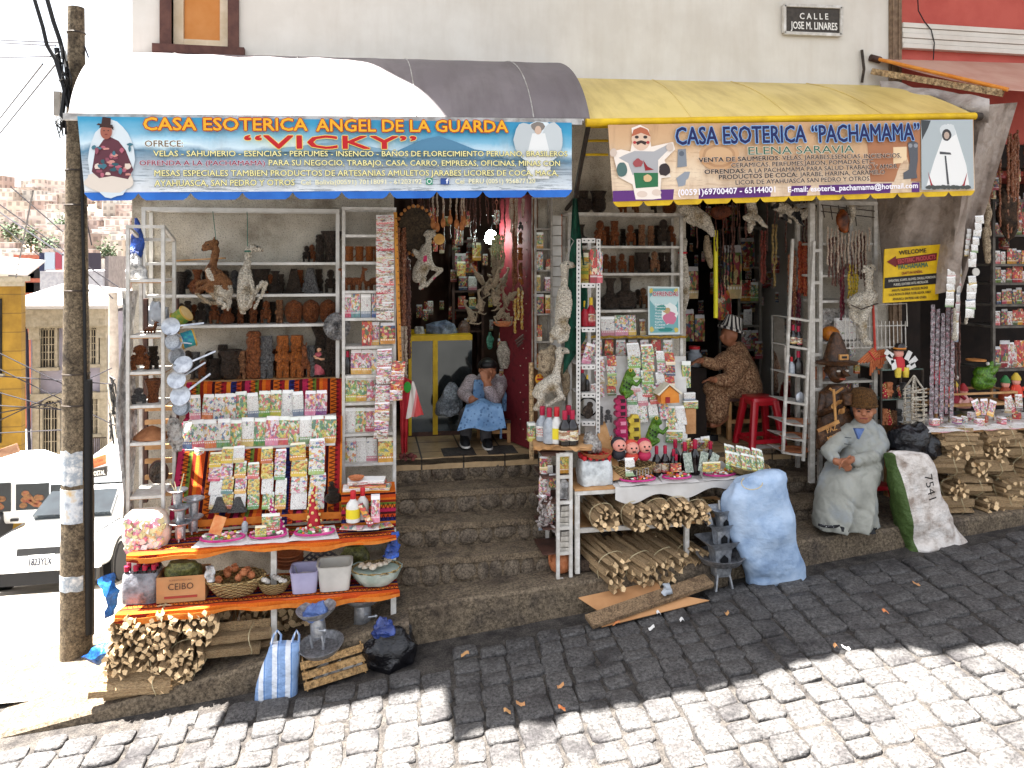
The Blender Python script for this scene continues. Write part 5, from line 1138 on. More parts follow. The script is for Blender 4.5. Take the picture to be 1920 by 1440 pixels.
bundle(at(262,1262,-1.2),'short firewood bundle lying sideways above the lowest left one',20/ppm(262,-1.2),110/ppm(262,-1.2),6,(0,0,R(94)),33,'firewood bundles under the left stall',.9,.042)
t=NT('striped_bag');t.rough(.45);v=t.tex('Generated');s=t.sep(v);n=t.noise(v,3)
u=t.math('FRACT',t.math('ADD',t.math('MULTIPLY',s[0],3.4),t.math('MULTIPLY',n.outputs[0],.12)))
t.color(t.ramp(u,[(0,'#7f9cc6'),(.42,'#d5dae2'),(.8,'#5f86bc'),(.9,'#8aa6cc')],'CONSTANT'));b2=t.noise(t.tex(),9,4);t.bump(b2.outputs[0],.7,.05)
sg_=sack('striped_carrier_bag','blue and white striped plastic carrier bag leaning on the kerb','bag',-1.42,[(1205,508,560),(1215,503,562),(1235,498,562),(1270,486,560),(1300,478,556),(1312,477,552),(1318,484,546)],MATS['striped_bag'],.012,7,.45,40,4)
for a,c_ in(((508,1208),(526,1207)),((546,1207),(560,1210))):part('handle',MB().tube([at(a[0],a[1],-1.42),at(a[0]+6,1190,-1.42),at((a[0]+c_[0])/2+3,1182,-1.44),at(c_[0]+1,1190,-1.42),at(c_[0],c_[1],-1.42)],.008,7),MATS['striped_bag'],sg_)
m_crate=M('crate_pine','#b98d58','#cfa874',6,.8,bump=.4,bscale=26,c3='#a87c4a')
ct=thing('wooden_crate','slatted pine crate with paper inside below the burner','crate',at(625,1296,-1.36))
A,B_,Cc,Dd=at(572,1300,-1.5),at(690,1262,-1.36),at(562,1242,-1.5),at(680,1206,-1.36);bk_=Vector((-.02,.26,0))
up=Cc-A
for k in range(3):
 o0=A+up*(.08+.33*k)+Vector((0,0,0));o1=B_+(Dd-B_)*(.08+.33*k);part('slat',MB().poly([o0,o1,o1+up*.23,o0+up*.23],(0,.012,0)),m_crate,ct,smooth=False);part('slat',MB().poly([o0+bk_,o1+bk_,o1+bk_+up*.23,o0+bk_+up*.23],(0,.012,0)),m_crate,ct,smooth=False)
for p,q in((A,Cc),(B_,Dd)):
 e=(B_-A).normalized()*(.012 if p==A else-.012);part('end_board',MB().poly([p+e+Vector((0,.013,0)),q+e+Vector((0,.013,0)),q+e+bk_,p+e+bk_],e*.8),m_crate,ct,smooth=False)
part('bottom',MB().poly([A+Vector((0,.02,.01)),B_+Vector((0,.02,.01)),B_+bk_+Vector((0,0,.01)),A+bk_+Vector((0,0,.01))],(0,0,.01)),m_crate,ct,smooth=False)
pp=MB();
for k in range(4):pp.slab(lambda u,v,k=k:A.lerp(B_,.12+.2*k+.25*u)+bk_*(.12+.5*v)+Vector((0,0,.04+.05*noise.noise((u*3,v*3,k))+.1*u*v)),6,6,(0,0,.003))
single('crumpled_paper',pp,m_white_p,'crumpled white paper inside the pine crate','paper')
put(('burner',),680,1190,-1.1,78,'aluminium charcoal burner standing under the lower shelf','burner','charcoal burners',.4);
bs=put(('claybowl',),604,1222,-1.4,1,'wide grey bowl on the crate holding the burner','bowl');bs.scale=(42/ppm(604,-1.4),)*3;bs.data=bs.data.copy();bs.data.materials[0]=m_alud;bs.rotation_euler=(.12,-.12,0)
put(('burner',),600,1212,-1.4,74,'aluminium charcoal burner on the crate with a blue bag in its bowl','burner','charcoal burners',.2,.95,(0,-.1,0))
sack('blue_film_bag','crumpled dark blue plastic bag lying in the burner bowl','bag',-1.4,[(1130,590,606),(1140,572,612),(1152,566,616),(1160,572,610)],bagmat('navy_film','#3a4f86','#5a74a8',.3),.016,22,.6)
sack('bin_bag','shiny black bin bag slumped beside the pine crate','bag',-1.3,[(1172,714,742),(1185,698,768),(1210,686,778),(1235,686,778),(1250,696,770),(1256,712,756)],m_bagblack,.035,9,.7,40,2)
sack('blue_film_bag','small dark blue plastic bundle on top of the black bin bag','bag',-1.36,[(1160,712,726),(1172,702,738),(1186,698,740),(1192,706,734)],bagmat('navy_film2','#1d2a5a','#33488a',.25),.02,24,.7)
m_tarp=M('blue_tarp','#1c62b8','#2f80d4',6,.4,bump=.6,bscale=9,bdist=.03)
for l,pts,Y in(('blue tarpaulin bunched behind the table at the left corner',((182,1085),(212,1074),(222,1100),(216,1150),(196,1160),(206,1110)),-.95),('blue plastic sheet end lying on the pavement beside the firewood',((154,1238),(176,1216),(204,1204),(222,1206),(218,1224),(188,1246)),-1.1)):
 P=[at(x,y,Y)for x,y in pts];cc=sum(P,Vector())/len(P);b=MB()
 def fn(u,v):
  k=u*len(P);i=int(k)%len(P);p=P[i].lerp(P[(i+1)%len(P)],k-int(k));q=cc.lerp(p,v);return q+noise.noise_vector(q*14)*.03+Vector((0,-.06*(1-v),0))
 b.grid(fn,36,6);b.grid(lambda u,v:Vector(fn(1-u,v))+Vector((0,.08*(1-v)+.004,0)),36,6);single('blue_tarpaulin',b,m_tarp,l,'tarpaulin')
m_skin=M('skin_brown','#8f5a40','#a46c4e',6,.55,bump=.1)
m_hair=M('black_hair','#0d0a0a','#1c1514',30,.45,bump=.6,bscale=60)
def body_part(name,b,mat,parent,vox=.01,smooth=3,amp=0,f=30):
 me=blob(b,name,mat,vox,smooth)
 if amp:
  for v in me.vertices:v.co+=noise.noise_vector(v.co*f)*amp
 me.transform(Matrix.Translation(-wloc(parent)));return link(name,me,parent)
def face(t,c,r,yaw=0,dark='#2a1a16'):
 """eyes, brows and mouth laid on a head centred at c, radius r, looking along -Y turned by yaw"""
 m=Matrix.Translation(c)@Matrix.Rotation(yaw,4,'Z');P=lambda x,z,y=-.93:m@Vector((x*r,y*r,z*r))
 e=MB()
 for s in(-1,1):e.ball(P(s*.36,.1,-.9),(r*.14,r*.08,r*.06),8,5)
 part('eye',e,ink(dark),t);b=MB()
 for s in(-1,1):b.tube([P(s*.18,.27),P(s*.36,.34),P(s*.56,.25,-.82)],r*.045,5)
 part('eyebrow',b,m_hair,t);part('mouth',MB().tube([P(-.28,-.48,-.9),P(0,-.45,-.98),P(.28,-.48,-.9)],r*.06,6),ink('#7a3a34'),t)
def headform(b,c,r,yaw=0):
 m=Matrix.Translation(c)@Matrix.Rotation(yaw,4,'Z');q=lambda x,y,z:m@Vector((x*r,y*r,z*r))
 b.ball(q(0,.05,.2),(r*.92,r*1.0,r*.98),14,10);b.ball(q(0,-.2,-.32),(r*.74,r*.72,r*.72),14,8)
 b.tube([q(0,-.9,.2),q(0,-1.12,-.14),q(0,-1.0,-.2)],[r*.1,r*.2,r*.14],8)
 for s in(-1,1):b.ball(q(s*.92,.1,0),(r*.1,r*.2,r*.28),8,6);b.ball(q(s*.45,-.65,-.2),r*.28,8,6)
 b.ball(q(0,-.82,-.48),(r*.3,r*.16,r*.14),8,5)
def hand(b,wrist,palm_dir,fing_dir,side,s=1,curl=.5,spread=.25):
 """palm plus five separate bent fingers; side: direction of the thumb"""
 w=Vector(wrist);d=Vector(fing_dir).normalized();sd=Vector(side).normalized();nrm=Vector(palm_dir).normalized()
 pc=w+d*.045*s;limb(b,[w,pc],[.024*s,.03*s],8)
 for k in(-1,0,1):b.ball(pc+sd*.02*k*s+d*.015*s,(.02*s,)*3,8,5)
 for k in range(4):
  L=(.062,.075,.08,.068)[k]*s;o=pc+d*.03*s+sd*(k-1.5)*.0185*s;dd=(d+sd*(k-1.5)*spread*.25).normalized()
  j1=o+dd*L*.5+nrm*curl*.012*s;j2=j1+(dd*(1-curl*.6)+nrm*curl).normalized()*L*.5;limb(b,[o,j1,j2],[.0095*s,.0088*s,.0075*s],7)
 o=w+d*.02*s+sd*.028*s;j1=o+(sd+d*.7).normalized()*.035*s;j2=j1+(d+nrm*curl*.6+sd*.2).normalized()*.03*s;limb(b,[o,j1,j2],[.012*s,.0105*s,.009*s],7)
Y=.55;K=lambda px,r:r/ppm(px,Y)
wm=thing('person','woman in a blue apron slumped on a stool in the left doorway, head in hand','person',at(897,834,Y))
b=MB()
hc=at(915,694,Y-.12);headform(b,hc,.093,.15)
limb(b,[at(916,706,Y-.04),at(914,718,Y+.02),at(911,745,Y+.1),at(906,770,Y+.12)],[.05,.09,.16,.17],14)
pxl(b,Y,[(883,716,13,0),(870,738,10,-.1),(885,750,8,-.28)]);pxl(b,Y,[(938,718,14,0),(925,748,11,-.26),(914,722,8,-.3)])
hand(b,at(912,722,Y-.3),(0,.5,.2),(at(904,690,Y-.26)-at(912,722,Y-.3)),(1,0,.2),.95,.3);hand(b,at(884,750,Y-.28),(0,-.2,-1),(.8,-.1,-.25),(0,-.6,.5),.95,.5)
for p in([(890,772,15,.1),(876,776,14,-.28),(874,800,10,-.22),(873,824,8,-.2)],[(920,772,15,.1),(913,776,14,-.28),(911,800,10,-.24),(911,826,8,-.22)]):pxl(b,Y,p)
body_part('body',b,m_skin,wm,.009,2)
h=MB();h.ball(hc+Vector((0,.03,.02)),(.1,.1,.1),14,10);h.ball(hc+Vector((.0,-.035,.055)),(.088,.06,.055),12,8);h.tube([hc+Vector((.02,.1,0)),hc+Vector((.06,.12,-.16))],[.05,.03],8);body_part('hair',h,m_hair,wm,.01,2)
m_cardi=M('cardigan_lilac','#b3a3a6','#c9babc',14,.9,bump=.6,bscale=60)
s=MB();limb(s,[at(914,716,Y+.03),at(912,742,Y+.1),at(906,768,Y+.12)],[.12,.175,.185],16);pxl(s,Y,[(884,716,15),(869,738,12.5,-.1),(881,748,9.5,-.25)]);pxl(s,Y,[(938,717,17),(926,749,13,-.26),(915,728,9.5,-.3)]);body_part('cardigan',s,m_cardi,wm,.011,3,.006,14)
def apron_mat():
 t=NT('apron_blue');t.rough(.9);v=t.tex();vo=t.new('ShaderNodeTexVoronoi');vo.inputs['Scale'].default_value=26;t.link(v,vo.inputs[0]);n=t.noise(v,9)
 c=t.ramp(n.outputs[0],[(.35,'#5f83ac'),(.6,'#7d9fc4')]);t.color(t.mix(t.math('MULTIPLY',t.math('LESS_THAN',vo.outputs[0],.3),.6),c,'#33537c'));b=t.noise(v,12);t.bump(b.outputs[0],.5,.03);return t.m
m_apron=apron_mat()
a=MB()
def ap(u,v):
 w=(u-.5)*2;top,side=at(909-0,752,Y-.02),0
 px=909-6*v+w*(26+20*v);py=750+10*abs(w)**2*(1-v)+54*max(0,v-.35)/.65+3*math.sin(u*9+v*2);dy=-.02-.46*min(1,v/.45)+.02*math.sin(u*11)*v
 return at(px,py,Y+dy)
a.slab(ap,24,18,(0,-.006,-.006));part('apron_skirt',a,m_apron,wm)
a=MB();a.slab(lambda u,v:at(889+22*u-4*v,712+42*v,Y-.105-.06*v+.02*abs(u-.5)),6,8,(0,-.006,0));part('apron_bib',a,m_apron,wm);a=MB().tube([at(937,722,Y+.02),at(946,740,Y-.05),at(946,770,Y-.05)],[.022,.03,.02],8);part('apron_strap',a,m_apron,wm);part('apron_ribbon',MB().tube([at(942,766,Y-.1),at(940,790,Y-.14),at(939,822,Y-.14)],[.008,.01,.012],6),m_apron,wm)
m_trs=M('grey_trousers','#3c3a3c','#4a484a',20,.9);s=MB()
for p in([(890,772,16,.1),(876,778,16,-.28),(874,800,12,-.22),(873,820,11,-.2)],[(920,772,16,.1),(913,778,16,-.28),(911,800,12,-.24),(911,822,11,-.22)]):pxl(s,Y,p)
body_part('trousers',s,m_trs,wm,.012,2)
for px,py in((871,833),(913,836)):
 sh=MB();c=at(px,py,Y-.24);sh.loft([(c.x,c.y-.03,c.z+.012,.045,.125,2.6),(c.x,c.y-.02,c.z+.05,.046,.11,2.6),(c.x,c.y+.03,c.z+.085,.036,.06,2.2)],16);so=part('shoe',sh,m_black,wm);part('sole',MB().loft([(c.x,c.y-.03,c.z-.004,.048,.13,2.6),(c.x,c.y-.03,c.z+.014,.048,.13,2.6)],16),m_wht,so)
st=thing('wooden_stool','dark wooden stool under the woman in the left doorway','stool',at(925,826,Y));c=at(925,786,Y);part('seat',MB().box(c,(.3,.3,.03)),m_brownwood,st,smooth=False)
for sx in(-.13,.13):
 for sy in(-.13,.13):part('leg',MB().span((c.x+sx-.016,c.y+sy-.016,1.21),(c.x+sx+.016,c.y+sy+.016,c.z-.016)),m_shelfwood,st,smooth=False)
part('stretcher',MB().span((c.x-.113,c.y-.14,1.3),(c.x+.113,c.y-.12,1.33)),m_shelfwood,st,smooth=False)
single('rubber_mat',MB().slab(lambda u,v:at(832+140*u+8*(v-.5)*(1-u),862-13*v-1.5*math.sin(u*12)*(v>.9),0).lerp(Vector((xat(832+140*u,0),-.0+.3*v,1.209)),1)+Vector((0,0,.004*math.sin(u*9))),20,4,(0,0,-.003)),M('mat_rubber','#2c2825','#453f3a',24,.9),'dark rubber mat on the threshold of the left doorway','mat')
cs=thing('display_counter','glass fronted counter with a yellow frame inside the left doorway','counter',at(830,735,.85));Y=.85
xl_,xm_,xr_=xat(766,Y),xat(816,Y),xat(885,Y);zt_=zat(820,632,Y)
part('top_rail',MB().span((xl_,Y-.02,zt_-.035),(xr_,Y+.02,zt_+.02)).span((xl_,Y+.021,zt_),(xr_,Y+.7,zt_+.02)),m_yel,cs,smooth=False);part('post',MB().span((xm_-.025,Y-.018,1.22),(xm_+.025,Y+.018,zt_-.036)),m_yel,cs,smooth=False);part('post',MB().span((xl_,Y-.018,1.22),(xl_+.03,Y+.018,zt_-.036)),m_yel,cs,smooth=False)
m_mirr=M('shop_glass','#5f6466','#54595b',3,.08,metal=.85,bump=0)
part('glass_panel',MB().span((xl_+.031,Y-.004,1.25),(xm_-.026,Y+.004,zt_-.036)).span((xm_+.026,Y-.004,1.25),(xr_,Y+.004,zt_-.036)),m_mirr,cs,smooth=False)
part('base',MB().span((xl_,Y-.01,1.206),(xr_,Y+.7,1.249)),m_brownwood,cs,smooth=False)
m_bagst=bagmat('striped_bag_dark','#4f5f7a','#8a96a8',.5)
sack('stuffed_bag','blue grey stuffed bag lying on the yellow framed counter','bag',1.05,[(602,815,835),(608,800,850),(622,796,856),(631,800,852)],m_bagst,.02,9);sack('stuffed_bag','small brownish bag beside the blue grey one on the counter','bag',1.05,[(600,862,872),(612,858,880),(631,857,882)],M('brown_film','#5c4238','#8a6a58',9,.4,bump=.7),.02,10)
sack('stuffed_bag','pale pinkish bag at the left of the counter top','bag',1.05,[(612,780,792),(622,776,796),(631,776,796)],m_bag_w,.015,10);sack('carrier_bag','grey plastic carrier bag standing on the floor by the woman','bag',.6,[(715,840,846),(728,832,852),(755,818,862),(772,818,864),(777,822,858)],M('grey_film','#6a7278','#9aa0a6',9,.4,bump=.8),.02,9,.6);sack('carrier_bag','second grey carrier bag against the woman and her apron','bag',.62,[(716,846,852),(735,842,864),(760,840,868),(775,842,864)],MATS['grey_film'],.02,10,.5,seed=6)
sack('green_bag','small green plastic bag hanging above the woman','bag',.7,[(622,917,921),(635,912,925),(650,912,926),(654,916,922)],M('sea_green_film','#2f6f5a','#5f9f86',9,.4,bump=.7),.012,16);sack('white_sack','pale textured sack hanging beside the maroon door','sack',.45,[(640,938,950),(655,932,956),(680,934,957),(690,938,952)],M('popcorn_sack','#8a8172','#c9c0b0',40,.9,bump=.9,bscale=60),.012,20)
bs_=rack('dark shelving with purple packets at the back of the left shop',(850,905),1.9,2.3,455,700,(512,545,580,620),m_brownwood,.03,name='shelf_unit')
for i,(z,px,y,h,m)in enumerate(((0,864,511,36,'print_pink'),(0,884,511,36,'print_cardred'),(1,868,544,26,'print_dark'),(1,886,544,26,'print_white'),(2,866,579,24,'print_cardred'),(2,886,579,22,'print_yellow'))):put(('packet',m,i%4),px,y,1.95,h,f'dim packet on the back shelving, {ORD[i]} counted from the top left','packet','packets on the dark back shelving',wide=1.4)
lp=thing('lamp','glowing white bulb hanging inside the left doorway','lamp',at(918,430,.5));part('bulb',MB().loft([(0,0,0,.02,.02),(0,0,.02,.045,.045),(0,0,.09,.05,.05),(0,0,.13,.03,.03)],16).move(Matrix.Translation(at(915,456,.5))@Matrix.Rotation(.35,4,'Y')),M('lamp_glow','#eafff8',emit=16,bump=0),lp);part('cord',MB().tube([at(920,435,.5),at(926,400,.5),at(928,330,.5)],.005,5),m_black,lp)
m_bead=M('beads_brown','#4a2c22','#a5603a',60,.5,bump=.6,bscale=140,c3='#c9a88a');m_bead2=M('beads_dark','#2a1a18','#6a4238',60,.5,bump=.6,bscale=140,c3='#8f5f4a');m_beadw=M('beads_pale','#a5876e','#d6c4ae',50,.6,bump=.7,bscale=120,c3='#8a4a42')
def strand(b,px,y0,y1,Y,r,seed=0):
 n=max(6,int((y1-y0)/4));rr=random.Random(seed);x=px
 pts=[at(x+.8*math.sin(i*.7+seed),y0+(y1-y0)*i/n,Y+.006*math.sin(i))for i in range(n+1)];b.tube(pts,[r*(1.25 if i%2 else .7)for i in range(n+1)],6);return b
def strands(label,pxs,Y,mat,r=.012,name='necklace_bundle',cat='necklaces',group=None):
 b=MB();hb=MB();t=None
 for i,(px,y0,y1)in enumerate(pxs):strand(b,px,y0,y1,Y+.012*(i%3),r,i)
 return single(name,b,mat,label,cat,group=group)
r=random.Random(4)
strands('thick bundle of brown seed necklaces hanging at the left door jamb',[(744+r.random()*16,425+r.random()*12,590+r.random()*60)for _ in range(9)],-.03,m_bead);strands('dark seed necklaces hanging beside the tambourine',[(757+r.random()*12,470+r.random()*30,620+r.random()*60)for _ in range(7)],.0,m_bead2);strands('pink lace strip hanging at the left door jamb',[(752+i*3,612,725)for i in range(4)],-.06,m_beadw,.014)
tm=thing('tambourine','round hide tambourine ringed with wooden beads','drum',at(779,470,.05));c=at(779,432,.05);part('hide',MB().loft([(0,0,0,.15,.2),(0,0,.03,.155,.205),(0,0,.035,.1,.15)],26).move(Matrix.Translation(c)@Matrix.Rotation(R(90),4,'X')),M('dark_hide','#3a2f22','#5c4c38',12,.8,bump=.6),tm);b=MB()
for k in range(26):a=k*2*math.pi/26;b.ball(c+Vector((.17*math.cos(a),-.02,.22*math.sin(a))),.018,8,5)
part('bead_ring',b,M('wood_beads','#a5622c','#c98a4a',20,.5),tm)
Y=-.02;b=MB()
pxl(b,Y,[(797,440,4),(804,437,7),(812,440,6),(816,446,3)]);pxl(b,Y,[(804,442,6),(803,455,6),(800,470,9)]);pxl(b,Y,[(798,468,11),(797,490,14),(788,508,15),(783,520,11)]);pxl(b,Y,[(802,486,8,-.03),(812,503,5,-.05),(828,506,4,-.05),(808,525,3,-.05),(800,536,3,-.05)]);pxl(b,Y,[(785,512,9,-.02),(795,522,5,-.04),(788,540,4,-.04),(806,528,3,-.04)]);pxl(b,Y,[(790,480,7,.02),(776,470,4,0),(782,482,3,-.02)])
for s in(-1,1):pxl(b,Y,[(812+s*2,436,2),(815+s*3,430,1.4)])
lf=furry('llama_fetus',b,[m_fur_w,M('pink_yarn','#a5284f','#c9406a',20,.9)],'cream llama fetus with red yarn tufts hanging in the left doorway','llama fetus',.008,.005,70,lambda p:1 if noise.noise(p*11+Vector((3,0,0)))>.42 else 0)
for i,(px,y1)in enumerate(((812,420),(820,426),(831,418),(844,412),(856,420),(866,424),(870,414))):
 t=thing('wooden_spoon',f'carved wooden spoon on a white beaded string, {ORD[i]} from the left','spoon',at(px,y1,.02),'wooden spoons hanging in the left doorway');part('beaded_string',strand(MB(),px,350,y1-18,.02,.009,i),m_beadw,t);part('spoon',MB().tube([at(px,y1-20,.02),at(px,y1-8,.02)],.008,6).ball(at(px,y1,.02),(.024,.01,.045),10,6),M('spoon_wood','#8f4f2a','#b5743f',14,.6),t)
b=MB().lathe([(.03,0),(.05,.02),(.05,.04),(.002,.045)],(0,0,0),16).move(Matrix.Translation(at(823,450,.0))@Matrix.Rotation(R(80),4,'X'));single('wooden_rattle',b,M('rattle_wood','#b5803a','#c99a52',12,.5),'round wooden rattle hanging under the spoons','rattle')
ch=MB()
for k in range(9):ch.torus(at(931,352+k*9,.1),.013,.004,12,5,'Y' if k%2 else 'X',1.5)
single('chain',ch,M('rosy_chain','#a56a5a',rough=.4,metal=.4,bump=0),'rosy link chain holding up the cluster of dried fetuses','chain')
def mk_dried():
 b=MB();limb(b,[(0,0,.95),(.02,0,.8),(0,.0,.62)],[.05,.045,.07]);b.ball((-.06,0,.97),(.1,.05,.055),10,6);limb(b,[(0,0,.6),(.03,0,.35),(0,0,.22)],[.1,.12,.08])
 limb(b,[(.02,-.03,.5),(.22,-.05,.4),(.05,-.06,.2),(.1,-.06,.08)],[.05,.03,.025,.025]);limb(b,[(0,.03,.28),(.2,.04,.2),(-.05,.02,.0),(-.16,0,.02)],[.06,.035,.028,.02]);limb(b,[(-.03,-.02,.52),(-.2,-.02,.42),(-.1,-.03,.25)],[.045,.03,.02])
 me=blob(b,'dried_fetus',m_hide,.02,2);return link('dried_fetus',me,None,(0,0,0))
r=random.Random(9);g='dried fetuses in the doorway cluster'
for i in range(15):
 row=i//3;px=918+((i%3)-1)*(9+row*5)+r.uniform(-4,4)+10;y=520+row*22+r.uniform(-5,5);put(('dried',),px,y,.1+r.uniform(-.1,.06),r.uniform(42,56),f'dried fetus in the hanging doorway cluster, {ORD[i]} counted from the top','llama fetus',g,r.uniform(0,6),None,(r.uniform(-.6,.6),r.uniform(-.9,.9),r.uniform(0,6)))
strands('pale yellow tassel strands above the fetus cluster',[(922+i*3.2,440,500)for i in range(8)],.12,M('straw_strands','#8f9468','#c4c4a0',30,.8,bump=.6,bscale=80),.008)
spawn(('claybowl',),at(944,612,.2),'shallow brown bowl under the fetus cluster','bowl',None,0,.1)
for i,(px,y,h,m)in enumerate(((976,432,16,'grey_carved_stone'),(975,458,22,'terracotta_carved'),(975,488,24,'orange_clay'),(976,512,20,'terracotta_carved'),(976,534,24,'orange_clay'))):put(('idol',m,(2,0,1,3,2)[i]),px,y,.05,h,f'little charm figure, {ORD[i]} from the top of the hanging string','charm','charms strung beside the maroon door',.3*i)
strands('string of colourful charms at the right side of the left doorway',[(972,540,600),(979,545,618),(966,560,625)],.04,M('charm_mix','#a5283a','#c9a83a',50,.5,bump=.5,c3='#e0d8cc'),.013)
single('panpipe',MB().tube([at(966,640,.05),at(982,628,.05)],.012,8).tube([at(968,645,.05),at(982,634,.05)],.012,8).tube([at(970,650,.05),at(980,641,.05)],.011,8),m_brownwood,'small dark panpipe hanging above the maroon door','panpipe')
dl=thing('shop_door','open maroon painted door leaf with chipped paint','door',at(978,850,.0));part('leaf',MB().poly([Vector((1.52,.0,1.22)),Vector((1.30,.62,1.22)),Vector((1.30,.62,3.6)),Vector((1.52,0,3.6))],(.035,.012,0)),M('maroon_chipped','#4a0f16','#6a1820',12,.75,bump=.2,c3='#5a1219'),dl,smooth=False)
b=MB()
for k in range(26):z=1.3+k*.085;b.ball((1.47-.018*(k%3),.13+.05*(k%3),z),(.006,.004,.006),6,4)
part('chip',b,m_beadw,dl)
single('wooden_post',MB().span((1.50,-.03,1.2),(1.545,.0-.002,3.7)),M('door_post_wood','#4a2f20','#7a5233',12,.7),'brown wooden post at the right jamb of the left doorway','post',smooth=False)
single('bamboo_pole',MB().tube([at(996,680,-.08),at(997,862,-.1)],.022,8),m_bark,'short brown pole leaning against the maroon door','pole')
def cloth(name,label,cat,pts,Y,mats,pm=None,amp=.02,thick=.006):
 """pts: four pixel corners tl, tr, br, bl"""
 P=[at(x,y,Y)for x,y in pts]
 def fn(u,v):p=P[0].lerp(P[1],u).lerp(P[3].lerp(P[2],u),v);return p+Vector((.0,amp*math.sin(u*14+v*2)*(.3+v),0))+noise.noise_vector(p*6)*amp*.5
 return single(name,MB().slab(fn,20,20,(0,thick,0)),mats,label,cat)
t=NT('flag_tote');t.rough(.8);g=t.tex('Generated');s=t.sep(g);t.color(t.ramp(t.math('ADD',s[0],t.math('MULTIPLY',s[2],-.35)),[(0,'#a5202c'),(.12,'#d9d0c8'),(.38,'#d98a8a'),(.5,'#c94a4a')],'CONSTANT'))
cloth('tote_bag','red and white tote bag with a green print hanging at the left jamb','bag',((756,705),(776,716),(794,778),(757,786)),-.12,MATS['flag_tote'],amp=.012);single('green_print',MB().ball(at(764,726,-.15),(.035,.006,.05),10,6),flat('green_print','#2f8f2f'),'green fruit shape printed on the tote bag','print')
cloth('red_cloth','long red cloth hanging beside the narrow white rack','cloth',((750,730),(768,740),(764,850),(752,852)),-.1,M('red_cloth','#a51f28','#c43a40',9,.7),amp=.02)
r=random.Random(5);b=MB()
for k in range(14):b.ball(at(752+r.random()*30,852+r.random()*10,-.04+r.random()*.06),r.uniform(.012,.024),7,5)
single('dried_petals',b,M('dried_petal','#4a2428','#7a4038',14,.8,var=.2),'small heap of dried red petals on the threshold','petals')
SN=rack('narrow grey pigeonhole shelf of bottles and boxes by the right jamb',(1004,1034),-.14,-.02,372,690,(428,466,506,546,588,640,690),M('grey_shelf','#7a746c','#a59e94',14,.7),.018,.014)
for i,(k,px,h,m,w)in enumerate(((1,1011,30,'print_green',13),(2,1010,34,'print_card',13),(2,1028,20,'print_cardred',10),(3,1008,30,'print_yellow',8),(3,1026,26,'print_pink',10),(4,1010,36,'print_dark',16),(4,1027,34,'print_yellow',12),(5,1010,30,'print_cardred',10),(6,1010,26,'print_cardred',14))):spawn(('carton',m,w/h,.4),on(SN[k],px,-.09),f'small {["green", "blue lettered", "orange", "slim yellow", "pink", "dark patterned", "bright yellow", "red", "lowest red"][i]} box in the narrow pigeonhole shelf','box','boxes in the narrow pigeonhole shelf',scale=h/ppm(px,-.09))
cst=thing('card_strip','tall strip of plain grey white cards with dark gaps beside the pigeonhole shelf','card strip',at(1044,690,-.1))
for k in range(15):y=404+k*19.2;part('card',MB().box(at(1044,y+9,-.1),(.085,.012,.086)),m_wht,cst,smooth=False)
part('orange_edge',MB().beam(at(1053,402,-.09),at(1052,560,-.09),.01,.01),flat('orange_strip','#b5622a'),cst)
def clutter(n,x0,x1,y0,y1,Y0,Y1,seed,where,g,mats=('print_dark','print_dark','print_cardred','print_sachet','print_yellow'),h0=16,h1=34):
 r=random.Random(seed)
 for i in range(n):
  px,y,Yq=r.uniform(x0,x1),r.uniform(y0,y1),r.uniform(Y0,Y1);put(('packet',r.choice(mats),r.randrange(4)),px,y,Yq,r.uniform(h0,h1),f'small packet among the dim goods crowding {where}','packet',g,r.uniform(-.4,.4),r.uniform(.8,1.5))
clutter(46,775,975,400,625,1.5,2.45,1,'the back of the left doorway','goods crowding the left doorway')
clutter(14,938,962,560,720,.5,.9,2,'the inside of the maroon door','goods by the maroon door')
r=random.Random(14)
strands('many thin dark strings of beads hanging from the left lintel',[(768+r.random()*180,360+r.random()*8,395+r.random()*90)for _ in range(26)],.14,m_bead2,.007)
strands('dull seed garlands hanging along the maroon door',[(955+r.random()*36,370+r.random()*20,430+r.random()*170)for _ in range(16)],.2,m_bead,.010)
strands('pale shell strings hanging at the right of the left doorway',[(950+r.random()*44,372,395+r.random()*60)for _ in range(9)],.0,m_beadw,.008)
m_rackg=M('rack_grey_metal','#c6c2ba','#a8a298',10,.55,bump=.1,c3='#d0ccc4')
FG2='carved figures on the second wall rack'
S2=rack('white metal wall rack of carved figures between the doorways',(1068,1277),-.24,-.02,405,840,(461,512,581,630,672),m_rackg,.028)
zc=zat(1172,404,-.24)+.03
for i,(px,h,k)in enumerate(((1093,40,('vase',D_,'squat')),(1122,40,('vase',D_,'bowlneck')),(1165,34,('idol',T,2)),(1190,30,('idol',P_,2)),(1225,32,('idol',D_,2)),(1255,30,('vase',T,'squat')))):
 spawn(k,on(zc,px,-.13),f'dim {["black jar", "black flared pot", "reddish figure", "tan figure", "dark figure", "reddish jar"][i]} on the frame top under the yellow scallops','carving',FG2,.3*i,h/ppm(px,-.13))
shelf_row(S2[0],-.13,[(('vase',D_,'tallneck'),1089,40,'dark cone necked jar behind the green net','vase',FG2),(('idol',T,2),1125,48,'reddish figure with raised headdress, first of two','figurine',FG2),(('idol',T,1),1152,47,'reddish figure with raised headdress, second of two','figurine',FG2),(('idol',T,2),1182,40,'small reddish squat figure right of the tall pair','figurine',FG2),(('idol',P_,0),1203,40,'tan monolith figure, left one of the tan pair','figurine',FG2),(('idol',P_,0),1220,38,'tan monolith figure, right one of the tan pair','figurine',FG2),(('idol',D_,2),1244,50,'black hunched figure at the right end under the yellow banner','figurine',FG2)])
r=random.Random(18)
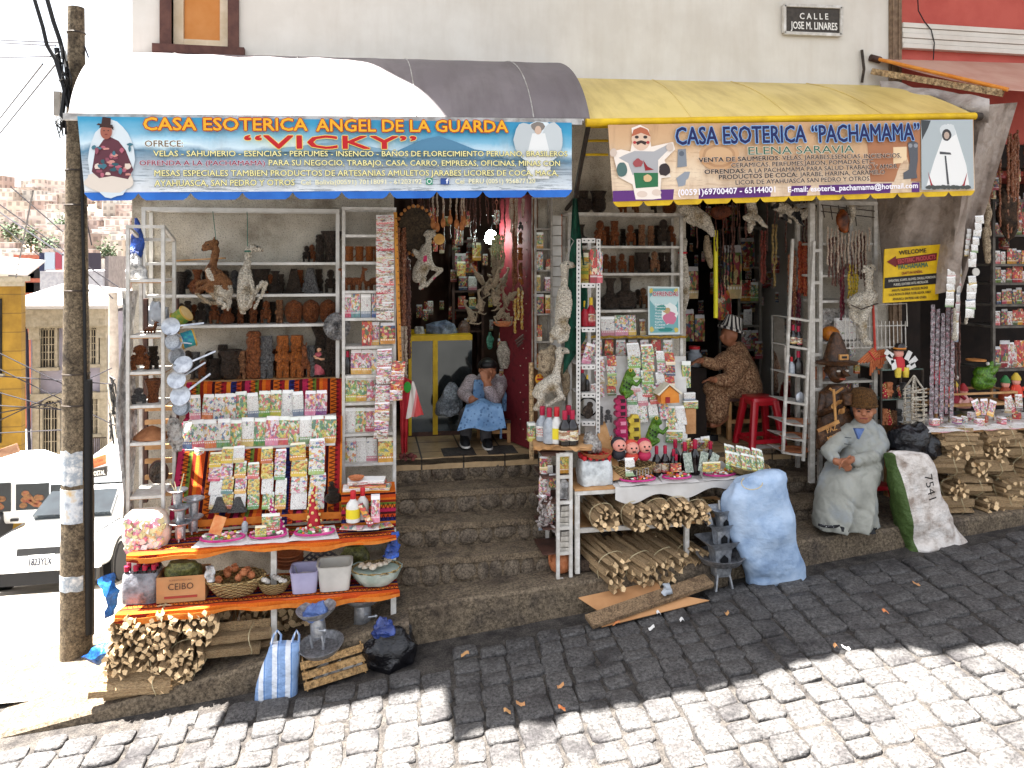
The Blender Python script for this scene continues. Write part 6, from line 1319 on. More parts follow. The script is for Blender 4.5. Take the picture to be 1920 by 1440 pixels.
for zi,nm,pxs in((0,'top',(1138,1168,1194,1232,1258)),(1,'second',(1136,1150,1166,1184,1216,1240)),(2,'third',(1196,1206))):
 shelf_row(S2[zi],-.055,[(('idol',r.choice((T,D_,P_)),r.randrange(4)),px,r.uniform(30,40),f'small figure at the back of the {nm} shelf between the doorways, {ORD[i]} from left','figurine','small figures at the back of the second rack')for i,px in enumerate(pxs)])
shelf_row(S2[1],-.13,[(('vase',D_,'bowlneck'),1204,38,'dark flared cup left of the painted figures','vase',FG2),(('idol',P_,2),1227,40,'round bellied tan figure on the second shelf','figurine',FG2),(('idol',D_,1),1252,38,'dark figure right of the round bellied one','figurine',FG2)])
shelf_row(S2[2],-.13,[(('vase',D_,'tallneck'),1144,58,'tall necked dark vase with flared rim, left one','vase',FG2),(('vase',D_,'pitcher'),1173,58,'tall necked dark vase with wide belly, right one','vase',FG2)])
for i,(px,w,h,m)in enumerate(((1140,26,36,'print_white'),(1166,26,38,'print_card'),(1186,16,38,'print_card'),(1206,12,30,'print_dark'))):spawn(('board',m,round(w/h,2)),on(S2[3],px,-.2),f'printed card pack on the rack above the hanging columns, {ORD[i]} from the left','card','card packs on the second rack',scale=h/ppm(px,-.2),rot=(-.12,0,.1*(i-1)))
rp=MB();rp.tube([at(1096+i*9.5,632+1.2*math.sin(i*2.2),-.27)for i in range(21)],.012,6);single('rope',rp,M('yellow_rope','#a5802a','#c9a23a',40,.8,bump=.7,bscale=120),'yellow rope stretched along the front of the second rack','rope')
for i in range(8):put(('packet',['print_dark','print_pink','print_cardred','print_multi'][i%4],i%4),1098+i*22,669,-.2,32,f'jumbled sweet packet on the ledge below the rope, {ORD[i]} from the left','packet','sweet packets below the rope',.2*(i%3-1),1.3)
ps=thing('poster','teal and white price list poster headed OFRENDAS on the second rack','poster',at(1245,627,-.29));Yp=-.29;q=[at(x,y,Yp)for x,y in((1216,628),(1275,627),(1274,538),(1215,537))]
part('board',MB().poly(q,(0,.008,0)),ink('#c9d4d2'),ps,smooth=False);pp_=Print(ps,Yp)
pp_.shape([(1219,624),(1272,623),(1271,541),(1218,541)],'#6fa5a8','printed_field');pp_.oval(1246,562,26,16,'#b9d2d2',20,.1,'printed_field');pp_.oval(1256,588,15,20,'#dfe4e0',20,.12,'printed_flower');pp_.oval(1256,596,12,12,'#c4708a',18,.25,'printed_flower');pp_.oval(1250,582,7,6,'#b99a6a',12,.2,'printed_flower');pp_.oval(1248,618,14,4,'#2f8078',14,.1,'printed_field');pp_.oval(1240,577,9,6,'#3f8f86',12,.2,'printed_field')
for x,y in((1221,545),(1268,545),(1222,618),(1268,618)):pp_.oval(x,y,4,5,'#c9b45a',10,.3,'printed_corner')
letter('OFRENDAS',ink('#a5344f'),ps,at(1222,555,Yp),at(1270,555,Yp),9/ppm(1245,Yp),bold=.02,outline=ink('#eef0ee'),lift=.02)
for k in range(9):letter(['Salud','Dinero','Trabajo','Amor','Negocio','Viajes','Suerte','Casa','Estudio'][k],ink('#f0f2f0'),ps,at(1226,572+k*5.4,Yp),at(1240+(k*5)%6,572+k*5.4,Yp),3.4/ppm(1245,Yp),lift=.024)
m_perf=M('perforated_steel_white','#d6d3ce','#c3bfb8',9,.5,bump=0)
pt=thing('steel_tower','white perforated steel angle tower standing before the second rack','rack',at(1104,850,-.62));Yt=-.66
def perf_bar(name,p,q,w):
 b=MB();b.beam(p,q,w,.006,(0,-1,0));d=(q-p);n=max(2,int(d.length/.034));b.mat(1);u=d.normalized()
 for k in range(n):
  c=p+d*((k+.5)/n);b.beam(c-u*.007+Vector((0,-.0042,0)),c+u*.007+Vector((0,-.0042,0)),.010,.002,(0,-1,0))
 part(name,b,[m_perf,m_black],pt,smooth=False)
for px in(1085,1122):
 perf_bar('upright',at(px,448,Yt),at(px-1,815,Yt),.036)
 part('upright',MB().beam(at(px,448,Yt)+Vector((0,.28,0)),at(px-1,815,Yt)+Vector((0,.28,0)),.03,.03),m_perf,pt,smooth=False)
ST=[]
for y in(451,535,618,688,741,794):
 perf_bar('crossbar',at(1091,y,Yt-.007),at(1116,y,Yt-.007),.04);z=zat(1104,y-4,Yt);ST.append(z)
 if y>460:part('tray',MB().span((xat(1086,Yt),Yt+.005,z-.012),(xat(1121,Yt),Yt+.28,z-.002)),m_perf,pt,smooth=False)
G_='goods inside the perforated tower'
for i,(k,px,h,key)in enumerate(((1,1106,62,('carton','print_cardred',.22,.8)),(1,1113,58,('carton','print_card',.22,.8)),(1,1098,56,('carton','print_yellow',.16,.8)))):spawn(key,on(ST[k],px,Yt+.1),f'tall {["orange", "pale blue", "yellow"][i]} roll of wrapped candles in the tower top','box',G_,.2*i,h/ppm(px,Yt+.1))
M('red_sauce','#8f1220','#a81a2a',6,.3,bump=0);M('cap_yellow','#d9b52a',rough=.4,bump=0)
for i,(k,px,h,key)in enumerate(((2,1097,48,('bottle','red_sauce','cap_yellow',None)),(2,1108,54,('bottle','red_sauce','cap_yellow','print_label')),(4,1092,46,('bottle','dark_bottle_glass','cap_crimson',None)),(4,1101,30,('bottle','dark_bottle_glass','cap_yellow',None)))):spawn(key,on(ST[k],px,Yt+.1),f'{["slim red bottle", "larger labelled red bottle", "dark crimson capped bottle", "small dark yellow capped bottle"][i]} standing in the perforated tower','bottle',G_,0,h/ppm(px,Yt+.1))
put(('packet','print_pink',0),1098,683,Yt+.08,40,'red wrapped packet leaning in the perforated tower','packet',None,.3,1.1,(0,.3,.2));put(('packet','print_sachet',1),1112,740,Yt+.1,20,'tiny red and white pack in the perforated tower','packet',None)
gw=thing('wire_figure','dark round wire ornament on the lower tower tray','ornament',on(ST[5],1102,Yt+.1));part('ring',MB().torus(gw.location+Vector((0,0,.1)),.09,.008,20,6,'Y',.9),m_black,gw);part('figure',MB().ball(gw.location+Vector((0,0,.06)),(.05,.03,.06),10,6).ball(gw.location+Vector((.02,0,.12)),.028,8,6),MATS[D_],gw)
t=NT('green_net');t.rough(.9);v=t.tex();n=t.noise(v,14,4);t.color(t.ramp(n.outputs[0],[(.3,'#082a20'),(.6,'#12503c'),(.75,'#0c3a2c')]));b2=t.noise(v,70,4);t.bump(b2.outputs[0],.8,.01)
b=MB();b.slab(lambda u,v:at(1074-18*v+(8+30*min(1,v*1.8))*u,372+330*v-60*u*max(0,v-.8)*5,-.55+.03*math.sin(u*9+v*4)),12,30,(0,.006,0));single('green_net',b,t.m,'dark green net hanging between the awnings behind the white fetus','net')
cst=Y=-.6;b=MB()
pxl(b,Y,[(1056,497,6),(1064,496,8),(1071,497,6),(1077,499,3)]);pxl(b,Y,[(1058,500,7),(1058,520,6),(1058,540,7)]);pxl(b,Y,[(1057,545,11),(1056,565,14),(1054,590,14),(1052,612,12),(1046,630,9)])
pxl(b,Y,[(1064,550,8,-.03),(1067,575,6,-.05),(1065,592,5,-.05),(1060,575,4,-.05)]);pxl(b,Y,[(1054,605,9,-.03),(1064,615,6,-.05),(1060,634,6,-.05),(1050,640,5,-.04)]);pxl(b,Y,[(1046,612,7,.03),(1036,625,6,.02),(1034,640,4,.02)])
lg=furry('llama_fetus',b,[m_fur_w],'long white llama fetus hanging from a wire hook before the green net','llama fetus',.008,.008,60)
cordto(lg,[at(1062,495,Y),at(1062,480,Y),at(1068,472,Y),at(1070,462,Y),at(1076,452,Y),at(1070,446,Y),at(1064,450,Y)],m_silver,.004);part('eye',MB().ball(at(1065,496,Y-.035),.008,8,5),m_black,lg)
Y=-.62;b=MB()
pxl(b,Y,[(1046,660,6),(1053,658,8),(1059,657,6),(1065,660,4)]);pxl(b,Y,[(1050,664,7),(1047,682,6),(1043,700,8)]);pxl(b,Y,[(1040,712,13),(1028,722,15),(1014,730,13),(1006,738,9)]);pxl(b,Y,[(1040,722,8,-.03),(1054,744,5,-.05),(1032,757,4,-.05),(1024,762,4,-.05)]);pxl(b,Y,[(1010,736,9,-.02),(1016,752,7,-.04),(1004,766,5,-.04),(1012,768,4,-.05)]);pxl(b,Y,[(1034,726,7,.03),(1048,742,4,.03),(1058,748,4,.02)])
for s in(-1,1):pxl(b,Y,[(1050+s*2,655,2.2),(1046+s*3,650,1.5)])
l2=furry('llama_fetus',b,[m_fur_w],'crouching cream llama fetus propped above the shelf of bottles','llama fetus',.008,.005,70);part('eye',MB().ball(at(1055,657,Y-.035),.008,8,5),m_black,l2)
Y=-.5;b=MB();pxl(b,Y,[(1036,655,9),(1026,668,14),(1022,690,14),(1026,704,8)]);pxl(b,Y,[(1034,665,6,-.03),(1042,690,5,-.04),(1036,712,4)]);pxl(b,Y,[(1018,660,6),(1012,668,5),(1014,684,4)])
furry('llama_fetus',b,[m_hide],'brownish dried llama fetus hanging behind the crouching cream one','llama fetus',.008,.007,60)
Y=-.45;b=MB();pxl(b,Y,[(1052,690,8),(1060,705,9),(1062,730,7),(1058,745,4)]);pxl(b,Y,[(1056,700,5,-.03),(1066,718,4,-.03),(1060,732,3)]);furry('llama_fetus',b,[m_hide],'small dried fetus hanging at the right of the crouching cream one','llama fetus',.008,.006,60)
yb=thing('smiling_badge','round orange and red badge hanging beside the fetuses','badge',at(1013,716,-.45));part('disc',MB().loft([(0,0,0,.045,.045),(0,0,.012,.048,.048),(0,0,.02,.03,.03)],20).move(Matrix.Translation(at(1013,710,-.45))@Matrix.Rotation(R(90),4,'X')),ink('#c98a1c'),yb);part('print',MB().box(at(1013,711,-.475),(.06,.008,.014)).ball(at(1009,705,-.472),.008).ball(at(1017,705,-.472),.008),ink('#a01c20'),yb)
lt=table('plank_table','rough plank shelf of bottles at the left of the second stall',[(xat(1000,-.85),-.85),(xat(1106,-.9),-.95),(xat(1106,-.5),-.5),(xat(1000,-.5),-.45)],zat(1060,836,-.9),.035,m_shelfwood,m_shelfwood,[],.012)
ZP=zat(1060,836,-.9)+.004;GB='bottles on the plank shelf'
for i,(px,h,key,Yy)in enumerate(((1017,64,('bottle','clear_plastic','cap_crimson','print_sachet'),-.7),(1030,66,('bottle','clear_plastic','cap_crimson',None),-.8),(1044,68,('bottle','milky_bottle','cap_red','label_lemon'),-.82),(1059,64,('bottle','dark_bottle_glass','cap_crimson','print_label'),-.88),(1073,64,('bottle','dark_bottle_glass','cap_crimson','print_label'),-.88),(1066,66,('bottle','dark_bottle_glass','cap_crimson',None),-.75))):
 spawn(key,on(ZP,px,Yy),['clear plastic bottle with printed label on the plank shelf','clear plastic bottle without label on the plank shelf','milky bottle with lemon label on the plank shelf','dark labelled bottle, left one at the plank shelf front','dark labelled bottle, right one at the plank shelf front','unlabelled dark bottle behind the labelled pair'][i],'bottle',GB,.3*i,(h/ppm(px,Yy)*1.15,h/ppm(px,Yy)*1.15,h/ppm(px,Yy)))
for i in range(3):put(('carton','print_green' if i==0 else 'print_dark',.4,.4),996+i*7,826,-.6,34-i*4,f'small {["green", "dark", "darker"][i]} jar at the left end of the plank shelf','jar','jars at the end of the plank shelf')
lw_=thing('ladder_rack','small white ladder fronted rack of tins and packets under the plank shelf','rack',at(1045,1090,-.95));Yl=-.98;xa,xb=xat(1046,Yl),xat(1070,Yl);z0,z1=zat(1058,1090,Yl),zat(1058,850,Yl)
for x in(xa,xb):part('upright',MB().span((x-.013,Yl-.013,z0),(x+.013,Yl+.013,z1)),m_rack,lw_,smooth=False);part('upright',MB().span((x-.013,Yl+.36,z0),(x+.013,Yl+.386,z1)),m_rack,lw_,smooth=False)
SL=[]
for y in(852,894,942,990,1037,1086):
 z=zat(1058,y,Yl);SL.append(z);part('rung',MB().span((xa+.0135,Yl-.012,z-.012),(xb-.0135,Yl+.012,z+.012)),m_rack,lw_,smooth=False);part('tray',MB().span((xa-.12,Yl+.014,z-.012),(xb-.0135,Yl+.355,z-.002)),m_brownwood,lw_,smooth=False)
spawn(('carton','print_yellow',.5,.45),on(SL[1]+.014,1056,Yl+.08),'yellow tin on the top level of the ladder rack','tin',None,0,36/ppm(1058,-.9))
sack('white_packet','white plastic packet on the second level of the ladder rack','packet',Yl+.12,[(898,1050,1062),(910,1047,1068),(938,1046,1068)],m_bag_w,.01,20,.6)
for lv in(3,4):
 for i in range(4):single('stacked_packet',MB().box((xat(1057,Yl+.1),Yl+.1,SL[lv]+.012+i*.045),(.1,.15,.038),rz=.1*i-.15).jitter(.006,22,i),M('grey_packet','#a59e92','#d6d0c6',16,.7,var=.15),f'flat greyish packet, {ORD[i]} from the bottom on the {"third" if lv == 3 else "fourth"} ladder level','packet',group='flat packets in the ladder rack',smooth=False)
spawn(('claypot',),(xat(1051,Yl+.12),Yl+.12,SL[5]+.014),'round terracotta pot with handles at the bottom of the ladder rack','pot',None,.4,44/ppm(1050,-.86))
r=random.Random(12)
for i in range(16):
 px,y=1026+r.uniform(-10,12),858+i*8;put(('packet',['print_sachet','print_dark','print_pink','print_white'][i%4],i%4),px,y+16,-.88+r.uniform(-.04,.1),26,f'small hanging bag, {ORD[i]} from the top beside the ladder rack','packet','bags hanging beside the ladder rack',r.uniform(-.6,.2),1.3)
fb=MB()
for k in range(60):c=at(1022+r.uniform(-12,14),945+r.uniform(-14,50),-.9+r.uniform(-.06,.06));d=Vector((r.uniform(-1,1),r.uniform(-1,.3),r.uniform(-1,1))).normalized()*.05;fb.tube([c,c+d*.6,c+d],[.004,.012,.003],4)
single('dried_herbs',fb,M('dried_herb_grey','#6a605c','#a59c98',20,.9,var=.2),'tangled grey dried herbs hanging beside the ladder rack','herbs')
for i in range(2):single('adobe_brick',MB().box(at(1080+i*4,1086-i*22,-.85)+Vector((0,0,.05)),(.16,.2,.085),rz=.2-.3*i).jitter(.006,20,i),M('dark_brick','#3a2e26','#5a4a3e',12,.9,bump=.6),f'dark brick propping the table leg, {["lower", "upper"][i]} one','brick',group='bricks under the second table',smooth=False)
T2=zat(1180,914,-.98);T2b=T2
gt=thing('goods_table','white framed goods table of the second stall with a shelf of firewood','table',at(1185,1065,-.8));xA,xB,xC=xat(1082,-.98),xat(1287,-.98),xat(1400,-.95)
for x,zb in((xA,.47),(xB,.54)):part('leg',MB().span((x-.018,-.998,zb),(x+.018,-.962,T2-.04)),m_rack,gt,smooth=False);part('leg',MB().span((x-.018,-.4,zb),(x+.018,-.364,T2-.04)),m_rack,gt,smooth=False)
Z3=zat(1180,985,-.98)
part('frame_rail',MB().span((xA-.019,-.985,T2-.039),(xC,-.955,T2-.008)),m_rack,gt,smooth=False);part('frame_rail',MB().span((xA+.019,-.985,Z3-.035),(xB-.019,-.958,Z3)),m_rack,gt,smooth=False)
part('shelf_board',MB().span((xA+.02,-.957,Z3-.03),(xC,-.36,Z3-.008)),m_shelfwood,gt,smooth=False);part('table_top',MB().span((xA-.02,-.985,T2-.006),(xC,-.36,T2+.012)),m_shelfwood,gt,smooth=False)
def tc(u,v):
 x=xat(1150,-.95)+(xC+.04-xat(1150,-.95))*u
 if v<.72:return(x,-.40-.60*v/.72,T2+.018+.003*math.sin(u*30+v*9))
 q=(v-.72)/.28;return(x,-1.004-.012*math.sin(u*13),T2+.016-q*(.13-.075*u+.03*math.sin(u*16)-.03*(abs(u-.5)*2)**4))
single('tablecloth',MB().slab(tc,50,18,(0,.004,-.003)),M('white_cloth','#cfccc8','#bdb9b4',4,.9,bump=.25),'white tablecloth hanging over the front of the second stall table','tablecloth');ZG=T2+.022
bp=thing('bottle_pack','shrink wrapped pack of clear bottles with red caps at the table corner','bottles',on(T2+.014,1115,-.85));cx=bp.location.x;W=62/ppm(1115,-.9)
b=MB();z0=T2+.014;b.loft([(cx,-.84,z0,W/2,.1,5),(cx,-.84,z0+.09,W/2*1.02,.105,5),(cx,-.84,z0+.18,W/2*.97,.1,5),(cx,-.84,z0+.2,W/2*.9,.09,5)],28);crumple(b,.008,14,3);part('film',b,M('clear_film','#7f8386','#d0d4d4',6,.12,bump=.7,bscale=18,bdist=.02,c3='#a9adae',spec=.8),bp)
for i in range(5):
 for j in range(3):part('cap',MB().lathe([(.012,.17),(.012,.21),(.02,.212),(.02,.24),(.002,.242)],(cx+(i-2)*W/5.2,-.91+j*.065,z0),10),MATS['cap_red'],bp)
wb=thing('display_board','white display board leaning on the second rack behind the candles','board',at(1200,870,-.55));part('board',MB().poly([at(1100,880,-.62),at(1290,872,-.62),at(1286,668,-.3),at(1092,668,-.3)],(0,.02,0)),m_wht,wb,smooth=False)
CG='packet columns of the second stall'
cols2=[(1126,745,672,3,18,['print_pink','print_sachet']),(1148,742,668,4,18,['print_cardred','print_multi','print_yellow']),(1190,735,645,4,25,['print_white','print_green','print_multi']),(1216,745,648,4,24,['print_green']),(1240,740,660,4,16,['print_white','print_pink']),(1258,725,664,3,19,['print_cardred','print_dark']),(1186,788,730,2,20,['print_multi','print_white']),(1207,792,730,2,20,['print_white','print_multi']),(1228,788,728,2,19,['print_green','print_white']),(1247,786,726,2,19,['print_white','print_card']),(1260,820,765,2,18,['print_green']),(1280,828,765,2,19,['print_white'])]
for ci,(px,y1,y0,n,w,ms)in enumerate(cols2):
 for j in range(n):
  hh=(y1-y0)/n*1.12;yy=y0+(j+1)*(y1-y0)/n;Y=-.33-.28*max(0,yy-668)/210-.03;k=hh/ppm(px,Y);rr=random.Random(ci*9+j)
  spawn(('packet',ms[j%len(ms)],rr.randrange(4)),at(px+rr.uniform(-1,1),yy,Y-.02),f'printed pack, {ORD[j]} from the top in the {ORD[ci]} column of the second stall','packet',CG,rr.uniform(-.1,.1),(k*w/hh/.44,k*.6,k),rot=(-.35,rr.uniform(-.06,.06),0))
put(('carton','print_green',.34,.1),1286,727,-.35,50,'tall green soap box at the right edge of the second rack','box');
def shape3(name,label,cat,pts,Y,th,mat,extra=()):
 t=thing(name,label,cat,at(pts[0][0],max(p[1]for p in pts),Y));b=MB().poly([at(x,y,Y)for x,y in pts],(0,th,0));part('body',b,mat,t,smooth=False)
 for nm,prs,m in extra:
  e=MB()
  for(x,y,rx,ry)in prs:e.ball(at(x,y,Y-.004),(rx/ppm(x,Y),.014,ry/ppm(x,Y)),10,6)
  part(nm,e,m,t)
 return t
m_frog=M('frog_green','#2c5a10','#5a8a22',12,.4,bump=.4,c3='#7a9a34');m_yelw=M('candle_yellow','#b5982a','#d9c04a',9,.4,bump=.1);m_mag=M('candle_magenta','#8f1440','#b8205a',9,.4,bump=.15)
def frog(label,dx,dy,flip=1):
 f=lambda L:[(dx+flip*x,dy+y)for x,y in L];Y=-.62
 t=thing('frog_candle',label,'candle',at(dx,dy+26,Y));b=MB()
 for p in([(0,-18,8,0),(-4,0,11,0),(-10,14,10,0)],[(2,-20,8,-.02),(8,-16,5,-.03)],[(-10,14,8,-.03),(4,18,5,-.05),(-6,26,4,-.05)],[(2,-4,5,-.03),(14,4,3.5,-.05),(22,-6,3,-.05)]):pxl(b,Y,[(dx+flip*x,dy+y,q,d)for x,y,q,d in p])
 me=blob(b,'body',m_frog,.008,2);me.transform(Matrix.Translation(-t.location));link('body',me,t)
 part('eye',MB().ball(at(dx+flip*2,dy-24,Y-.05),.016,10,6),m_yelw,t);part('pupil',MB().ball(at(dx+flip*2,dy-24,Y-.064),.007,8,5),m_black,t);s=MB()
 for k in range(7):s.ball(at(dx+flip*(-10+(k%3)*5),dy-4+k*3,Y-.055),(.008,.005,.008),8,5)
 part('spots',s,m_black,t);return t
frog('green frog candle on the upper left of the second stall goods',1180,718);frog('green frog candle lower down beside the bottles',1229,808,1)
def truck(label,x0,y0,x1,y1,mat,m2,n):
 Y=-.60;t=thing('truck_candle',label,'candle',at((x0+x1)/2,y1,Y));b=MB();r_=random.Random(int(x0));w=(x1-x0)
 b.poly([at(x,y,Y)for x,y in((x0+4,y1),(x1,y1),(x1-2,y0+10),(x1-5,y0),(x0+8,y0),(x0+4,y0+8))],(0,.045,0));part('body',b,mat,t,smooth=False)
 wh=MB();wn_=MB()
 for k in range(n):y=y0+10+(y1-y0-16)*k/(n-1);wh.loft([(0,0,-.03,.025,.025),(0,0,.03,.025,.025)],14).move(Matrix.Identity(4));o=len(wh.v)-28;c=at(x0+4,y,Y+.02);wh.v[o:]=[tuple(Matrix.Translation(c)@Matrix.Rotation(R(90),4,'X')@Vector(p))for p in wh.v[o:]];wn_.box(at(x0+w*.62,y,Y-.003),(.05,.006,.03))
 part('wheels',wh,mat,t);part('windows',wn_,m2,t,smooth=False)
truck('magenta truck shaped candle, upper one of the pair',1153,742,1176,782,m_mag,ink('#2a0a18'),3);truck('magenta truck shaped candle, lower one of the pair',1153,784,1178,830,m_mag,ink('#d98aa0'),3);truck('yellow truck shaped candle beside the magenta pair',1178,778,1202,828,m_yelw,ink('#4a3a1a'),3)
hs_=thing('toy_house','small orange toy house with a pitched roof','toy',at(1258,757,-.6));part('walls',MB().poly([at(x,y,-.6)for x,y in((1240,757),(1274,755),(1273,738),(1256,724),(1239,740))],(0,.09,0)),M('toy_orange','#c9741f','#d98f3a',9,.5),hs_,smooth=False);part('roof',MB().poly([at(1236,742,-.62),at(1256,722,-.62),at(1256,719,-.62),at(1233,740,-.62)],(0,.13,0)).poly([at(1256,722,-.62),at(1278,740,-.62),at(1280,737,-.62),at(1256,719,-.62)],(0,.13,0)),ink('#d6cdb8'),hs_,smooth=False);part('door',MB().box(at(1252,750,-.604),(.04,.008,.05)),ink('#8f1c20'),hs_,smooth=False)
put(('carton','print_white',1.6,.5),1292,750,-.45,14,'white and green soap carton, upper of two lying stacked','box');put(('carton','print_green',1.9,.5),1294,766,-.46,15,'green soap carton, lower of two lying stacked','box');put(('carton','print_cardred',.42,.3),1293,812,-.5,46,'brown cardboard upright box behind the bottles','box').data.materials[0]=m_card
single('leaning_board',MB().beam(at(1124,792,-.6),at(1157,900,-.9),.1,.012,(0,-1,.5)),m_shelfwood,'brown plank leaning on the table behind the clear bottle pack','plank',smooth=False)
put(('idol',G,3),1124,796,-.62,34,'small silver tower figure on the white board','figurine');put(('idol',G,2),1140,792,-.62,24,'small silver squat figure on the white board','figurine');
sack('silver_bowl_goods','heap of silver trinkets in a brown bowl at the plank end','trinkets',-.85,[(812,1100,1112),(822,1096,1122),(842,1094,1130),(848,1104,1126)],MATS['foil'],.02,30,.6);spawn(('claybowl',),at(1118,858,-.85),'brown bowl under the silver trinkets','bowl',None,0,.13)
put(('frogtoy',)if False else('cone','#a81c2c'),1146,842,-.7,26,'tiny red and green wrapped sweet beside the plank','sweet',None,0,.8)
k=44/ppm(1187,-.86);spawn(('basket',),on(ZG,1187,-.84),'straw basket of rosy piggy dolls on the white tablecloth','basket',None,0,(k,k*.6,k*1.25))
for i,(px,y,c1)in enumerate(((1184,845,'#c94a3a'),(1208,842,'#b52a50'),(1160,840,'#2a2a30'))):
 t=thing('doll',['doll with a red hood and smiling face in the straw basket','pink faced doll in crimson in the straw basket','dark haired small doll behind the straw basket'][i],'doll',at(px,y+14,-.84));c=at(px,y,-.84);part('body',MB().ball(c+Vector((0,0,-.05)),(.06,.05,.05),12,8),ink(c1),t);part('head',MB().ball(c+Vector((0,-.02,.025)),(.058,.05,.052),14,8),M('doll_pink','#d9907f','#e0a595',6,.5,bump=0),t);part('hood',MB().ball(c+Vector((0,.012,.035)),(.064,.05,.058),14,8),ink(c1),t);f=MB().ball(c+Vector((-.02,-.066,.035)),.008,8,5).ball(c+Vector((.02,-.066,.035)),.008,8,5).ball(c+Vector((0,-.07,.005)),(.018,.006,.006),8,5);part('face',f,m_black,t);part('muzzle',MB().ball(c+Vector((0,-.064,.02)),(.016,.012,.012),8,6),ink('#d98a7c'),t)
GW='dark wine bottles on the white tablecloth'
for i,(px,h,Yy,lab)in enumerate(((1188,46,-.92,None),(1231,56,-.78,'print_label'),(1247,56,-.78,'print_label'),(1263,50,-.8,None),(1266,60,-.68,None),(1284,62,-.8,None),(1303,64,-.78,None),(1268,44,-.86,None),(1332,54,-.7,None))):
 kk=h/ppm(px,Yy);spawn(('bottle','dark_bottle_glass','cap_crimson',lab),on(ZG,px,Yy),f'dark red capped bottle, {ORD[i]} from the left on the white tablecloth' if i not in(4,7)else['taller dark bottle standing behind the tablecloth row','shorter dark bottle leaning in front of the tablecloth row'][i==7],'bottle',GW,.2*i,(kk*.95,kk*.95,kk))
put(('board','print_white',.55),1182,893,-.95,34,'upright white card before the straw basket','card',None,rot=(-.15,0,0));put(('carton','print_cardred',1.3,.4),1267,884,-.93,15,'small orange block between the bottles','block');
k=50/ppm(1300,-.6);spawn(('basket',),on(ZG,1308,-.62),'brown basket of sweets behind the wine bottles','basket',None,0,(k*.8,k*.5,k*.8));
for i in range(7):put(('packet',['print_dark','print_yellow','print_cardred','print_pink'][i%4],i%4),1284+i*7,846-(i%2)*5,-.62,22,f'sweet packet, {ORD[i]} from the left in the brown basket','packet','sweet packets in the brown basket',.4*i,1.2,(.3,.3*(i-3)*.3,0))
put(('packet','print_white',3),1322,858,-.6,40,'white wrapped bundle behind the banknote cards','packet',None,.2,1.2);put(('carton','print_green',1.3,.1),1264,816+14,-.6,24,'dark green flag like card above the brown basket','card',None,-.2)
m_note=print_mat('print_banknote','#c9cfc4',['#6f8070','#8f9c8a','#55685a','#a5ae9c'],.6,cells=6,crimp=2,band=False)
for i,(px,y,a)in enumerate(((1293,886,-.05),(1316,884,.28),(1330,884,.55))):spawn(('board','print_banknote',.45),at(px,y,-.95-.01*i),f'toy banknote fanned out on the tablecloth, {ORD[i]} from the left','banknote','toy banknotes on the tablecloth',scale=36/ppm(px,-.95),rot=(-.25,a,0))
put(('carton','print_yellow',1.9,.12),1334,884,-.97,18,'orange and yellow game card in front of the banknotes','card',None,-.05)
offering('offering of sweets in magenta wool at the left of the tablecloth',1195,900,86,4,-.9,ZG);offering('offering of pale sweets in the middle of the tablecloth',1268,893,70,5,-.9,ZG);offering('offering with red sweets at the right of the tablecloth',1348,888,80,6,-.88,ZG)
gb=thing('wire_cage','tiny wire cage in front of the straw basket','ornament',at(1205,892,-.95));b=MB();c=at(1205,892,-.95)
for k in range(5):b.tube([c+Vector((-.05+.025*k,0,0)),c+Vector((-.05+.025*k,0,.06))],.003,5)
b.tube([c+Vector((-.05,0,.06)),c+Vector((.05,0,.06))],.003,5);part('wires',b,m_silver,gb)
k=62/ppm(1398,-.9);zz=zat(1398,886,-.9);spawn(('basket',),Vector((xat(1398,-.9),-.9,zz)),'wide flat basket of green packets resting at the end of the table','basket',None,0,(k*.72,k*.55,k*.5),(.12,.12,0))
for i in range(14):spawn(('packet','print_green',i%4),at(1368+(i%7)*10,880-(i//7)*14+(i%7)*1.5,-.98+(i//7)*.14),f'green and white packet, {ORD[i % 7]} in the {"front" if i < 7 else "back"} row of the flat basket','packet','green packets in the flat basket',scale=(.16,.1,.17),rot=(-.7,.35,.1*(i%3)))
for i,(px,y,r_,n,a)in enumerate(((1120,985,26,22,.12),(1176,983,27,24,.2),(1222,978,27,26,.1),(1262,972,26,24,-.05),(1300,970,22,18,-.1))):bundle(at(px,y,-.9),f'tied firewood bundle on the table shelf, {ORD[i]} from the left',r_/ppm(px,-.9),.42,n,(.06,0,a),i+50,'firewood bundles of the second stall')
for i,(px,y,r_,n,a,Yy)in enumerate(((1128,1082,33,24,.35,-.92),(1178,1082,33,26,.42,-.92),(1224,1066,28,22,.4,-.9),(1268,1052,26,20,.35,-.8),(1110,1040,24,12,.2,-.55),(1200,1030,24,12,.2,-.55),(1245,1028,24,12,.1,-.5))):bundle(at(px,y,Yy),f'tied firewood bundle on the ground under the second table, {ORD[i]} of seven',r_/ppm(px,Yy),.48,n,(.16,0,a),i+60,'firewood bundles of the second stall')
spawn(('basket',),at(1328,968,-.7),'straw basket half hidden on the shelf beside the funnels','basket',None,0,(.17,.14,.2))
wf=put(('claybowl',),1351,1058,-1.14,1,'wide grey iron bowl on three legs holding the square burners','bowl');wf.scale=(45/ppm(1351,-1.14),)*3;wf.data=wf.data.copy();wf.data.materials[0]=m_alud;wf.name='burner_bowl'
c=wf.location;s_=wf.scale[0]
for k,(ax,ay)in enumerate(((-.36,-.3),(.36,-.3),(0,.5))):l=MB().beam((ax*.55,ay*.55,.06),(ax*1.05,ay*1.05,-.98),.075,.16);o=link('leg',l.mesh('leg',m_alu,False),wf)
o=link('vent_box',MB().loft([(0,0,-.42,.34,.3,6),(0,0,.02,.4,.36,6)],20).mesh('vent_box',m_alu),wf)
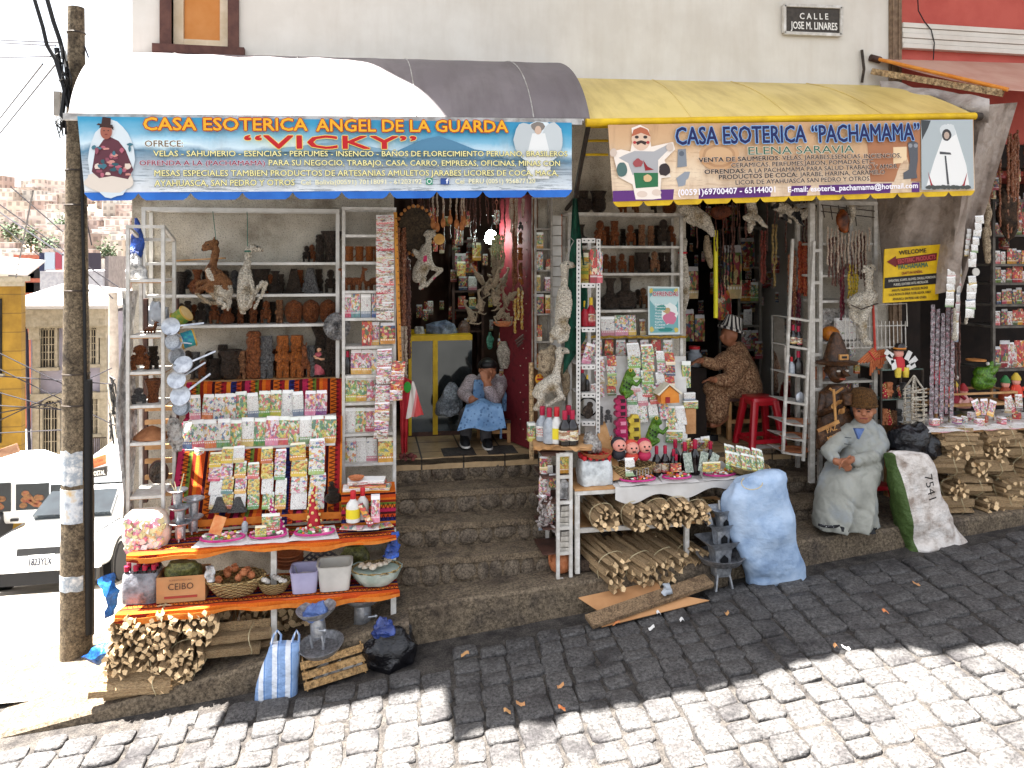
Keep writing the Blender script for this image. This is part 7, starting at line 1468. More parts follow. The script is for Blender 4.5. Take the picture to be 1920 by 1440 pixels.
def mk_square_burner():
 t=E0('square_burner');b=MB()
 for z0,z1,w0,w1 in((.0,.55,.2,.24),(.55,.85,.24,.52)):b.loft([(0,0,z0,w0*1.4,w0*1.1,12),(0,0,z1,w1*1.4,w1*1.1,12)],24,False)
 part('funnel',b,m_alu,t,smooth=False);part('floor',MB().box((0,0,.5),(.6,.46,.02)),m_alud,t,smooth=False);v=MB().poly([(-.16,-.262,.1),(.16,-.262,.1),(.16,-.265,.3),(0,-.268,.42),(-.16,-.265,.3)]);part('vent',v,m_black,t,smooth=False);return t
for i,(px,y,h)in enumerate(((1350,1062,64),(1352,1020,50),(1356,990,46))):put(('square_burner',),px,y,-1.12,h,f'square aluminium funnel burner, {["lowest", "middle", "topmost"][i]} of the stack','burner','square funnel burners',.12,.85)
single('scoop',MB().beam(at(1323,955,-1.08),at(1332,985,-1.1),.05,.012,(0,-1,0)),m_alu,'aluminium scoop handle sticking out of the funnel burners','scoop',smooth=False)
single('metal_rod',MB().tube([at(1348,938,-1.05),at(1353,1000,-1.06)],.008,6),m_rack,'thin pale rod behind the funnel burners','rod')
t=NT('woven_sack_blue');t.rough(.75);v=t.tex();s=t.sep(v);n=t.noise(v,5,5);w1=t.math('MULTIPLY',t.math('SINE',t.math('MULTIPLY',s[2],420.)),t.math('SINE',t.math('MULTIPLY',s[0],420.)))
t.color(t.mix(t.math('MULTIPLY',w1,.12),t.ramp(n.outputs[0],[(.3,'#6f89ac'),(.5,'#98aec9'),(.7,'#aec0d6')]),'#e0e8f0'));n3=t.noise(v,7,4);mp=t.new('ShaderNodeMapping');mp.inputs['Scale'].default_value=(1.2,1.2,3.2);t.link(v,mp.inputs[0]);n4=t.noise(mp.outputs[0],3.0,5);t.bump(t.math('ADD',n3.outputs[0],t.math('MULTIPLY',n4.outputs[0],.5)),.5,.04)
bs=sack('woven_sack','large stuffed pale blue woven sack standing on the cobbles','sack',-1.18,[(884,1424,1462),(889,1400,1474),(898,1372,1477),(930,1355,1480),(980,1360,1486),(1020,1372,1498),(1060,1392,1510),(1082,1394,1513),(1096,1396,1490),(1102,1402,1440)],MATS['woven_sack_blue'],.028,4.6,.62,60,5,.08,6,None,2.8)
part('stitching',MB().tube([at(1410+20*math.cos(a),905+13*math.sin(a),-1.5)for a in[i*.35 for i in range(12)]],.004,5),m_twine,bs)
gz=lambda x,y:rz(x,y)+.062
cp=[(1085,1122,-1.12),(1233,1090,-1.1),(1242,1112,-1.22),(1330,1150,-1.34),(1128,1196,-1.42)]
P=[at(*q)for q in cp]
pl3=[Vector((p.x,p.y,max(p.z,gz(p.x,p.y))))for p in P]
single('cardboard_sheet',MB().poly([pl3[0],pl3[1],pl3[2],Vector((xat(1140,-1.3),-1.3,gz(xat(1140,-1.3),-1.3)))],(0,.004,.006)).poly([Vector((xat(1140,-1.3),-1.302,gz(xat(1140,-1.3),-1.3))),pl3[2]+Vector((0,-.002,0)),pl3[3],pl3[4]],(0,0,.006)),m_card,'flattened cardboard sheet lying bent on the kerb and cobbles','cardboard',smooth=False)
q0,q1=at(1104,1166,-1.38),at(1330,1098,-1.2);q0.z=max(q0.z,gz(q0.x,q0.y)+.03);q1.z=max(q1.z,gz(q1.x,q1.y)+.09)
single('plank',MB().beam(q0,q1,.13,.03,(0,-.25,1)),M('weathered_plank','#6a5440','#9c8264',12,.85,bump=.5,bscale=50,c3='#7f6850'),'weathered plank lying across the cardboard sheet','plank',smooth=False)
sack('clear_wrapper','crumpled clear plastic wrapper on the plank','litter',-1.3,[(1094,1246,1254),(1104,1242,1260),(1112,1240,1262)],m_clear,.015,30,.6)
r=random.Random(44)
for i in range(15):
 px,y=r.uniform(820,1900),r.uniform(1140,1330);x=xat(px,-1.7);yy=r.uniform(-2.3,-1.25);single('litter_scrap',MB().slab(lambda u,v:(x+.032*u*(1+i%3*.4),yy+.022*v,rz(x,yy)+.066+.012*math.sin(u*4+i)+.01*v),4,3,(0,0,.002)),[m_white_p,MATS['orange_card'],m_card,m_shelfwood][i%4],f'{["white paper", "orange wrapper", "cardboard", "wood chip"][i % 4]} scrap littering the shaded cobbles','litter',group=f'{["white paper", "orange wrapper", "cardboard", "wood chip"][i % 4]} scraps on the cobbles')
Y=.55;wr=thing('person','woman in a tan speckled robe and striped hat seated facing left in the right doorway','person',at(1360,800,Y));b=MB()
def speckle(name,a,c,d,sc=50):
 t=NT(name);t.rough(.9);v=t.tex();n=t.noise(v,sc,3,.8);t.color(t.ramp(n.outputs[0],[(.36,a),(.48,c),(.62,d)],'CONSTANT'));n2=t.noise(v,8,3);t.bump(n2.outputs[0],.5,.03);return t.m
m_tan=speckle('speckled_tan_cloth','#5f3f2c','#9c7656','#c9b08c')
hc=at(1368,630,Y);headform(b,hc,.1,-1.35);limb(b,[at(1374,644,Y),at(1380,662,Y)],[.055,.07],10)
limb(b,[at(1386,668,Y),at(1390,700,Y),at(1394,728,Y)],[.07,.12,.13],12)
pxl(b,Y,[(1366,676,7,-.1),(1340,684,6.5,-.21),(1314,676,6,-.25)]);pxl(b,Y,[(1385,690,8,-.1),(1362,713,7,-.24),(1338,712,6,-.3)])
hand(b,at(1316,676,Y-.25),(0,0,-1),(-1,-.1,-.1),(0,-1,0),.95,.6);hand(b,at(1340,711,Y-.3),(0,0,-1),(-1,0,-.05),(0,-1,.2),.95,.5);pxl(b,Y,[(1360,780,9,-.1),(1345,794,7,-.12),(1335,797,6,-.14)]);pxl(b,Y,[(1340,780,9,.05),(1328,794,7,.05),(1320,797,6,.05)])
body_part('body',b,m_skin,wr,.01,2);h=MB();h.ball(hc+Vector((.035,.01,.02)),(.1,.1,.1),12,8);h.tube([hc+Vector((.08,.03,-.02)),hc+Vector((.11,.05,-.2))],[.05,.03],8);body_part('hair',h,m_hair,wr,.012,2)
s=MB();limb(s,[at(1382,660,Y),at(1388,700,Y),at(1394,730,Y)],[.12,.185,.2],16);pxl(s,Y,[(1364,672,16,-.1),(1340,684,12,-.2),(1322,678,10,-.24)]);pxl(s,Y,[(1388,680,18,-.12),(1366,713,14,-.24),(1346,713,10.5,-.28)])
pxl(s,Y,[(1392,728,32,.0),(1350,724,18,-.12),(1330,728,15,-.14)]);limb(s,[at(1336,730,Y-.12),at(1338,755,Y-.12),at(1340,776,Y-.12)],[.085,.11,.115],12);limb(s,[at(1356,730,Y-.1),at(1350,755,Y-.1),at(1346,774,Y-.1)],[.085,.1,.11],12)
body_part('robe',s,m_tan,wr,.014,4,.01,10)
ht=MB();ht.loft([(0,0,-.02,.145,.135),(0,0,.0,.15,.14),(0,0,.012,.115,.11),(0,0,.06,.1,.095),(0,0,.13,.09,.085),(0,0,.145,.05,.05)],26).move(Matrix.Translation(hc+Vector((.02,0,.075)))@Matrix.Rotation(.32,4,'Y'))
t=NT('hat_stripes');t.rough(.8);g=t.tex('Object');s_=t.sep(g);a=t.math('ARCTAN2',t.math('SUBTRACT',s_[1],hc.y-wr.location.y),t.math('SUBTRACT',s_[0],hc.x+.035-wr.location.x));t.color(t.mix(t.math('GREATER_THAN',t.math('SINE',t.math('MULTIPLY',a,14.)),0.),'#d6d0c6','#2a2426'));part('hat',ht,t.m,wr)
sh=MB()
for px,y,d in((1334,797,-.14),(1320,796,.05)):c=at(px,y,Y+d);sh.loft([(c.x-.03,c.y,1.137,.1,.04,2.6),(c.x,c.y,1.19,.07,.036,2.4)],14)
part('shoes',sh,m_black,wr)
st=thing('wooden_stool','pale wooden stool under the woman in the striped hat','stool',at(1385,810,Y));c=at(1390,744,Y);part('seat',MB().box(c,(.46,.3,.035)),m_brownwood,st,smooth=False)
for sx in(-.2,.2):
 for sy in(-.12,.12):part('leg',MB().span((c.x+sx-.02,c.y+sy-.02,1.137),(c.x+sx+.02,c.y+sy+.02,c.z-.018)),m_shelfwood,st,smooth=False)
part('stretcher',MB().span((c.x-.178,c.y-.14,1.3),(c.x+.178,c.y-.121,1.34)),m_shelfwood,st,smooth=False)
rs=thing('plastic_stool','red plastic stool standing in the right doorway','stool',at(1424,820,.12));m_redp=M('red_plastic','#a80f1c','#b8182a',4,.3,bump=0,spec=.6);Ys=.12
c=at(1424,742,Ys);w0,w1,zb=.13,.2,1.136;b=MB().loft([(c.x,Ys,c.z-.035,w0+.012,w0+.012,6),(c.x,Ys,c.z-.005,w0+.008,w0+.008,6),(c.x,Ys,c.z,w0,w0,6)],28);part('seat',b,m_redp,rs)
for sx in(-1,1):
 for sy in(-1,1):part('leg',MB().loft([(c.x+sx*w1*.86,Ys+sy*w1*.86,zb,.028,.028,5),(c.x+sx*w0*.82,Ys+sy*w0*.82,c.z-.036,.034,.034,5)],14),m_redp,rs)
for a,q in(((-1,-1),(1,-1)),((1,-1),(1,1)),((1,1),(-1,1)),((-1,1),(-1,-1))):k=w1*.8;part('rail',MB().beam((c.x+a[0]*k,Ys+a[1]*k,zb+.08),(c.x+q[0]*k,Ys+q[1]*k,zb+.08),.02,.04).beam((c.x+a[0]*w0*.9,Ys+a[1]*w0*.9,c.z-.055),(c.x+q[0]*w0*.9,Ys+q[1]*w0*.9,c.z-.055),.02,.04),m_redp,rs,smooth=False)
single('floor_scrap',MB().slab(lambda u,v:Vector((3.72+.2*u,-.0+.06*v,1.138+.02*math.sin(u*3.1)*v)),8,3,(0,0,.003)),m_white_p,'pale scrap of packing lying under the red stool','litter')
single('yellow_tube',MB().tube([at(1342,432,.1),at(1342,596,.1)],.022,10),M('bright_yellow_tube','#d9cf2a',rough=.3,bump=0),'bright yellow tube hanging upright in the right doorway','tube')
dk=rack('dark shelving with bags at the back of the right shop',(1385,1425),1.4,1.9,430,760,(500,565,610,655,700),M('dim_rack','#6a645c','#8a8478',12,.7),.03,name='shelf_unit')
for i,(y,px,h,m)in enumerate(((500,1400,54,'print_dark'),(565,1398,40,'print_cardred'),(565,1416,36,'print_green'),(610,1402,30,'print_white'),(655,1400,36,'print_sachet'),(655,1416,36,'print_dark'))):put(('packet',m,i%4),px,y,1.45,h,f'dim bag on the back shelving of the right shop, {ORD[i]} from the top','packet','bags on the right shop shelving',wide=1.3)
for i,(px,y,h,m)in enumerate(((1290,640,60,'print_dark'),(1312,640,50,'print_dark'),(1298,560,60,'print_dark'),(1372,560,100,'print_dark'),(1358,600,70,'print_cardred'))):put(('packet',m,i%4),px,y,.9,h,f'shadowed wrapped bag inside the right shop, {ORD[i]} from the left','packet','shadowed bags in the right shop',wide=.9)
cn=thing('counter','dark counter of glass jars beside the woman in the striped hat','counter',at(1300,800,.6));part('body',MB().span((xat(1285,.4),.4,1.14),(xat(1325,.4),1.2,zat(1300,690,.4))),m_dark,cn,smooth=False);part('jar',MB().lathe([(.06,0),(.075,.03),(.075,.13),(.05,.15),(.055,.18)],(xat(1302,.5),.5,zat(1300,690,.4)),16),m_clear,cn);part('jar_lid',MB().lathe([(.058,.181),(.058,.21),(.002,.212)],(xat(1302,.5),.5,zat(1300,690,.4)),16),MATS['cap_red'],cn)
mr=thing('mirror','tall narrow mirror leaning inside the right doorway','mirror',at(1465,800,.5));part('glass',MB().poly([at(1448,780,.5),at(1482,800,.35),at(1482,600,.35),at(1448,592,.5)],(.01,.01,0)),M('mirror_glass','#c9c9c9',rough=.04,metal=1,bump=0),mr,smooth=False);part('edge',MB().tube([at(1448,780,.49),at(1448,592,.49)],.008,6),m_rackg,mr)
strands('rust red bead necklace hanging in the right doorway',[(1428,432,530),(1434,432,528),(1431,450,532)],.0,M('beads_rust','#5a241a','#8f4030',50,.5,bump=.5),.012);strands('straw coloured bead necklace hanging in the right doorway',[(1449,420,494),(1455,420,494),(1452,490,537)],.0,M('beads_straw','#8f7444','#c4a86a',50,.5,bump=.5),.011)
strands('dark seed strings hanging left in the right doorway',[(1350+i*6,430+i*3,560-i*8)for i in range(5)],.5,M('beads_black','#1c1412','#4a2c24',60,.5,bump=.6),.009)
r=random.Random(6)
strands('fat garland of red and orange seeds on the right jamb',[(1494+r.random()*20,452+r.random()*8,545+r.random()*12)for _ in range(8)],-.1,M('beads_chili','#5a1818','#b5482a',60,.5,bump=.6,c3='#d98a4a'),.016);strands('dark garland of seeds beside the red and orange one',[(1478+r.random()*16,465+r.random()*15,570+r.random()*40)for _ in range(8)],-.08,m_bead,.014);strands('pink and black bead tails below the garlands',[(1480,540,600),(1484,545,612),(1495,545,640),(1499,540,636)],-.1,M('beads_pinkblack','#1a1416','#8f3048',60,.5,bump=.5),.012)
for i,(pts,l)in enumerate((([(1282,392,11),(1300,402,17),(1318,414,15),(1330,428,9),(1336,440,5)],'cream llama fetus hanging under the yellow scallops at the left of the doorway'),([(1408,380,9),(1412,400,9),(1408,418,6),(1406,432,5)],'small cream fetus leg bundle hanging at the middle of the right doorway'),([(1455,386,9),(1480,396,14),(1502,404,10),(1525,392,6),(1545,380,4)],'black and white fetus slung under the yellow scallops on the right'))):
 Y=-.35;b=MB();pxl(b,Y,pts);p=pts[1];pxl(b,Y,[(p[0]-6,p[1]+4,6,-.04),(p[0]-16,p[1]+8,4,-.05),(p[0]+2,p[1]+20,3.5,-.05)]);pxl(b,Y,[(p[0]+8,p[1]+8,6,-.04),(p[0]+20,p[1]+22,4,-.05),(p[0]+26,p[1]+26,3,-.05)])
 furry('llama_fetus',b,[m_fur_w,m_hair],l,'llama fetus',.008,.008,60,(lambda p:1 if noise.noise(p*14)>.05 else 0)if i==2 else None)
Y=-.05;b=MB();pxl(b,Y,[(1283,452,6),(1280,460,8),(1280,475,6),(1281,500,10),(1282,530,11),(1284,560,8),(1282,580,5)]);pxl(b,Y,[(1284,510,6,-.03),(1291,530,4,-.04),(1285,545,3)]);lq=furry('llama_fetus',b,[m_fur_w],'long cream fetus with a red collar hanging on the left jamb of the right doorway','llama fetus',.008,.007,60);part('collar',MB().torus(at(1280,474,Y),.036,.01,14,6),m_redc,lq)
b=MB();Y=.1;pxl(b,Y,[(1325,445,5),(1326,465,8),(1330,485,7),(1333,500,4)]);furry('llama_fetus',b,[m_hide],'thin brown dried fetus hanging beside the yellow tube','llama fetus',.008,.005,60)
single('leather_pouch',MB().ball(at(1352,398,-.1),(.12,.05,.06),12,8).jitter(.02,8),M('rust_leather','#5a2a16','#8f4a26',12,.6,bump=.4),'rust brown leather pouch hanging beneath the yellow scallops','pouch')
lr=thing('ladder_rack','slim white ladder rack of bottles leaning at the right jamb','rack',at(1495,862,-.35));Yr=-.42
pa,pb_,pc_,pd=at(1486,448,Yr),at(1468,850,Yr),at(1526,600,Yr-.12),at(1506,864,Yr-.12)
for p,q in((pa,pb_),(at(1526,452,Yr-.12),pd)):part('upright',MB().beam(p,q,.024),m_rackg,lr,smooth=False)
for y in(598,651,703,755,795,822,850):
 f=(y-448)/(402);x0=1486-18*f;x1=1526-20*f;p,q=at(x0,y-2,Yr),at(x1,y+4,Yr-.12);part('rung',MB().beam(p,q,.02),m_rackg,lr,smooth=False);part('tray',MB().poly([p,q,q+Vector((.06,.3,0)),p+Vector((0,.3,0))],(0,0,.008)),m_rackg,lr,smooth=False)
for i,(px,y,h,key)in enumerate(((1487,649,40,('bottle','dark_bottle_glass','cap_crimson','print_label')),(1497,651,40,('bottle','dark_bottle_glass','cap_crimson','print_label')),(1484,703,34,('bottle','clear_plastic','cap_red',None)),(1497,704,46,('bottle','dark_bottle_glass','cap_crimson',None)))):put(key,px,y,Yr+.02,h,f'{["left labelled dark bottle", "right labelled dark bottle", "small clear bottle", "lower dark bottle"][i]} on the slim ladder rack','bottle','bottles on the slim ladder rack',0,1.15)
sp_=MB().ball(at(1500,746,Yr-.04),(.045,.02,.06),14,8);single('metal_ladle',sp_,m_alu,'round pale metal ladle on the slim ladder rack','ladle');
for i,(px,y)in enumerate(((1495,793),(1492,820),(1490,846))):spawn(('claybowl',),at(px,y,Yr+.02),f'flat straw tray, {["upper", "middle", "lower"][i]} of three on the slim ladder rack','tray','straw trays on the slim ladder rack',0,(.14,.14,.05)).data.materials[0]=m_clay
S4=rack('white rack of goods behind the seated woman in grey',(1537,1640),-.42,-.04,385,905,(455,515,563,640,714,780),m_rackg,.036)
rg=thing('upright_post','free standing white post left of the carved statue','post',at(1521,900,-.5));part('post',MB().span((xat(1517,-.5),-.52,zat(1520,905,-.5)),(xat(1526,-.5),-.48,zat(1520,382,-.5))),m_rackg,rg,smooth=False);b=MB()
for y in(470,530,600,665,730,800):b.box(at(1530,y,-.47),(.1,.03,.03))
part('bracket',b,m_rackg,rg,smooth=False)
gr=MB()
for k in range(5):gr.tube([at(1542+k*15,385,-.5),at(1546+k*15,408+4*k,-.5)],.005,5)
for y in(388,400):gr.tube([at(1540,y-4,-.5),at(1640,y+8,-.5)],.005,5)
single('wire_grid',gr,m_iron,'dark wire grid fixed under the banner above the hanging necklaces','grid')
mkk=MB().ball(at(1581,415,-.5),(.055,.05,.11),12,8).jitter(.02,12);single('brown_mask',mkk,M('glazed_brown','#3a1a0c','#8f4a20',9,.25,bump=.5),'glossy brown mask hanging among the necklaces','mask')
single('white_horn',MB().tube([at(1598,385,-.52),at(1599,405,-.52),at(1594,424,-.54)],[.03,.026,.008],10),m_fur_w,'pale horn hanging beside the brown mask','horn')
r=random.Random(3);strands('grey bead necklaces hanging over the top shelf behind the llama',[(1552+i*6.5,420+r.random()*20,470+r.random()*50)for i in range(13)],-.5,m_beadw,.008);strands('dark bead necklaces hanging over the top shelf behind the llama',[(1555+i*6,430+r.random()*20,500+r.random()*40)for i in range(12)],-.48,m_bead2,.009)
strands('green and yellow woven belts hanging behind the standing llama',[(1592+i*5,495,570)for i in range(4)],-.46,M('belt_yellow','#4a6a2a','#c9a83a',40,.8,c3='#2a1a16'),.012);strands('dark red bead string hanging behind the standing llama',[(1577,505,600),(1581,500,590)],-.46,M('beads_wine','#3a0e18','#6a1a2a',40,.5),.011)
single('foil_sheet',MB().slab(lambda u,v:at(1540+62*u,578+60*v,-.3)+Vector((0,.03*noise.noise((u*6,v*6,1)),0)),14,14,(0,.004,0)).jitter(.012,22),MATS['foil'],'crinkled silver wrapping on the shelf by the gourd','foil')
single('gourd',MB().ball(at(1557,626,-.36),(.085,.085,.075),16,10),M('orange_gourd','#9c5416','#c97a24',14,.4,bump=.3),'round orange gourd on the shelf behind the statue hat','gourd');put(('carton','print_white',1.0,.2),1584,636,-.38,40,'blue and white boxed toy on the gourd shelf','box')
put(('carton','print_yellow',.5,.3),1606,700,-.38,20,'small white tin on the shelf right of the statue hat','tin');spawn(('claypot',),at(1536,712,-.3),'orange clay pot on the shelf left of the statue','pot',None,0,.12)
Y=-.62;b=MB()
pxl(b,Y,[(1640,502,4),(1633,501,6),(1626,504,7),(1620,508,4)]);pxl(b,Y,[(1630,506,7),(1629,525,7),(1630,545,9)]);pxl(b,Y,[(1632,556,14),(1615,562,15),(1600,568,12)]);pxl(b,Y,[(1624,570,12,-.02),(1618,595,9,-.03),(1616,620,7,-.03),(1622,640,7,-.03),(1632,644,4,-.04)]);pxl(b,Y,[(1602,570,9,.02),(1598,590,6,.02),(1606,604,5,.0)])
for s in(-1,1):pxl(b,Y,[(1624,503,2.5,s*.02),(1618,498,2,s*.03)])
lst=furry('llama_fetus',b,[m_fur_w],'fluffy white llama standing upright on the wire cage','llama',.008,.012,55);part('eye',MB().ball(at(1632,502,Y-.03),.008,8,5),m_black,lst);part('rope',MB().tube([at(1596,572,Y-.06),at(1615,580,Y-.09),at(1636,572,Y-.07),at(1646,569,Y)],.006,6),m_iron,lst)
wc=thing('wire_cage','white and red wire cage rack beneath the standing llama','rack',at(1640,655,-.6));b=MB()
for k in range(16):b.tube([at(1585+k*7.5,602 if k>7 else 592,-.58),at(1586+k*7.5,654,-.58)],.005,5)
for y in(653,613):b.tube([at(1584,y,-.58),at(1700,y-3,-.58)],.006,5)
part('bars',b,m_rackg,wc);part('frame',MB().tube([at(1637,572,-.6),at(1700,569,-.6),at(1701,612,-.6)],.006,5),m_rack,wc);part('red_post',MB().tube([at(1637,572,-.6),at(1641,660,-.6)],.012,6),M('red_wire','#a5281c','#b54030',9,.5),wc)
m_cw=M('carved_wood','#2c1c12','#5c3c24',7,.4,bump=.7,bscale=24,bdist=.02,c3='#3c2818');m_cwl=M('carved_wood_light','#8f6234','#b5854c',9,.45,bump=.3);Y=-.55
sw=thing('wooden_statue','dark carved wooden man in a tall buckled hat holding a lettered panel','statue',at(1570,840,Y));b=MB();W=lambda px,py,d=0:at(px,py,Y+d);k=1/ppm(1567,Y)
c=W(1568,760);b.loft([(W(1566,840).x,Y,W(1566,840).z,.19,.13),(c.x,Y,W(1566,770).z,.17,.13),(c.x,Y,W(1566,735).z,.16,.11),(c.x,Y,W(1566,722).z,.07,.07)],18);part('body',b,m_cw,sw)
b=MB();hcz=W(1568,696);headform(b,hcz,.105,-.4);me=blob(b,'head',m_cw,.012,2);me.transform(Matrix.Translation(-sw.location));link('head',me,sw)
f=MB();
for s in(-1,1):f.ball(hcz+Vector((s*.04,-.098,.015)),(.022,.012,.012),8,5)
part('eye',f,m_rackg,sw);part('nose',MB().tube([hcz+Vector((0,-.1,.02)),hcz+Vector((.012,-.15,-.02)),hcz+Vector((0,-.1,-.03))],[.014,.03,.014],8),m_cw,sw);part('mouth',MB().ball(hcz+Vector((0,-.098,-.058)),(.035,.014,.012),8,5),M('carved_lip','#8f4a34',rough=.4),sw)
z0=W(1568,678).z;x=hcz.x;part('hat',MB().loft([(x,Y,z0-.02,.19,.16),(x,Y,z0,.2,.17),(x,Y,z0+.015,.12,.11),(x-.002,Y,z0+.14,.085,.08),(x-.005,Y,z0+.24,.045,.05),(x-.008,Y,z0+.27,.02,.03)],22),m_cw,sw);part('hat_buckle',MB().box((x,Y-.112,z0+.055),(.09,.02,.05)),m_cwl,sw,smooth=False);part('buckle_slot',MB().box((x,Y-.1235,z0+.055),(.05,.004,.02)),m_black,sw,smooth=False)
part('collar',MB().tube([W(1555,728,-.1),W(1567,737,-.13),W(1580,728,-.1)],.012,8),m_cwl,sw);part('arm',MB().tube([W(1546,742),W(1540,775,-.05),W(1562,765,-.16)],[.05,.042,.03],10),m_cw,sw);part('arm',MB().tube([W(1590,742),W(1600,772,-.05),W(1580,768,-.16)],[.05,.042,.03],10),m_cw,sw)
hb=MB();hand(hb,W(1558,766,-.15),(0,-1,0),(.6,-.2,.6),(-.3,-.5,.6),.8,.8);me=blob(hb,'hand',m_cwl,.007,1);me.transform(Matrix.Translation(-sw.location));link('hand',me,sw);hb=MB();hand(hb,W(1586,770,-.15),(0,-1,0),(-.9,-.2,0),(0,-.4,.9),.8,.7);me=blob(hb,'hand',m_cwl,.007,1);me.transform(Matrix.Translation(-sw.location));link('hand',me,sw)
part('staff',MB().tube([W(1563,730,-.19),W(1567,790,-.2)],.012,8),m_cwl,sw);part('mug',MB().lathe([(.045,0),(.05,.1),(.04,.1)],W(1588,758,-.17),14),m_cw,sw)
pn=[W(1533,808,-.2),W(1573,790,-.22),W(1582,826,-.22),W(1540,842,-.2)];part('panel',MB().poly(pn,(0,.03,0)),m_cw,sw,smooth=False);part('panel_edge',MB().beam(pn[0],pn[1],.014,.03),m_cwl,sw,smooth=False)
letter('PAZ',m_cwl,sw,W(1551,812,-.215),W(1569,805,-.222),.05,bold=.03,lift=.004);letter('BOLIVIA',m_cwl,sw,W(1552,826,-.215),W(1574,817,-.222),.035,bold=.03,lift=.004)
Y=-.6
for i,(px,y,a,l)in enumerate(((1628,672,.9,'orange panpipe hanging tilted left of the pair'),(1640,680,.05,'orange panpipe hanging upright in the middle'),(1652,676,-.15,'orange panpipe hanging at the right'))):
 t=thing('panpipe',l,'panpipe',at(px,y+26,Y+.02*i),'orange panpipes');c=at(px,y,Y+.02*i)-t.location;m=Matrix.Translation(c)@Matrix.Rotation(a,4,'Y')
 for k in range(5):o=link('pipe',MB().tube([m@Vector((-.04+k*.02,0,.1)),m@Vector((-.04+k*.02,0,-.12+k*.028))],.0095,8).mesh('pipe',M('cane_orange','#8f4420','#b5683a',14,.5,bump=.1)),t)
 o=link('binding',MB().beam(m@Vector((-.055,-.011,.04)),m@Vector((.055,-.011,.04)),.012,.008).mesh('binding',m_redc,False),t)
dl2=thing('doll','doll in a dark hat with toy banknotes on the glass case','doll',at(1688,690,Y));c=at(1685,662,Y);part('head',MB().ball(c,(.045,.042,.048),12,8),MATS['doll_pink'],dl2);part('hat',MB().lathe([(.075,.02),(.076,.028),(.05,.03),(.045,.07),(.03,.085)],c+Vector((.01,0,.008)),16),MATS['dark_bottle_glass'],dl2);part('hat_band',MB().torus(c+Vector((.01,0,.045)),.05,.008,16,6),MATS['toy_orange'],dl2);part('body',MB().loft([(c.x,Y,c.z-.16,.06,.05),(c.x,Y,c.z-.06,.055,.045),(c.x,Y,c.z-.03,.03,.03)],12),ink('#b52a2e'),dl2)
for k,(dx,dz,a)in enumerate(((-.12,-.05,-.6),(-.08,-.1,-.2),(.07,-.02,.5),(.12,-.07,.9),(.1,-.12,1.2),(-.13,-.0,-1))):part('banknote',MB().box(c+Vector((dx,-.04,dz)),(.05,.004,.09),rot=Euler((0,a,0))),m_white_p,dl2,smooth=False)
for k in(-.03,.05):part('yellow_pot',MB().lathe([(.025,-.22),(.03,-.17),(.03,-.13)],c+Vector((k,-.03,0)),12),m_yelw,dl2)
gc=thing('glass_case','small glass case of trinkets under the doll','showcase',at(1690,800,-.55));b=MB();xs_,xe_=xat(1652,-.62),xat(1730,-.62);z0,z1=zat(1690,800,-.62),zat(1690,694,-.62)
for x in(xs_,xe_):
 for y in(-.62,-.3):b.span((x-.008,y-.008,z0),(x+.008,y+.008,z1))
part('frame',b,m_iron,gc,smooth=False);part('glass_shelf',MB().span((xs_,-.63,z1+.001),(xe_,-.3,z1+.012)),M('greenish_glass','#3c4a44','#55665e',3,.1,bump=0),gc,smooth=False);part('glass_shelf',MB().span((xs_,-.61,zat(1690,750,-.62)),(xe_,-.31,zat(1690,750,-.62)+.01)),MATS['greenish_glass'],gc,smooth=False);part('back',MB().span((xs_,-.29,z0),(xe_,-.28,z1)),m_dark,gc,smooth=False)
r=random.Random(2)
for i in range(9):put(('idol',[G,'plain_clay',D_,P_][i%4],i%4)if i%3 else('cone','#a81c2c'),1658+(i%5)*9,748 if i<5 else 796,-.5,24+r.random()*8,f'trinket in the glass case, {ORD[i % 5]} on the {"upper" if i < 5 else "lower"} level','trinket','trinkets in the glass case')
lt_=thing('reed_lantern','white lantern of sticks beside the glass case','lantern',at(1714,800,-.68));c=at(1714,800,-.68);b=MB();h1=zat(1714,728,-.68)-c.z;h2=zat(1714,704,-.68)-c.z
for sx in(-1,1):
 for sy in(-1,1):b.tube([c+Vector((sx*.06,sy*.05,0)),c+Vector((sx*.055,sy*.05,h1))],.011,6);b.tube([c+Vector((sx*.055,sy*.05,h1)),c+Vector((0,0,h2))],.009,6)
part('frame',b,m_fur_w,lt_);b=MB();r=random.Random(1)
for k in range(26):z=h1*k/26;s=-1 if k%2 else 1;b.tube([c+Vector((-.08,s*.055-.01,z+r.uniform(-.02,.02))),c+Vector((.08,s*.055-.01,z+r.uniform(-.02,.05)))],.007,5)
part('sticks',b,m_fur_w,lt_)
single('backboard',MB().span((xat(1682,-.45),-.46,zat(1690,800,-.45)),(xat(1706,-.45),-.44,zat(1690,722,-.45))),m_wht,'pale panel standing behind the stick lantern','panel',smooth=False)
sb=thing('yellow_sign','yellow WELCOME sign with a maroon arrow hanging beside the drape','sign',at(1708,568,-.75));Ys=-.75
part('board',MB().poly([at(x,y,Ys)for x,y in((1656,568),(1759,562),(1763,458),(1659,467))],(0,.012,0)),m_yel,sb,smooth=False);pz_=Print(sb,Ys)
pz_.shape([(1663,491),(1680,480),(1680,485),(1757,474),(1756,488),(1681,498),(1680,501)][::-1],'#6a1a1c','printed_arrow');pz_.shape([(1658,541),(1757,532),(1758,512),(1659,521)],'#1c1816','printed_band')
DKR='#1f3a2a'
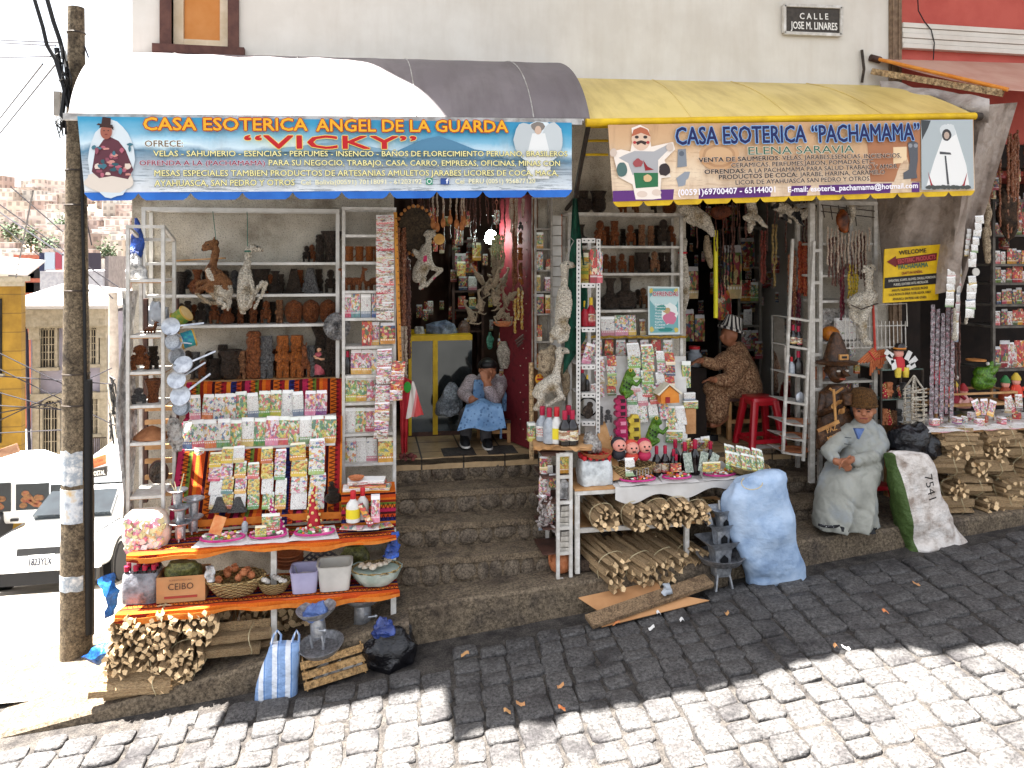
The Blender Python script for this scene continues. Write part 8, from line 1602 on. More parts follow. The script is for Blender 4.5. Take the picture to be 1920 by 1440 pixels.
for s,x0,y0,x1,y1,h,col in(('WELCOME',1684,478,1735,473,8,'#1c1612'),('ESOTERIC PRODUCTS',1682,494,1752,485,8,'#b5484a'),('PACHAMAMA',1683,505,1738,500,9,'#1f5a4a'),('CRAFTS IN GENERAL',1689,515,1728,511,5,'#6a1a1c'),('SWEATERS, SCARFS, GLOVES, CHULLS, PONCHOS',1664,529,1752,521,4.5,'#b5b0a0'),('PURSES, LEATHER HATS, NECKLACES',1674,536,1738,530,4.5,'#b5b0a0'),('AMULETS, TALISMANS, ANTIQUES, INCENSE',1670,547,1738,541,4.5,'#1c1612'),('COCA PRODUCTS: SYRUP, FLOUR, LIQUOR, CANDY',1665,555,1744,549,4.5,'#1c1612'),('AYAHUASCA, SAN PEDRO AND OTHERS',1672,563,1735,559,4.5,'#1c1612')):letter(s,ink(col),sb,at(x0,y0,Ys),at(x1,y1,Ys),h/ppm(1708,Ys),bold=.03,lift=.012)
m_robe=M('grey_check_smock','#7b7b73','#94948b',3,.9,bump=.39,bscale=14,bdist=.03,c3='#90969a');Y=-.72
pw=thing('person','woman in a grey smock and brown knitted cap seated on the kerb step','person',at(1590,985,Y));b=MB();hc=at(1618,770,Y-.02);headform(b,hc,.108,-.55)
limb(b,[at(1620,792,Y),at(1620,812,Y+.02)],[.06,.075],12);limb(b,[at(1620,815,Y+.03),at(1614,850,Y+.03),at(1606,885,Y)],[.12,.17,.18],12)
pxl(b,Y,[(1585,818,8,.0),(1562,846,7,-.1),(1568,866,6.5,-.24)]);pxl(b,Y,[(1638,822,6,.05),(1634,856,6,-.06),(1594,862,6.5,-.28)])
hand(b,at(1566,864,Y-.25),(0,-.2,-1),(.85,-.15,-.35),(.3,-.5,.6),1.0,.6);hand(b,at(1597,862,Y-.28),(0,-.3,-1),(-.8,-.1,-.1),(0,-.5,.8),1.0,.7)
pxl(b,Y,[(1575,960,9,-.22),(1574,980,8,-.24)]);pxl(b,Y,[(1620,965,9,-.2),(1618,984,8,-.24)]);body_part('body',b,m_skin,pw,.009,2);face(pw,hc,.108,-.55)
h=MB();h.ball(hc+Vector((0,.05,.01)),(.112,.08,.1),12,8);h.tube([hc+Vector((.1,.03,-.02)),hc+Vector((.1,.06,-.12))],[.03,.02],8);body_part('hair',h,m_hair,pw,.012,2)
part('knitted_cap',MB().loft([(hc.x+.006,hc.y+.01,hc.z+.04,.114,.118),(hc.x+.006,hc.y+.01,hc.z+.085,.12,.122),(hc.x+.006,hc.y+.012,hc.z+.15,.112,.113),(hc.x+.004,hc.y+.012,hc.z+.195,.08,.085),(hc.x,hc.y+.012,hc.z+.208,.03,.03)],26),M('brown_knit','#55381a','#7a5428',60,.95,bump=1,bscale=90,bdist=.02),pw);part('cap_fold',MB().torus((hc.x+.006,hc.y+.01,hc.z+.05),.114,.014,26,7,sq=1.02),MATS['brown_knit'],pw)
s=MB();limb(s,[at(1619,806,Y+.02),at(1614,846,Y+.04),at(1606,878,Y+.0)],[.13,.2,.22],18);pxl(s,Y,[(1640,812,19,.02),(1652,832,17,-.04),(1634,860,15,-.18),(1606,864,11,-.26)]);pxl(s,Y,[(1592,812,18,.02),(1572,826,16,-.04),(1555,846,14,-.1),(1564,860,11,-.2)])
Rg=[]
for y,l,r_,dy,ry in((985,1521,1646,-.2,.2),(975,1522,1645,-.2,.2),(945,1527,1643,-.2,.19),(915,1533,1642,-.18,.19),(893,1540,1644,-.14,.2),(876,1552,1648,-.1,.22),(862,1566,1646,-.05,.2)):c=at((l+r_)/2,y,Y+dy);Rg.append((c.x,c.y,c.z,(r_-l)/2/ppm((l+r_)/2,Y+dy),ry,2.4))
s.loft(Rg,30);me=blob(s,'smock',m_robe,.012,3)
z_h=at(1585,985,Y).z
for v in me.vertices:
 p=v.co;fold=1-abs(math.sin((p.x-4.2)*15+(p.z-1)*.8+noise.noise(p*2.5)*2.4))**.6;k=max(0,min(1,(at(1585,880,Y).z-p.z)/.4));rg=(1-2*abs(noise.noise(Vector((p.x*9+p.z*5,p.y*6,p.z*4)))))**3;v.co+=Vector((0,-.075*fold*k+.02*max(rg,0),0))+noise.noise_vector(p*7)*.009+noise.noise_vector(p*24)*.003
me.transform(Matrix.Translation(-pw.location));link('smock',me,pw)
part('blue_collar',MB().poly([at(1603,804,Y-.16),at(1621,804,Y-.16),at(1611,824,Y-.19)][::-1],(0,.03,0)),M('blue_shirt','#465a86','#566c9a',20,.8),pw);part('pocket_seam',MB().tube([at(1584,820,Y-.19),at(1596,821,Y-.2)],.004,5).tube([at(1583,832,Y-.21),at(1596,834,Y-.21)],.004,5),M('seam_grey','#4a4f50',bump=0),pw)
for px,y in((1572,986),(1622,990)):c=at(px,y,Y-.3);part('shoe',MB().loft([(c.x,c.y,c.z-.012,.05,.12,2.6),(c.x,c.y+.01,c.z+.02,.048,.11,2.6),(c.x,c.y+.05,c.z+.05,.036,.05,2.2)],16),m_black,pw)
part('hem_trim',MB().tube([at(1535+i*9,984+3*math.sin(i*.7)+i*.35,Y-.36)for i in range(13)],.012,6),speckle('trim_bw','#121214','#1c1c20','#c9c9c9',60),pw)
rs2=thing('plastic_stool','red plastic stool under the seated woman in grey','stool',at(1630,985,-.6));c=at(1632,905,-.58);part('seat',MB().loft([(c.x,c.y,c.z-.03,.15,.15,6),(c.x,c.y,c.z,.14,.14,6)],24),m_redp,rs2)
for sx in(-1,1):
 for sy in(-1,1):part('leg',MB().tube([(c.x+sx*.11,c.y+sy*.11,c.z-.02),(c.x+sx*.16,c.y+sy*.16,.66)],.022,8),m_redp,rs2)
sack('bin_bag','shiny black bin bag resting on the white and green sack','bag',-.78,[(796,1682,1730),(808,1668,1748),(830,1664,1757),(850,1668,1758),(856,1690,1740)],m_bagblack,.04,8,.7,40,8)
t=NT('white_green_sack');t.rough(.6);g=t.tex('Generated');s_=t.sep(g);v=t.tex();n=t.noise(v,9,5);edge=t.math('SUBTRACT',s_[0],t.math('MULTIPLY',t.math('SUBTRACT',1.,s_[2]),.25));base=t.ramp(n.outputs[0],[(.32,'#8f8074'),(.5,'#c9c0b8'),(.68,'#dcd6d0')])
t.color(t.mix(t.math('LESS_THAN',t.math('ABSOLUTE',t.math('SUBTRACT',t.math('ADD',s_[0],t.math('MULTIPLY',s_[2],.33)),.47)),.10),base,'#7fa03a')if False else t.mix(t.math('MAXIMUM',t.math('LESS_THAN',edge,.03),t.math('GREATER_THAN',t.math('ADD',s_[0],t.math('MULTIPLY',s_[2],.3)),.98)),base,'#44592a'));n3=t.noise(v,8,5);t.bump(n3.outputs[0],.9,.05)
ws=sack('woven_sack','white woven sack with green edges and a handwritten number leaning outward','sack',-1.0,[(844,1672,1700),(851,1662,1738),(880,1664,1753),(920,1668,1762),(960,1674,1776),(1000,1684,1798),(1018,1686,1812),(1032,1686,1780),(1036,1690,1720)],MATS['white_green_sack'],.022,6,.6,60,9,.0,6,None,3.2)
for s,x0,y0,x1,y1 in(('7541',1732,892,1741,938),):letter(s,ink('#1c1614'),ws,at(x0,y0,-1.31),at(x1,y1,-1.3),.075,bold=0,lift=.006)
GP='firewood bundles of the right pile';r=random.Random(21)
rows=[(985,[(1795,0),(1840,1),(1890,0),(1935,1)]),(950,[(1782,1),(1828,0),(1872,1),(1918,0)]),(915,[(1772,0),(1815,1),(1862,0),(1906,1)]),(878,[(1768,1),(1808,0),(1850,1),(1896,0)]),(845,[(1765,0),(1800,1),(1845,0),(1890,1)]),(815+10,[(1790,1),(1832,0),(1876,1),(1915,0)])]
for j,(y,L)in enumerate(rows):
 for i,(px,side)in enumerate(L):
  Yw=-.72;k=20/ppm(px,Yw)
  bundle(at(px,y+14,Yw-.12*side),f'{"lengthwise" if side else "end on"} firewood bundle, {ORD[i]} from left in the right pile\'s {ORD[j]} layer up',k*1.05,(62/ppm(px,Yw)if side else .4),13 if side else 14,(0,r.uniform(-.06,.06),(R(90)+r.uniform(-.25,-.05))if side else r.uniform(-.1,.3)),j*7+i+100,GP,.95,k*.31 if side else k*.25)
zt5=zat(1840,800,-.85);tb5=thing('stall_table','right stall table covered with newspaper and trinkets','table',at(1850,1000,-.6));xa5,xb5=xat(1738,-.86),xat(2010,-.86)
part('table_top',MB().span((xa5,-.84,zt5-.05),(xb5,-.15,zt5-.012)),m_shelfwood,tb5,smooth=False);part('paper_cover',MB().slab(lambda u,v:(xa5-.03+(xb5-xa5)*u,-.9+.7*v,zt5+.004+.006*math.sin(u*40)*(v<.2)-.02*(v<.05)),30,10,(0,0,-.006)),MATS['print_white'],tb5)
for x in(xa5+.05,xb5-.05):part('leg',MB().span((x-.03,-.3,.6),(x+.03,-.24,zt5-.051)),m_shelfwood,tb5,smooth=False)
for i in range(12):put(('packet',['print_multi','print_pink','print_card','print_cardred'][i%4],i%4)if i%3 else('carton','print_pink',.8,.5),1752+i*14,797-(i%2)*3,-.8+.08*(i%3),12+5*(i%3),f'tiny trinket on the right stall table, {ORD[i]} from the left','trinket','trinkets on the right stall table',.5*i,1.6)
for i,(px,y,a)in enumerate(((1838,778,-.35),(1847,778,0),(1856,780,.35),(1902,772,-.4),(1912,770,0),(1890,775,.1))):spawn(('board','print_pink',.5)if i<3 else('board','print_sachet',.5),at(px,y,-.75-.01*i),f'toy banknote standing on the right table, {ORD[i]} from the left','banknote','toy banknotes on the right table',scale=30/ppm(px,-.75),rot=(-.1,a,0))
sr=rack('low wooden step shelf with dolls on the right table',(1755,1905),-.5,-.2,740,795,(757,),m_shelfwood,.02,name='step_shelf')
for i,(px,y,c1)in enumerate(((1758,690,'#b5283a'),(1772,716,'#c94a4a'),(1788,728,'#8f1c2e'),(1806,735,'#d9a59c'),(1885,720,'#8f3a1c'),(1905,715,'#c9402a'),(1775,690,'#d9cfc4'))):
 Y=-.4;t=thing('doll',['red doll hanging over the right stall table','rosy doll seated left on the step shelf','crimson doll in the middle of the step shelf','pale pink doll at the step shelf centre','brown coated doll with a coloured cap','doll with a red pointed cap at the photo edge','white dressed doll above the step shelf'][i],'doll',at(px,y+20,Y),'dolls of the right stall');c=at(px,y,Y);part('head',MB().ball(c,(.04,.038,.042),10,8),MATS['doll_pink'],t);part('body',MB().loft([(c.x,Y,c.z-.15,.07,.06),(c.x,Y,c.z-.06,.055,.045),(c.x,Y,c.z-.03,.03,.03)],12),ink(c1),t);part('cap',MB().lathe([(.046,.015),(.04,.045),(.012,.085)],c,12),ink(['#8f1c20','#2f6f3a','#c9a83a'][i%3]),t);part('arm',MB().tube([c+Vector((-.05,-.02,-.06)),c+Vector((-.09,-.05,-.1))],.018,6).tube([c+Vector((.05,-.02,-.06)),c+Vector((.09,-.05,-.1))],.018,6),ink(c1),t)
Y=-.38;b=MB();pxl(b,Y,[(1838,700,13),(1858,696,9),(1866,692,6)]);pxl(b,Y,[(1835,718,14),(1852,720,10)]);pxl(b,Y,[(1846,708,8,-.04),(1864,712,5,-.05),(1858,724,4,-.05)]);pxl(b,Y,[(1856,690,6,-.03),(1860,680,4,-.03)]);tf=furry('frog_figure',b,[m_frog],'large green frog figure with a gold coin on the right stall','figurine',.01,.004,40);part('eye',MB().ball(at(1852,682,Y-.05),.018,10,6),m_rackg,tf);part('coin',MB().lathe([(.09,0),(.09,.012),(.002,.013)],at(1830,676,Y),16),MATS['wood_beads'],tf)
m_drape=M('brown_plastic_drape','#6a5d52','#a3958a',4,.45,bump=.39,bscale=6,bdist=.12,c3='#82756a')
def drp(u,v):
 px=1640+(188-40*v)*u+v*(20-10*u);py=300+(270)*v*(1-.1*u)-60*u*(1-v)
 return at(px,py,-.35-.75*u*(1-v*.3)+.05*math.sin(u*10+v*3)+.03*math.sin(v*8+u*5))
single('plastic_drape',MB().slab(drp,26,24,(0,.01,0)),m_drape,'brown plastic drape hanging between the yellow awning and the right stall','drape')
def drp2(u,v):
 x0,y0=1650+205*u,150+35*u;x1,y1=1660+195*u,196+30*u+10*math.sin(u*9);return at(x0+(x1-x0)*v,y0+(y1-y0)*v,-.2-1.0*u+.06*math.sin(v*3+u*12)-.1*math.sin(v*math.pi))
single('plastic_canopy',MB().slab(drp2,30,10,(0,.01,0)).jitter(.02,5),M('grey_plastic','#7a706a','#aca39c',5,.4,bump=.39,bscale=6,bdist=.05),'grey plastic sheeting slung along the beam right of the yellow awning','sheeting')
single('plastic_flap',MB().slab(lambda u,v:at(1800+108*u*(1-.75*v)-24*v,200-8*u+375*v-20*u*v,-1.1+.3*v+.08*math.sin(u*8+v*5)*(1-.5*v)),10,26,(0,.01,0)),m_drape,'long brown plastic flap hanging at the left of the third shop','drape')
pa_=thing('awning','peach awning sheet over the third shop at the right edge','awning',at(1800,140,-.6));A_,B2,C2,D2=at(1642,110,-.02),at(2100,124,-.02),at(2150,185,-1.2),at(1890,168,-1.2);part('canopy',MB().slab(lambda u,v:A_.lerp(B2,u).lerp(D2.lerp(C2,u),v)+Vector((0,0,-.03*math.sin(v*math.pi))),10,10,(0,0,-.006)),M('peach_canvas','#b98a78','#c49c8a',3,.7,bump=.15),pa_);part('edge_rope',MB().tube([A_,D_2 if False else D2],.018,8),MATS['toy_orange'],pa_);part('roller',MB().tube([at(1632,108,-.03),at(1650,113,-.03)],.035,10),m_brownwood,pa_);part('bracket',MB().tube([at(1616,94,-.02),at(1620,130,-.05),at(1616,155,-.02)],.015,6),m_iron,pa_);part('beam',MB().beam(at(1636,134,-.05),at(1880,175,-1.15),.05,.06),m_bark,pa_,smooth=False)
sachets('string of pale amulet cards, longer one hanging from the flap',1838,405,1822,500,7,-1.0,16,'print_white');sachets('string of pale amulet cards hanging below the white disc',1824,518,1818,595,5,-.95,19,'print_white');sachets('string of small pale cards left of the white disc',1785,505,1780,575,5,-.9,16,'print_white');sachets('string of narrow grey cards reaching to the dolls',1800,500,1792,640,8,-.85,9,'print_white');sachets('second string of small grey amulet cards',1818,430,1812,480,5,-.95,9,'print_white')
m_chip=print_mat('print_greychip','#8a8084',['#4a4446','#6a5f62','#a5707a','#b5aeae'],.5,cells=3,crimp=2,band=False)
for i in range(5):sachets(f'long column of grey and pink amulet cards, {ORD[i]} from the left above the black bag',1750+i*9.5,572+(i%3)*8,1746+i*9.5,785-(i%2)*10,16,-.72+.02*(i%2),8.5,'print_greychip')
single('white_disc',MB().loft([(0,0,0,.035,.035),(0,0,.01,.035,.035)],18).move(Matrix.Translation(at(1829,510,-1.0))@Matrix.Rotation(R(90),4,'X')),m_rack,'small white disc hanging between the amulet card strings','disc')
for i,(pts,l,m)in enumerate((([(1848,380,6),(1853,400,7),(1850,420,5),(1856,440,4)],'thin pale fetus hanging high at the third shop',m_hide),([(1847,430,5),(1850,455,7),(1852,490,5)],'thin pale fetus hanging lower at the third shop',m_hide),([(1790,580,3),(1790,620,3),(1790,634,6)],'small white rattle hanging among the cards',m_fur_w),([(1812,596,3),(1811,606,3)],'white feather tuft under the lower cards',m_fur_w))):b=MB();pxl(b,-.9,pts);furry('hanging_charm',b,[m],l,'charm',.007,.006,60)
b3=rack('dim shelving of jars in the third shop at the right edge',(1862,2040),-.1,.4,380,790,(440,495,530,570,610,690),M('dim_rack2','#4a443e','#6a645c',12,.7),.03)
r=random.Random(31)
for k,z in enumerate(b3):
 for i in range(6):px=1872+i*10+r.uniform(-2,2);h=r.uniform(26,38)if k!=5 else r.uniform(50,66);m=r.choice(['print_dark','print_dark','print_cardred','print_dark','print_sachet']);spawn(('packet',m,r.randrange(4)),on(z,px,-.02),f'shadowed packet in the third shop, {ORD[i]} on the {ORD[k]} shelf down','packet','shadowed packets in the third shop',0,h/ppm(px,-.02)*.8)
single('hanging_herbs',MB().ball(at(1890,400,-.3),(.12,.08,.25),12,8).jitter(.06,9),M('dark_herb_mass','#2c2018','#5c4634',14,.9,bump=.9),'dark brown mass of dried herbs hanging in the third shop','herbs')
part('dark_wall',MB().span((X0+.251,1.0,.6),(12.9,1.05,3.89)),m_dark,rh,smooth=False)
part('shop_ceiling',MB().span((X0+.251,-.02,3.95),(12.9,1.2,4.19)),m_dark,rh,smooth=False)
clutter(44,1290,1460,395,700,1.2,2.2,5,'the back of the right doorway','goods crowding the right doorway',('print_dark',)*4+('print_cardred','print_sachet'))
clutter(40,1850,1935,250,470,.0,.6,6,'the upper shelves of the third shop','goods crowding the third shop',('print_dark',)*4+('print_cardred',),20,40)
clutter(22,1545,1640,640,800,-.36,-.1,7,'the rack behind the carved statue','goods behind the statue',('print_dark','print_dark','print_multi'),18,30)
r=random.Random(15)
strands('dark strings of beads hanging across the right lintel',[(1290+r.random()*230,375+r.random()*8,410+r.random()*70)for _ in range(26)],.0,m_bead2,.007)
strands('brownish hanging strings in the third shop',[(1850+r.random()*80,240+r.random()*30,330+r.random()*120)for _ in range(22)],-.35,m_bead,.010)
strands('dark bead fringes hanging over the boxes right of the sign',[(1765+r.random()*34,560+r.random()*20,660+r.random()*90)for _ in range(12)],-.5,m_bead2,.008)
def terrain():
 b=MB();xs=[-400+i*20 for i in range(31)];ys=[200,215,230,250,275,300,340,400,600]
 def hz(x,y):
  k=max(0,min(1,(y-200)/140));top=30-max(0,(x+100))*.16;return-7+k*(top+7)+5*noise.noise((x*.02,y*.02,0))*k
 b.add([(x,y,hz(x,y))for y in ys for x in xs],[(j*31+i,j*31+i+1,(j+1)*31+i+1,(j+1)*31+i)for j in range(len(ys)-1)for i in range(30)])
 struct('hills',b,M('hill_earth','#8c7466','#6f6a58',.05,.95,bump=0));return hz
hz=terrain()
struct('ground',MB().poly([(-400,26,-7.4),(300,26,-7.4),(300,230,-7),(-400,230,-7)]),M('town_ground','#86796c','#9a8d80',.2,.95,bump=0))
def house_mat(nm,c,c2):
 t=NT(nm);t.rough(.9);g=t.tex('Object');s=t.sep(g);wx=t.math('FRACT',t.math('MULTIPLY',t.math('ADD',s[0],s[1]),.42));wz=t.math('FRACT',t.math('MULTIPLY',s[2],.36));n=t.noise(g,.4)
 m=t.math('MULTIPLY',t.math('MULTIPLY',t.math('GREATER_THAN',wx,.55),t.math('GREATER_THAN',wz,.5)),t.math('LESS_THAN',s[2],50.));t.color(t.mix(t.math('MULTIPLY',m,.45),t.ramp(n.outputs[0],[(.35,c),(.6,c2)]),'#3f3638'));return t.m
HM=[(house_mat('hazed_brick_red','#b0a09a','#bfb2a8'),'brick red'),(house_mat('hazed_brick_pale','#aca094','#bbb0a4'),'pale brick'),(house_mat('plaster_white','#aca8a2','#bcb8b0'),'whitewashed'),(house_mat('hazed_brick_dark','#9f8c84','#ab9a92'),'dark brick')]  # brick tones paled and greyed so haze and glare sit in the colour
m_tin=M('tin_roof','#a09a97','#b4afab',.5,.5,bump=0)
HP=[]
for k,(m,nm)in enumerate(HM):
 for st in(1.6,2.6):
  t=link('hill_house',None,None,(0,0,0));part('wall',MB().box((0,0,2.2*st/2-1),(6.5,6,2.2*st+2)),m,t,smooth=False);part('roof',MB().box((0,0,2.2*st+.1),(7,6.5,.18)),m_tin,t,smooth=False);HP.append((t,nm,st))
r=random.Random(77);n=0;firsts=set()
while n<150:
 px=r.uniform(-10,262);y=r.uniform(205,345);p=at(px,400,y)
 t,nm,st=HP[r.randrange(8)];z=hz(p.x,y);loc=Vector((p.x,y,z));sc=r.uniform(.65,1.15)
 lab=f'small {nm} house of {"two" if st < 2 else "three"} storeys on the far hillside';g=f'{nm} houses of {"two" if st < 2 else "three"} storeys on the hillside'
 if id(t)not in firsts:firsts.add(id(t));t.location=loc;t.scale=(sc,)*3;t.rotation_euler=(0,0,r.uniform(-.4,.4));tag(t,lab,'house',g)
 else:
  c=dup(t,loc,r.uniform(-.4,.4),None,None,sc);tag(c,lab,'house',g)
 n+=1
m_tree=M('far_foliage','#3c4a34','#56644a',.6,.9,bump=0)
for i,(px,y)in enumerate(((58,240),(90,232),(20,250),(200,228),(120,260))):
 p=at(px,400,y);z=hz(p.x,y);t=thing('tree',f'dark tree among the hillside houses, {ORD[i]} from the front','tree',(p.x,y,z),'hillside trees');rr=random.Random(i);part('trunk',MB().tube([(p.x,y,z-1),(p.x,y,z+4)],[.4,.25],6),m_bark,t);b=MB()
 for k in range(240):q=Vector((rr.gauss(0,1.4),rr.gauss(0,1.2),5.2+rr.gauss(0,1.5)));a=rr.uniform(0,6.28);u=Vector((math.cos(a),math.sin(a),rr.uniform(-.6,.6)))*.42;w_=Vector((-math.sin(a),math.cos(a),.7))*.34;c=Vector((p.x,y,z))+q;b.add([c-u,c+w_,c+u,c-w_],[(0,1,2,3)])
 part('crown',b,m_tree,t,smooth=False)
LY=24
m_lil=M('lilac_plaster','#807d8c','#918e9c',2,.85,bump=.1);m_trim=M('cream_stone_trim','#877f6e','#9c9483',6,.8,bump=.2);m_pane=M('dark_pane','#161617','#222121',4,.7,bump=0,spec=.1)
L=lambda px,py,d=0:at(px,py,LY+d)
def bldg_label(n,l,loc):return thing(n,l,'building',loc)
lh=bldg_label('lilac_house','lilac two storey house with arched cream framed windows behind the pole',L(125,930));x0,x1=L(58,0).x,L(207,0).x;zg,ze=-8,L(130,588).z
part('wall',MB().span((x0,LY,zg),(x1,LY+12,ze)),m_lil,lh,smooth=False)
rf=part('roof',MB().poly([Vector((x0-.9,LY-.9,ze+.24)),Vector((x1+.5,LY-.9,ze+.21)),Vector((x1+.5,LY+6,zat(200,556,LY+6))),Vector((x0-.9,LY+6,zat(30,535,LY+6)))],(0,0,.12)),m_tin,lh,smooth=False)
cn_=MB().span((x0,LY-.6,ze-.16),(x1,LY-.002,ze+.2)).span((x0,LY-.4,ze-.5),(x1,LY-.002,ze-.162))
for k in range(14):xx=x0+.1+k*(x1-x0-.2)/13;cn_.span((xx-.1,LY-.56,ze-.42),(xx+.1,LY-.402,ze-.163))
part('cornice',cn_,m_trim,lh,smooth=False);zm=L(130,742).z;part('string_course',MB().span((x0,LY-.2,zm-.12),(x1,LY-.002,zm+.12)),m_trim,lh,smooth=False)
for px in(70,196):xx=L(px,0).x;part('pilaster',MB().span((xx-.11,LY-.15,zg),(xx+.11,LY-.003,ze-.502)),m_trim,lh,smooth=False);part('capital',MB().span((xx-.18,LY-.3,ze-.9),(xx+.18,LY-.152,ze-.503)).jitter(.05,4),m_trim,lh,smooth=False)
def arch(cx,w,zb,zt_,nm='window'):
 h=zt_-zb-w/2;out=[(cx-w/2,zb),(cx+w/2,zb)]+[(cx+w/2*math.cos(a),zb+h+w/2*math.sin(a))for a in[i*math.pi/10 for i in range(11)]]
 o=part(nm,MB().poly([(x,LY-.02,z)for x,z in out],(0,.019,0)),m_pane,lh,smooth=False);f=MB()
 pts=[Vector((cx-w/2,LY-.06,zb))]+[Vector((cx-w/2*math.cos(a),LY-.06,zb+h+w/2*math.sin(a)))for a in[i*math.pi/12 for i in range(13)]]+[Vector((cx+w/2,LY-.06,zb))]
 for i in range(len(pts)-1):f.beam(pts[i],pts[i+1],.085,.2,(0,-1,0))
 part('frame',f,m_trim,o,smooth=False);g=MB()
 for k in range(1,6):xx=cx-w/2+w*k/6;g.span((xx-.013*(2 if k==3 else 1),LY-.05,zb),(xx+.013*(2 if k==3 else 1),LY-.022,zb+h))
 for k in range(1,6):zz=zb+h*k/5;g.span((cx-w/2,LY-.046,zz-.014),(cx+w/2,LY-.024,zz+.014))
 for a in(.6,1.1,1.57,2.05,2.55):g.beam((cx,LY-.04,zb+h),(cx+w/2*math.cos(a),LY-.04,zb+h+w/2*math.sin(a)),.03,.02)
 g.tube([(cx+w/4*math.cos(a),LY-.04,zb+h+w/4*math.sin(a))for a in[i*math.pi/8 for i in range(9)]],.018,5);part('glazing_bars',g,m_trim,o,smooth=False);part('sill',MB().span((cx-w/2-.1,LY-.2,zb-.12),(cx+w/2+.1,LY-.003,zb-.004)),m_trim,o,smooth=False)
for px,w,yt,yb in((92,30,603,688),(171,26,605,682),(97,30,748,870),(177,20,735,812)):arch(L(px,0).x,w/ppm(px,LY),L(px,yb).z,L(px,yt).z)
bl=MB();bxa,bxb=L(166,0).x,L(208,0).x;bz0,bz1=L(180,850).z,L(180,815).z
for k in range(12):xx=bxa+(bxb-bxa)*k/11;bl.span((xx-.012,LY-.55,bz0),(xx+.012,LY-.53,bz1))
for zz in(bz0,bz1):bl.span((bxa,LY-.56,zz-.02),(bxb,LY-.52,zz+.02))
part('balcony_railing',bl,m_iron,lh,smooth=False);part('balcony_slab',MB().span((bxa,LY-.58,bz0-.12),(bxb,LY-.003,bz0-.021)),m_trim,lh,smooth=False)
part('downpipe',MB().tube([L(84,588,-.4),L(66,600,-.4),L(46,604,-.3),L(50,630,-.2),L(56,900,-.2)],.06,8),M('navy_pipe','#1a1c30',rough=.6,bump=0),lh)
yh=bldg_label('yellow_house','mustard yellow boarded house at the left edge',at(20,900,20));Yy=19.5;yx1=at(40,0,Yy).x
t=NT('mustard_boards');t.rough(.8);v=t.tex();s=t.sep(v);n=t.noise(v,1.5,4);bw_=t.math('LESS_THAN',t.math('FRACT',t.math('MULTIPLY',s[2],1.7)),.06);t.color(t.mix(t.math('MULTIPLY',bw_,.6),t.ramp(n.outputs[0],[(.35,'#6f5210'),(.6,'#8a6a1c')]),'#4a3510'))
part('wall',MB().span((yx1-4,Yy,-8),(yx1,Yy+.3,at(20,530,Yy).z)),MATS['mustard_boards'],yh,smooth=False);z1=at(20,528,Yy).z;part('cornice',MB().span((yx1-4,Yy-.25,z1+.002),(yx1+.1,Yy+.4,z1+.16)).span((yx1-4,Yy-.15,z1-.14),(yx1+.1,Yy-.002,z1)),m_trim,yh,smooth=False);part('roof',MB().poly([Vector((yx1-4,Yy-.3,z1+.5)),Vector((yx1+.3,Yy-.35,z1+.17)),Vector((yx1+.3,Yy+1,z1+.6)),Vector((yx1-4,Yy+1,z1+1))],(0,0,.06)),m_tin,yh,smooth=False)
wz0,wz1=at(5,700,Yy).z,at(5,560,Yy).z;wo=part('window',MB().span((yx1-1.3,Yy-.04,wz0),(at(4,0,Yy).x,Yy-.003,wz1)),m_pane,yh,smooth=False);part('sill',MB().span((yx1-1.4,Yy-.14,wz0-.1),(at(10,0,Yy).x,Yy-.004,wz0-.004)),m_trim,wo,smooth=False);wo=part('window',MB().span((yx1-1.3,Yy-.04,at(5,830,Yy).z),(at(3,0,Yy).x,Yy-.003,at(5,735,Yy).z)),m_pane,yh,smooth=False)
bk=bldg_label('brick_building','bare brick block with square windows behind the lilac roof',at(52,560,44));b=MB().span((at(26,0,44).x,44,-8),(at(76,0,44).x,50,at(50,478,44).z));part('wall',b,M('bare_brick','#8f5040','#a5634f',4,.9),bk,smooth=False)
for px in(40,63):
 for y in(503,530):p=at(px,y,43.98);part('window',MB().span((p.x-.7,43.95,p.z-.6),(p.x+.7,43.999,p.z)),m_pane,bk,smooth=False)
gb_=bldg_label('grey_block','pale tiled block carrying a rooftop billboard',at(135,560,38));part('wall',MB().span((at(75,0,38).x,38,-8),(at(193,0,38).x,42,at(130,508,38).z)),M('pale_tiles','#8f8f94','#a5a5a8',5,.7),gb_,smooth=False);part('side',MB().span((at(193,0,38).x+.003,38.3,-8),(at(200,0,38).x,42,at(195,480,38).z)),M('grey_brick','#6a6462','#7f7876',5,.9),gb_,smooth=False)
bb_=thing('billboard','rooftop billboard with dark and pale panels','billboard',at(130,515,37.7));
for(a,c,y0,y1,col)in((75,84,474,508,'#1c2240'),(85,104,473,506,'#9ca8b5'),(105,117,473,504,'#8f3a4a'),(160,190,474,506,'#2c2632'),(118,159,473,506,'#b5b5ba')):part('panel',MB().span((at(a,0,37.7).x,37.6,at(100,y1,37.7).z),(at(c,0,37.7).x,37.7,at(100,y0,37.7).z)),ink(col),bb_,smooth=False)
p2_=thing('utility_pole','thin distant utility pole beside the lilac house','utility pole',at(213,900,12));part('shaft',MB().tube([at(214,900,12),at(212,548,12)],[.14,.1],10),M('pale_pole','#8a8078','#a39a90',5,.8),p2_);b=MB();r=random.Random(4)
for k in range(30):y=700+r.random()*110;b.tube([at(204+r.random()*8,y,6.9),at(208+r.random()*10,y+r.uniform(-8,30),6.85),at(206+r.random()*12,y+r.uniform(10,40),6.9)],.015,4)
part('cable_knot',b,m_black,p2_);part('stay',MB().tube([at(203,720,6.9),at(222,870,6.8)],.02,6),m_rackg,p2_)
r=random.Random(9)
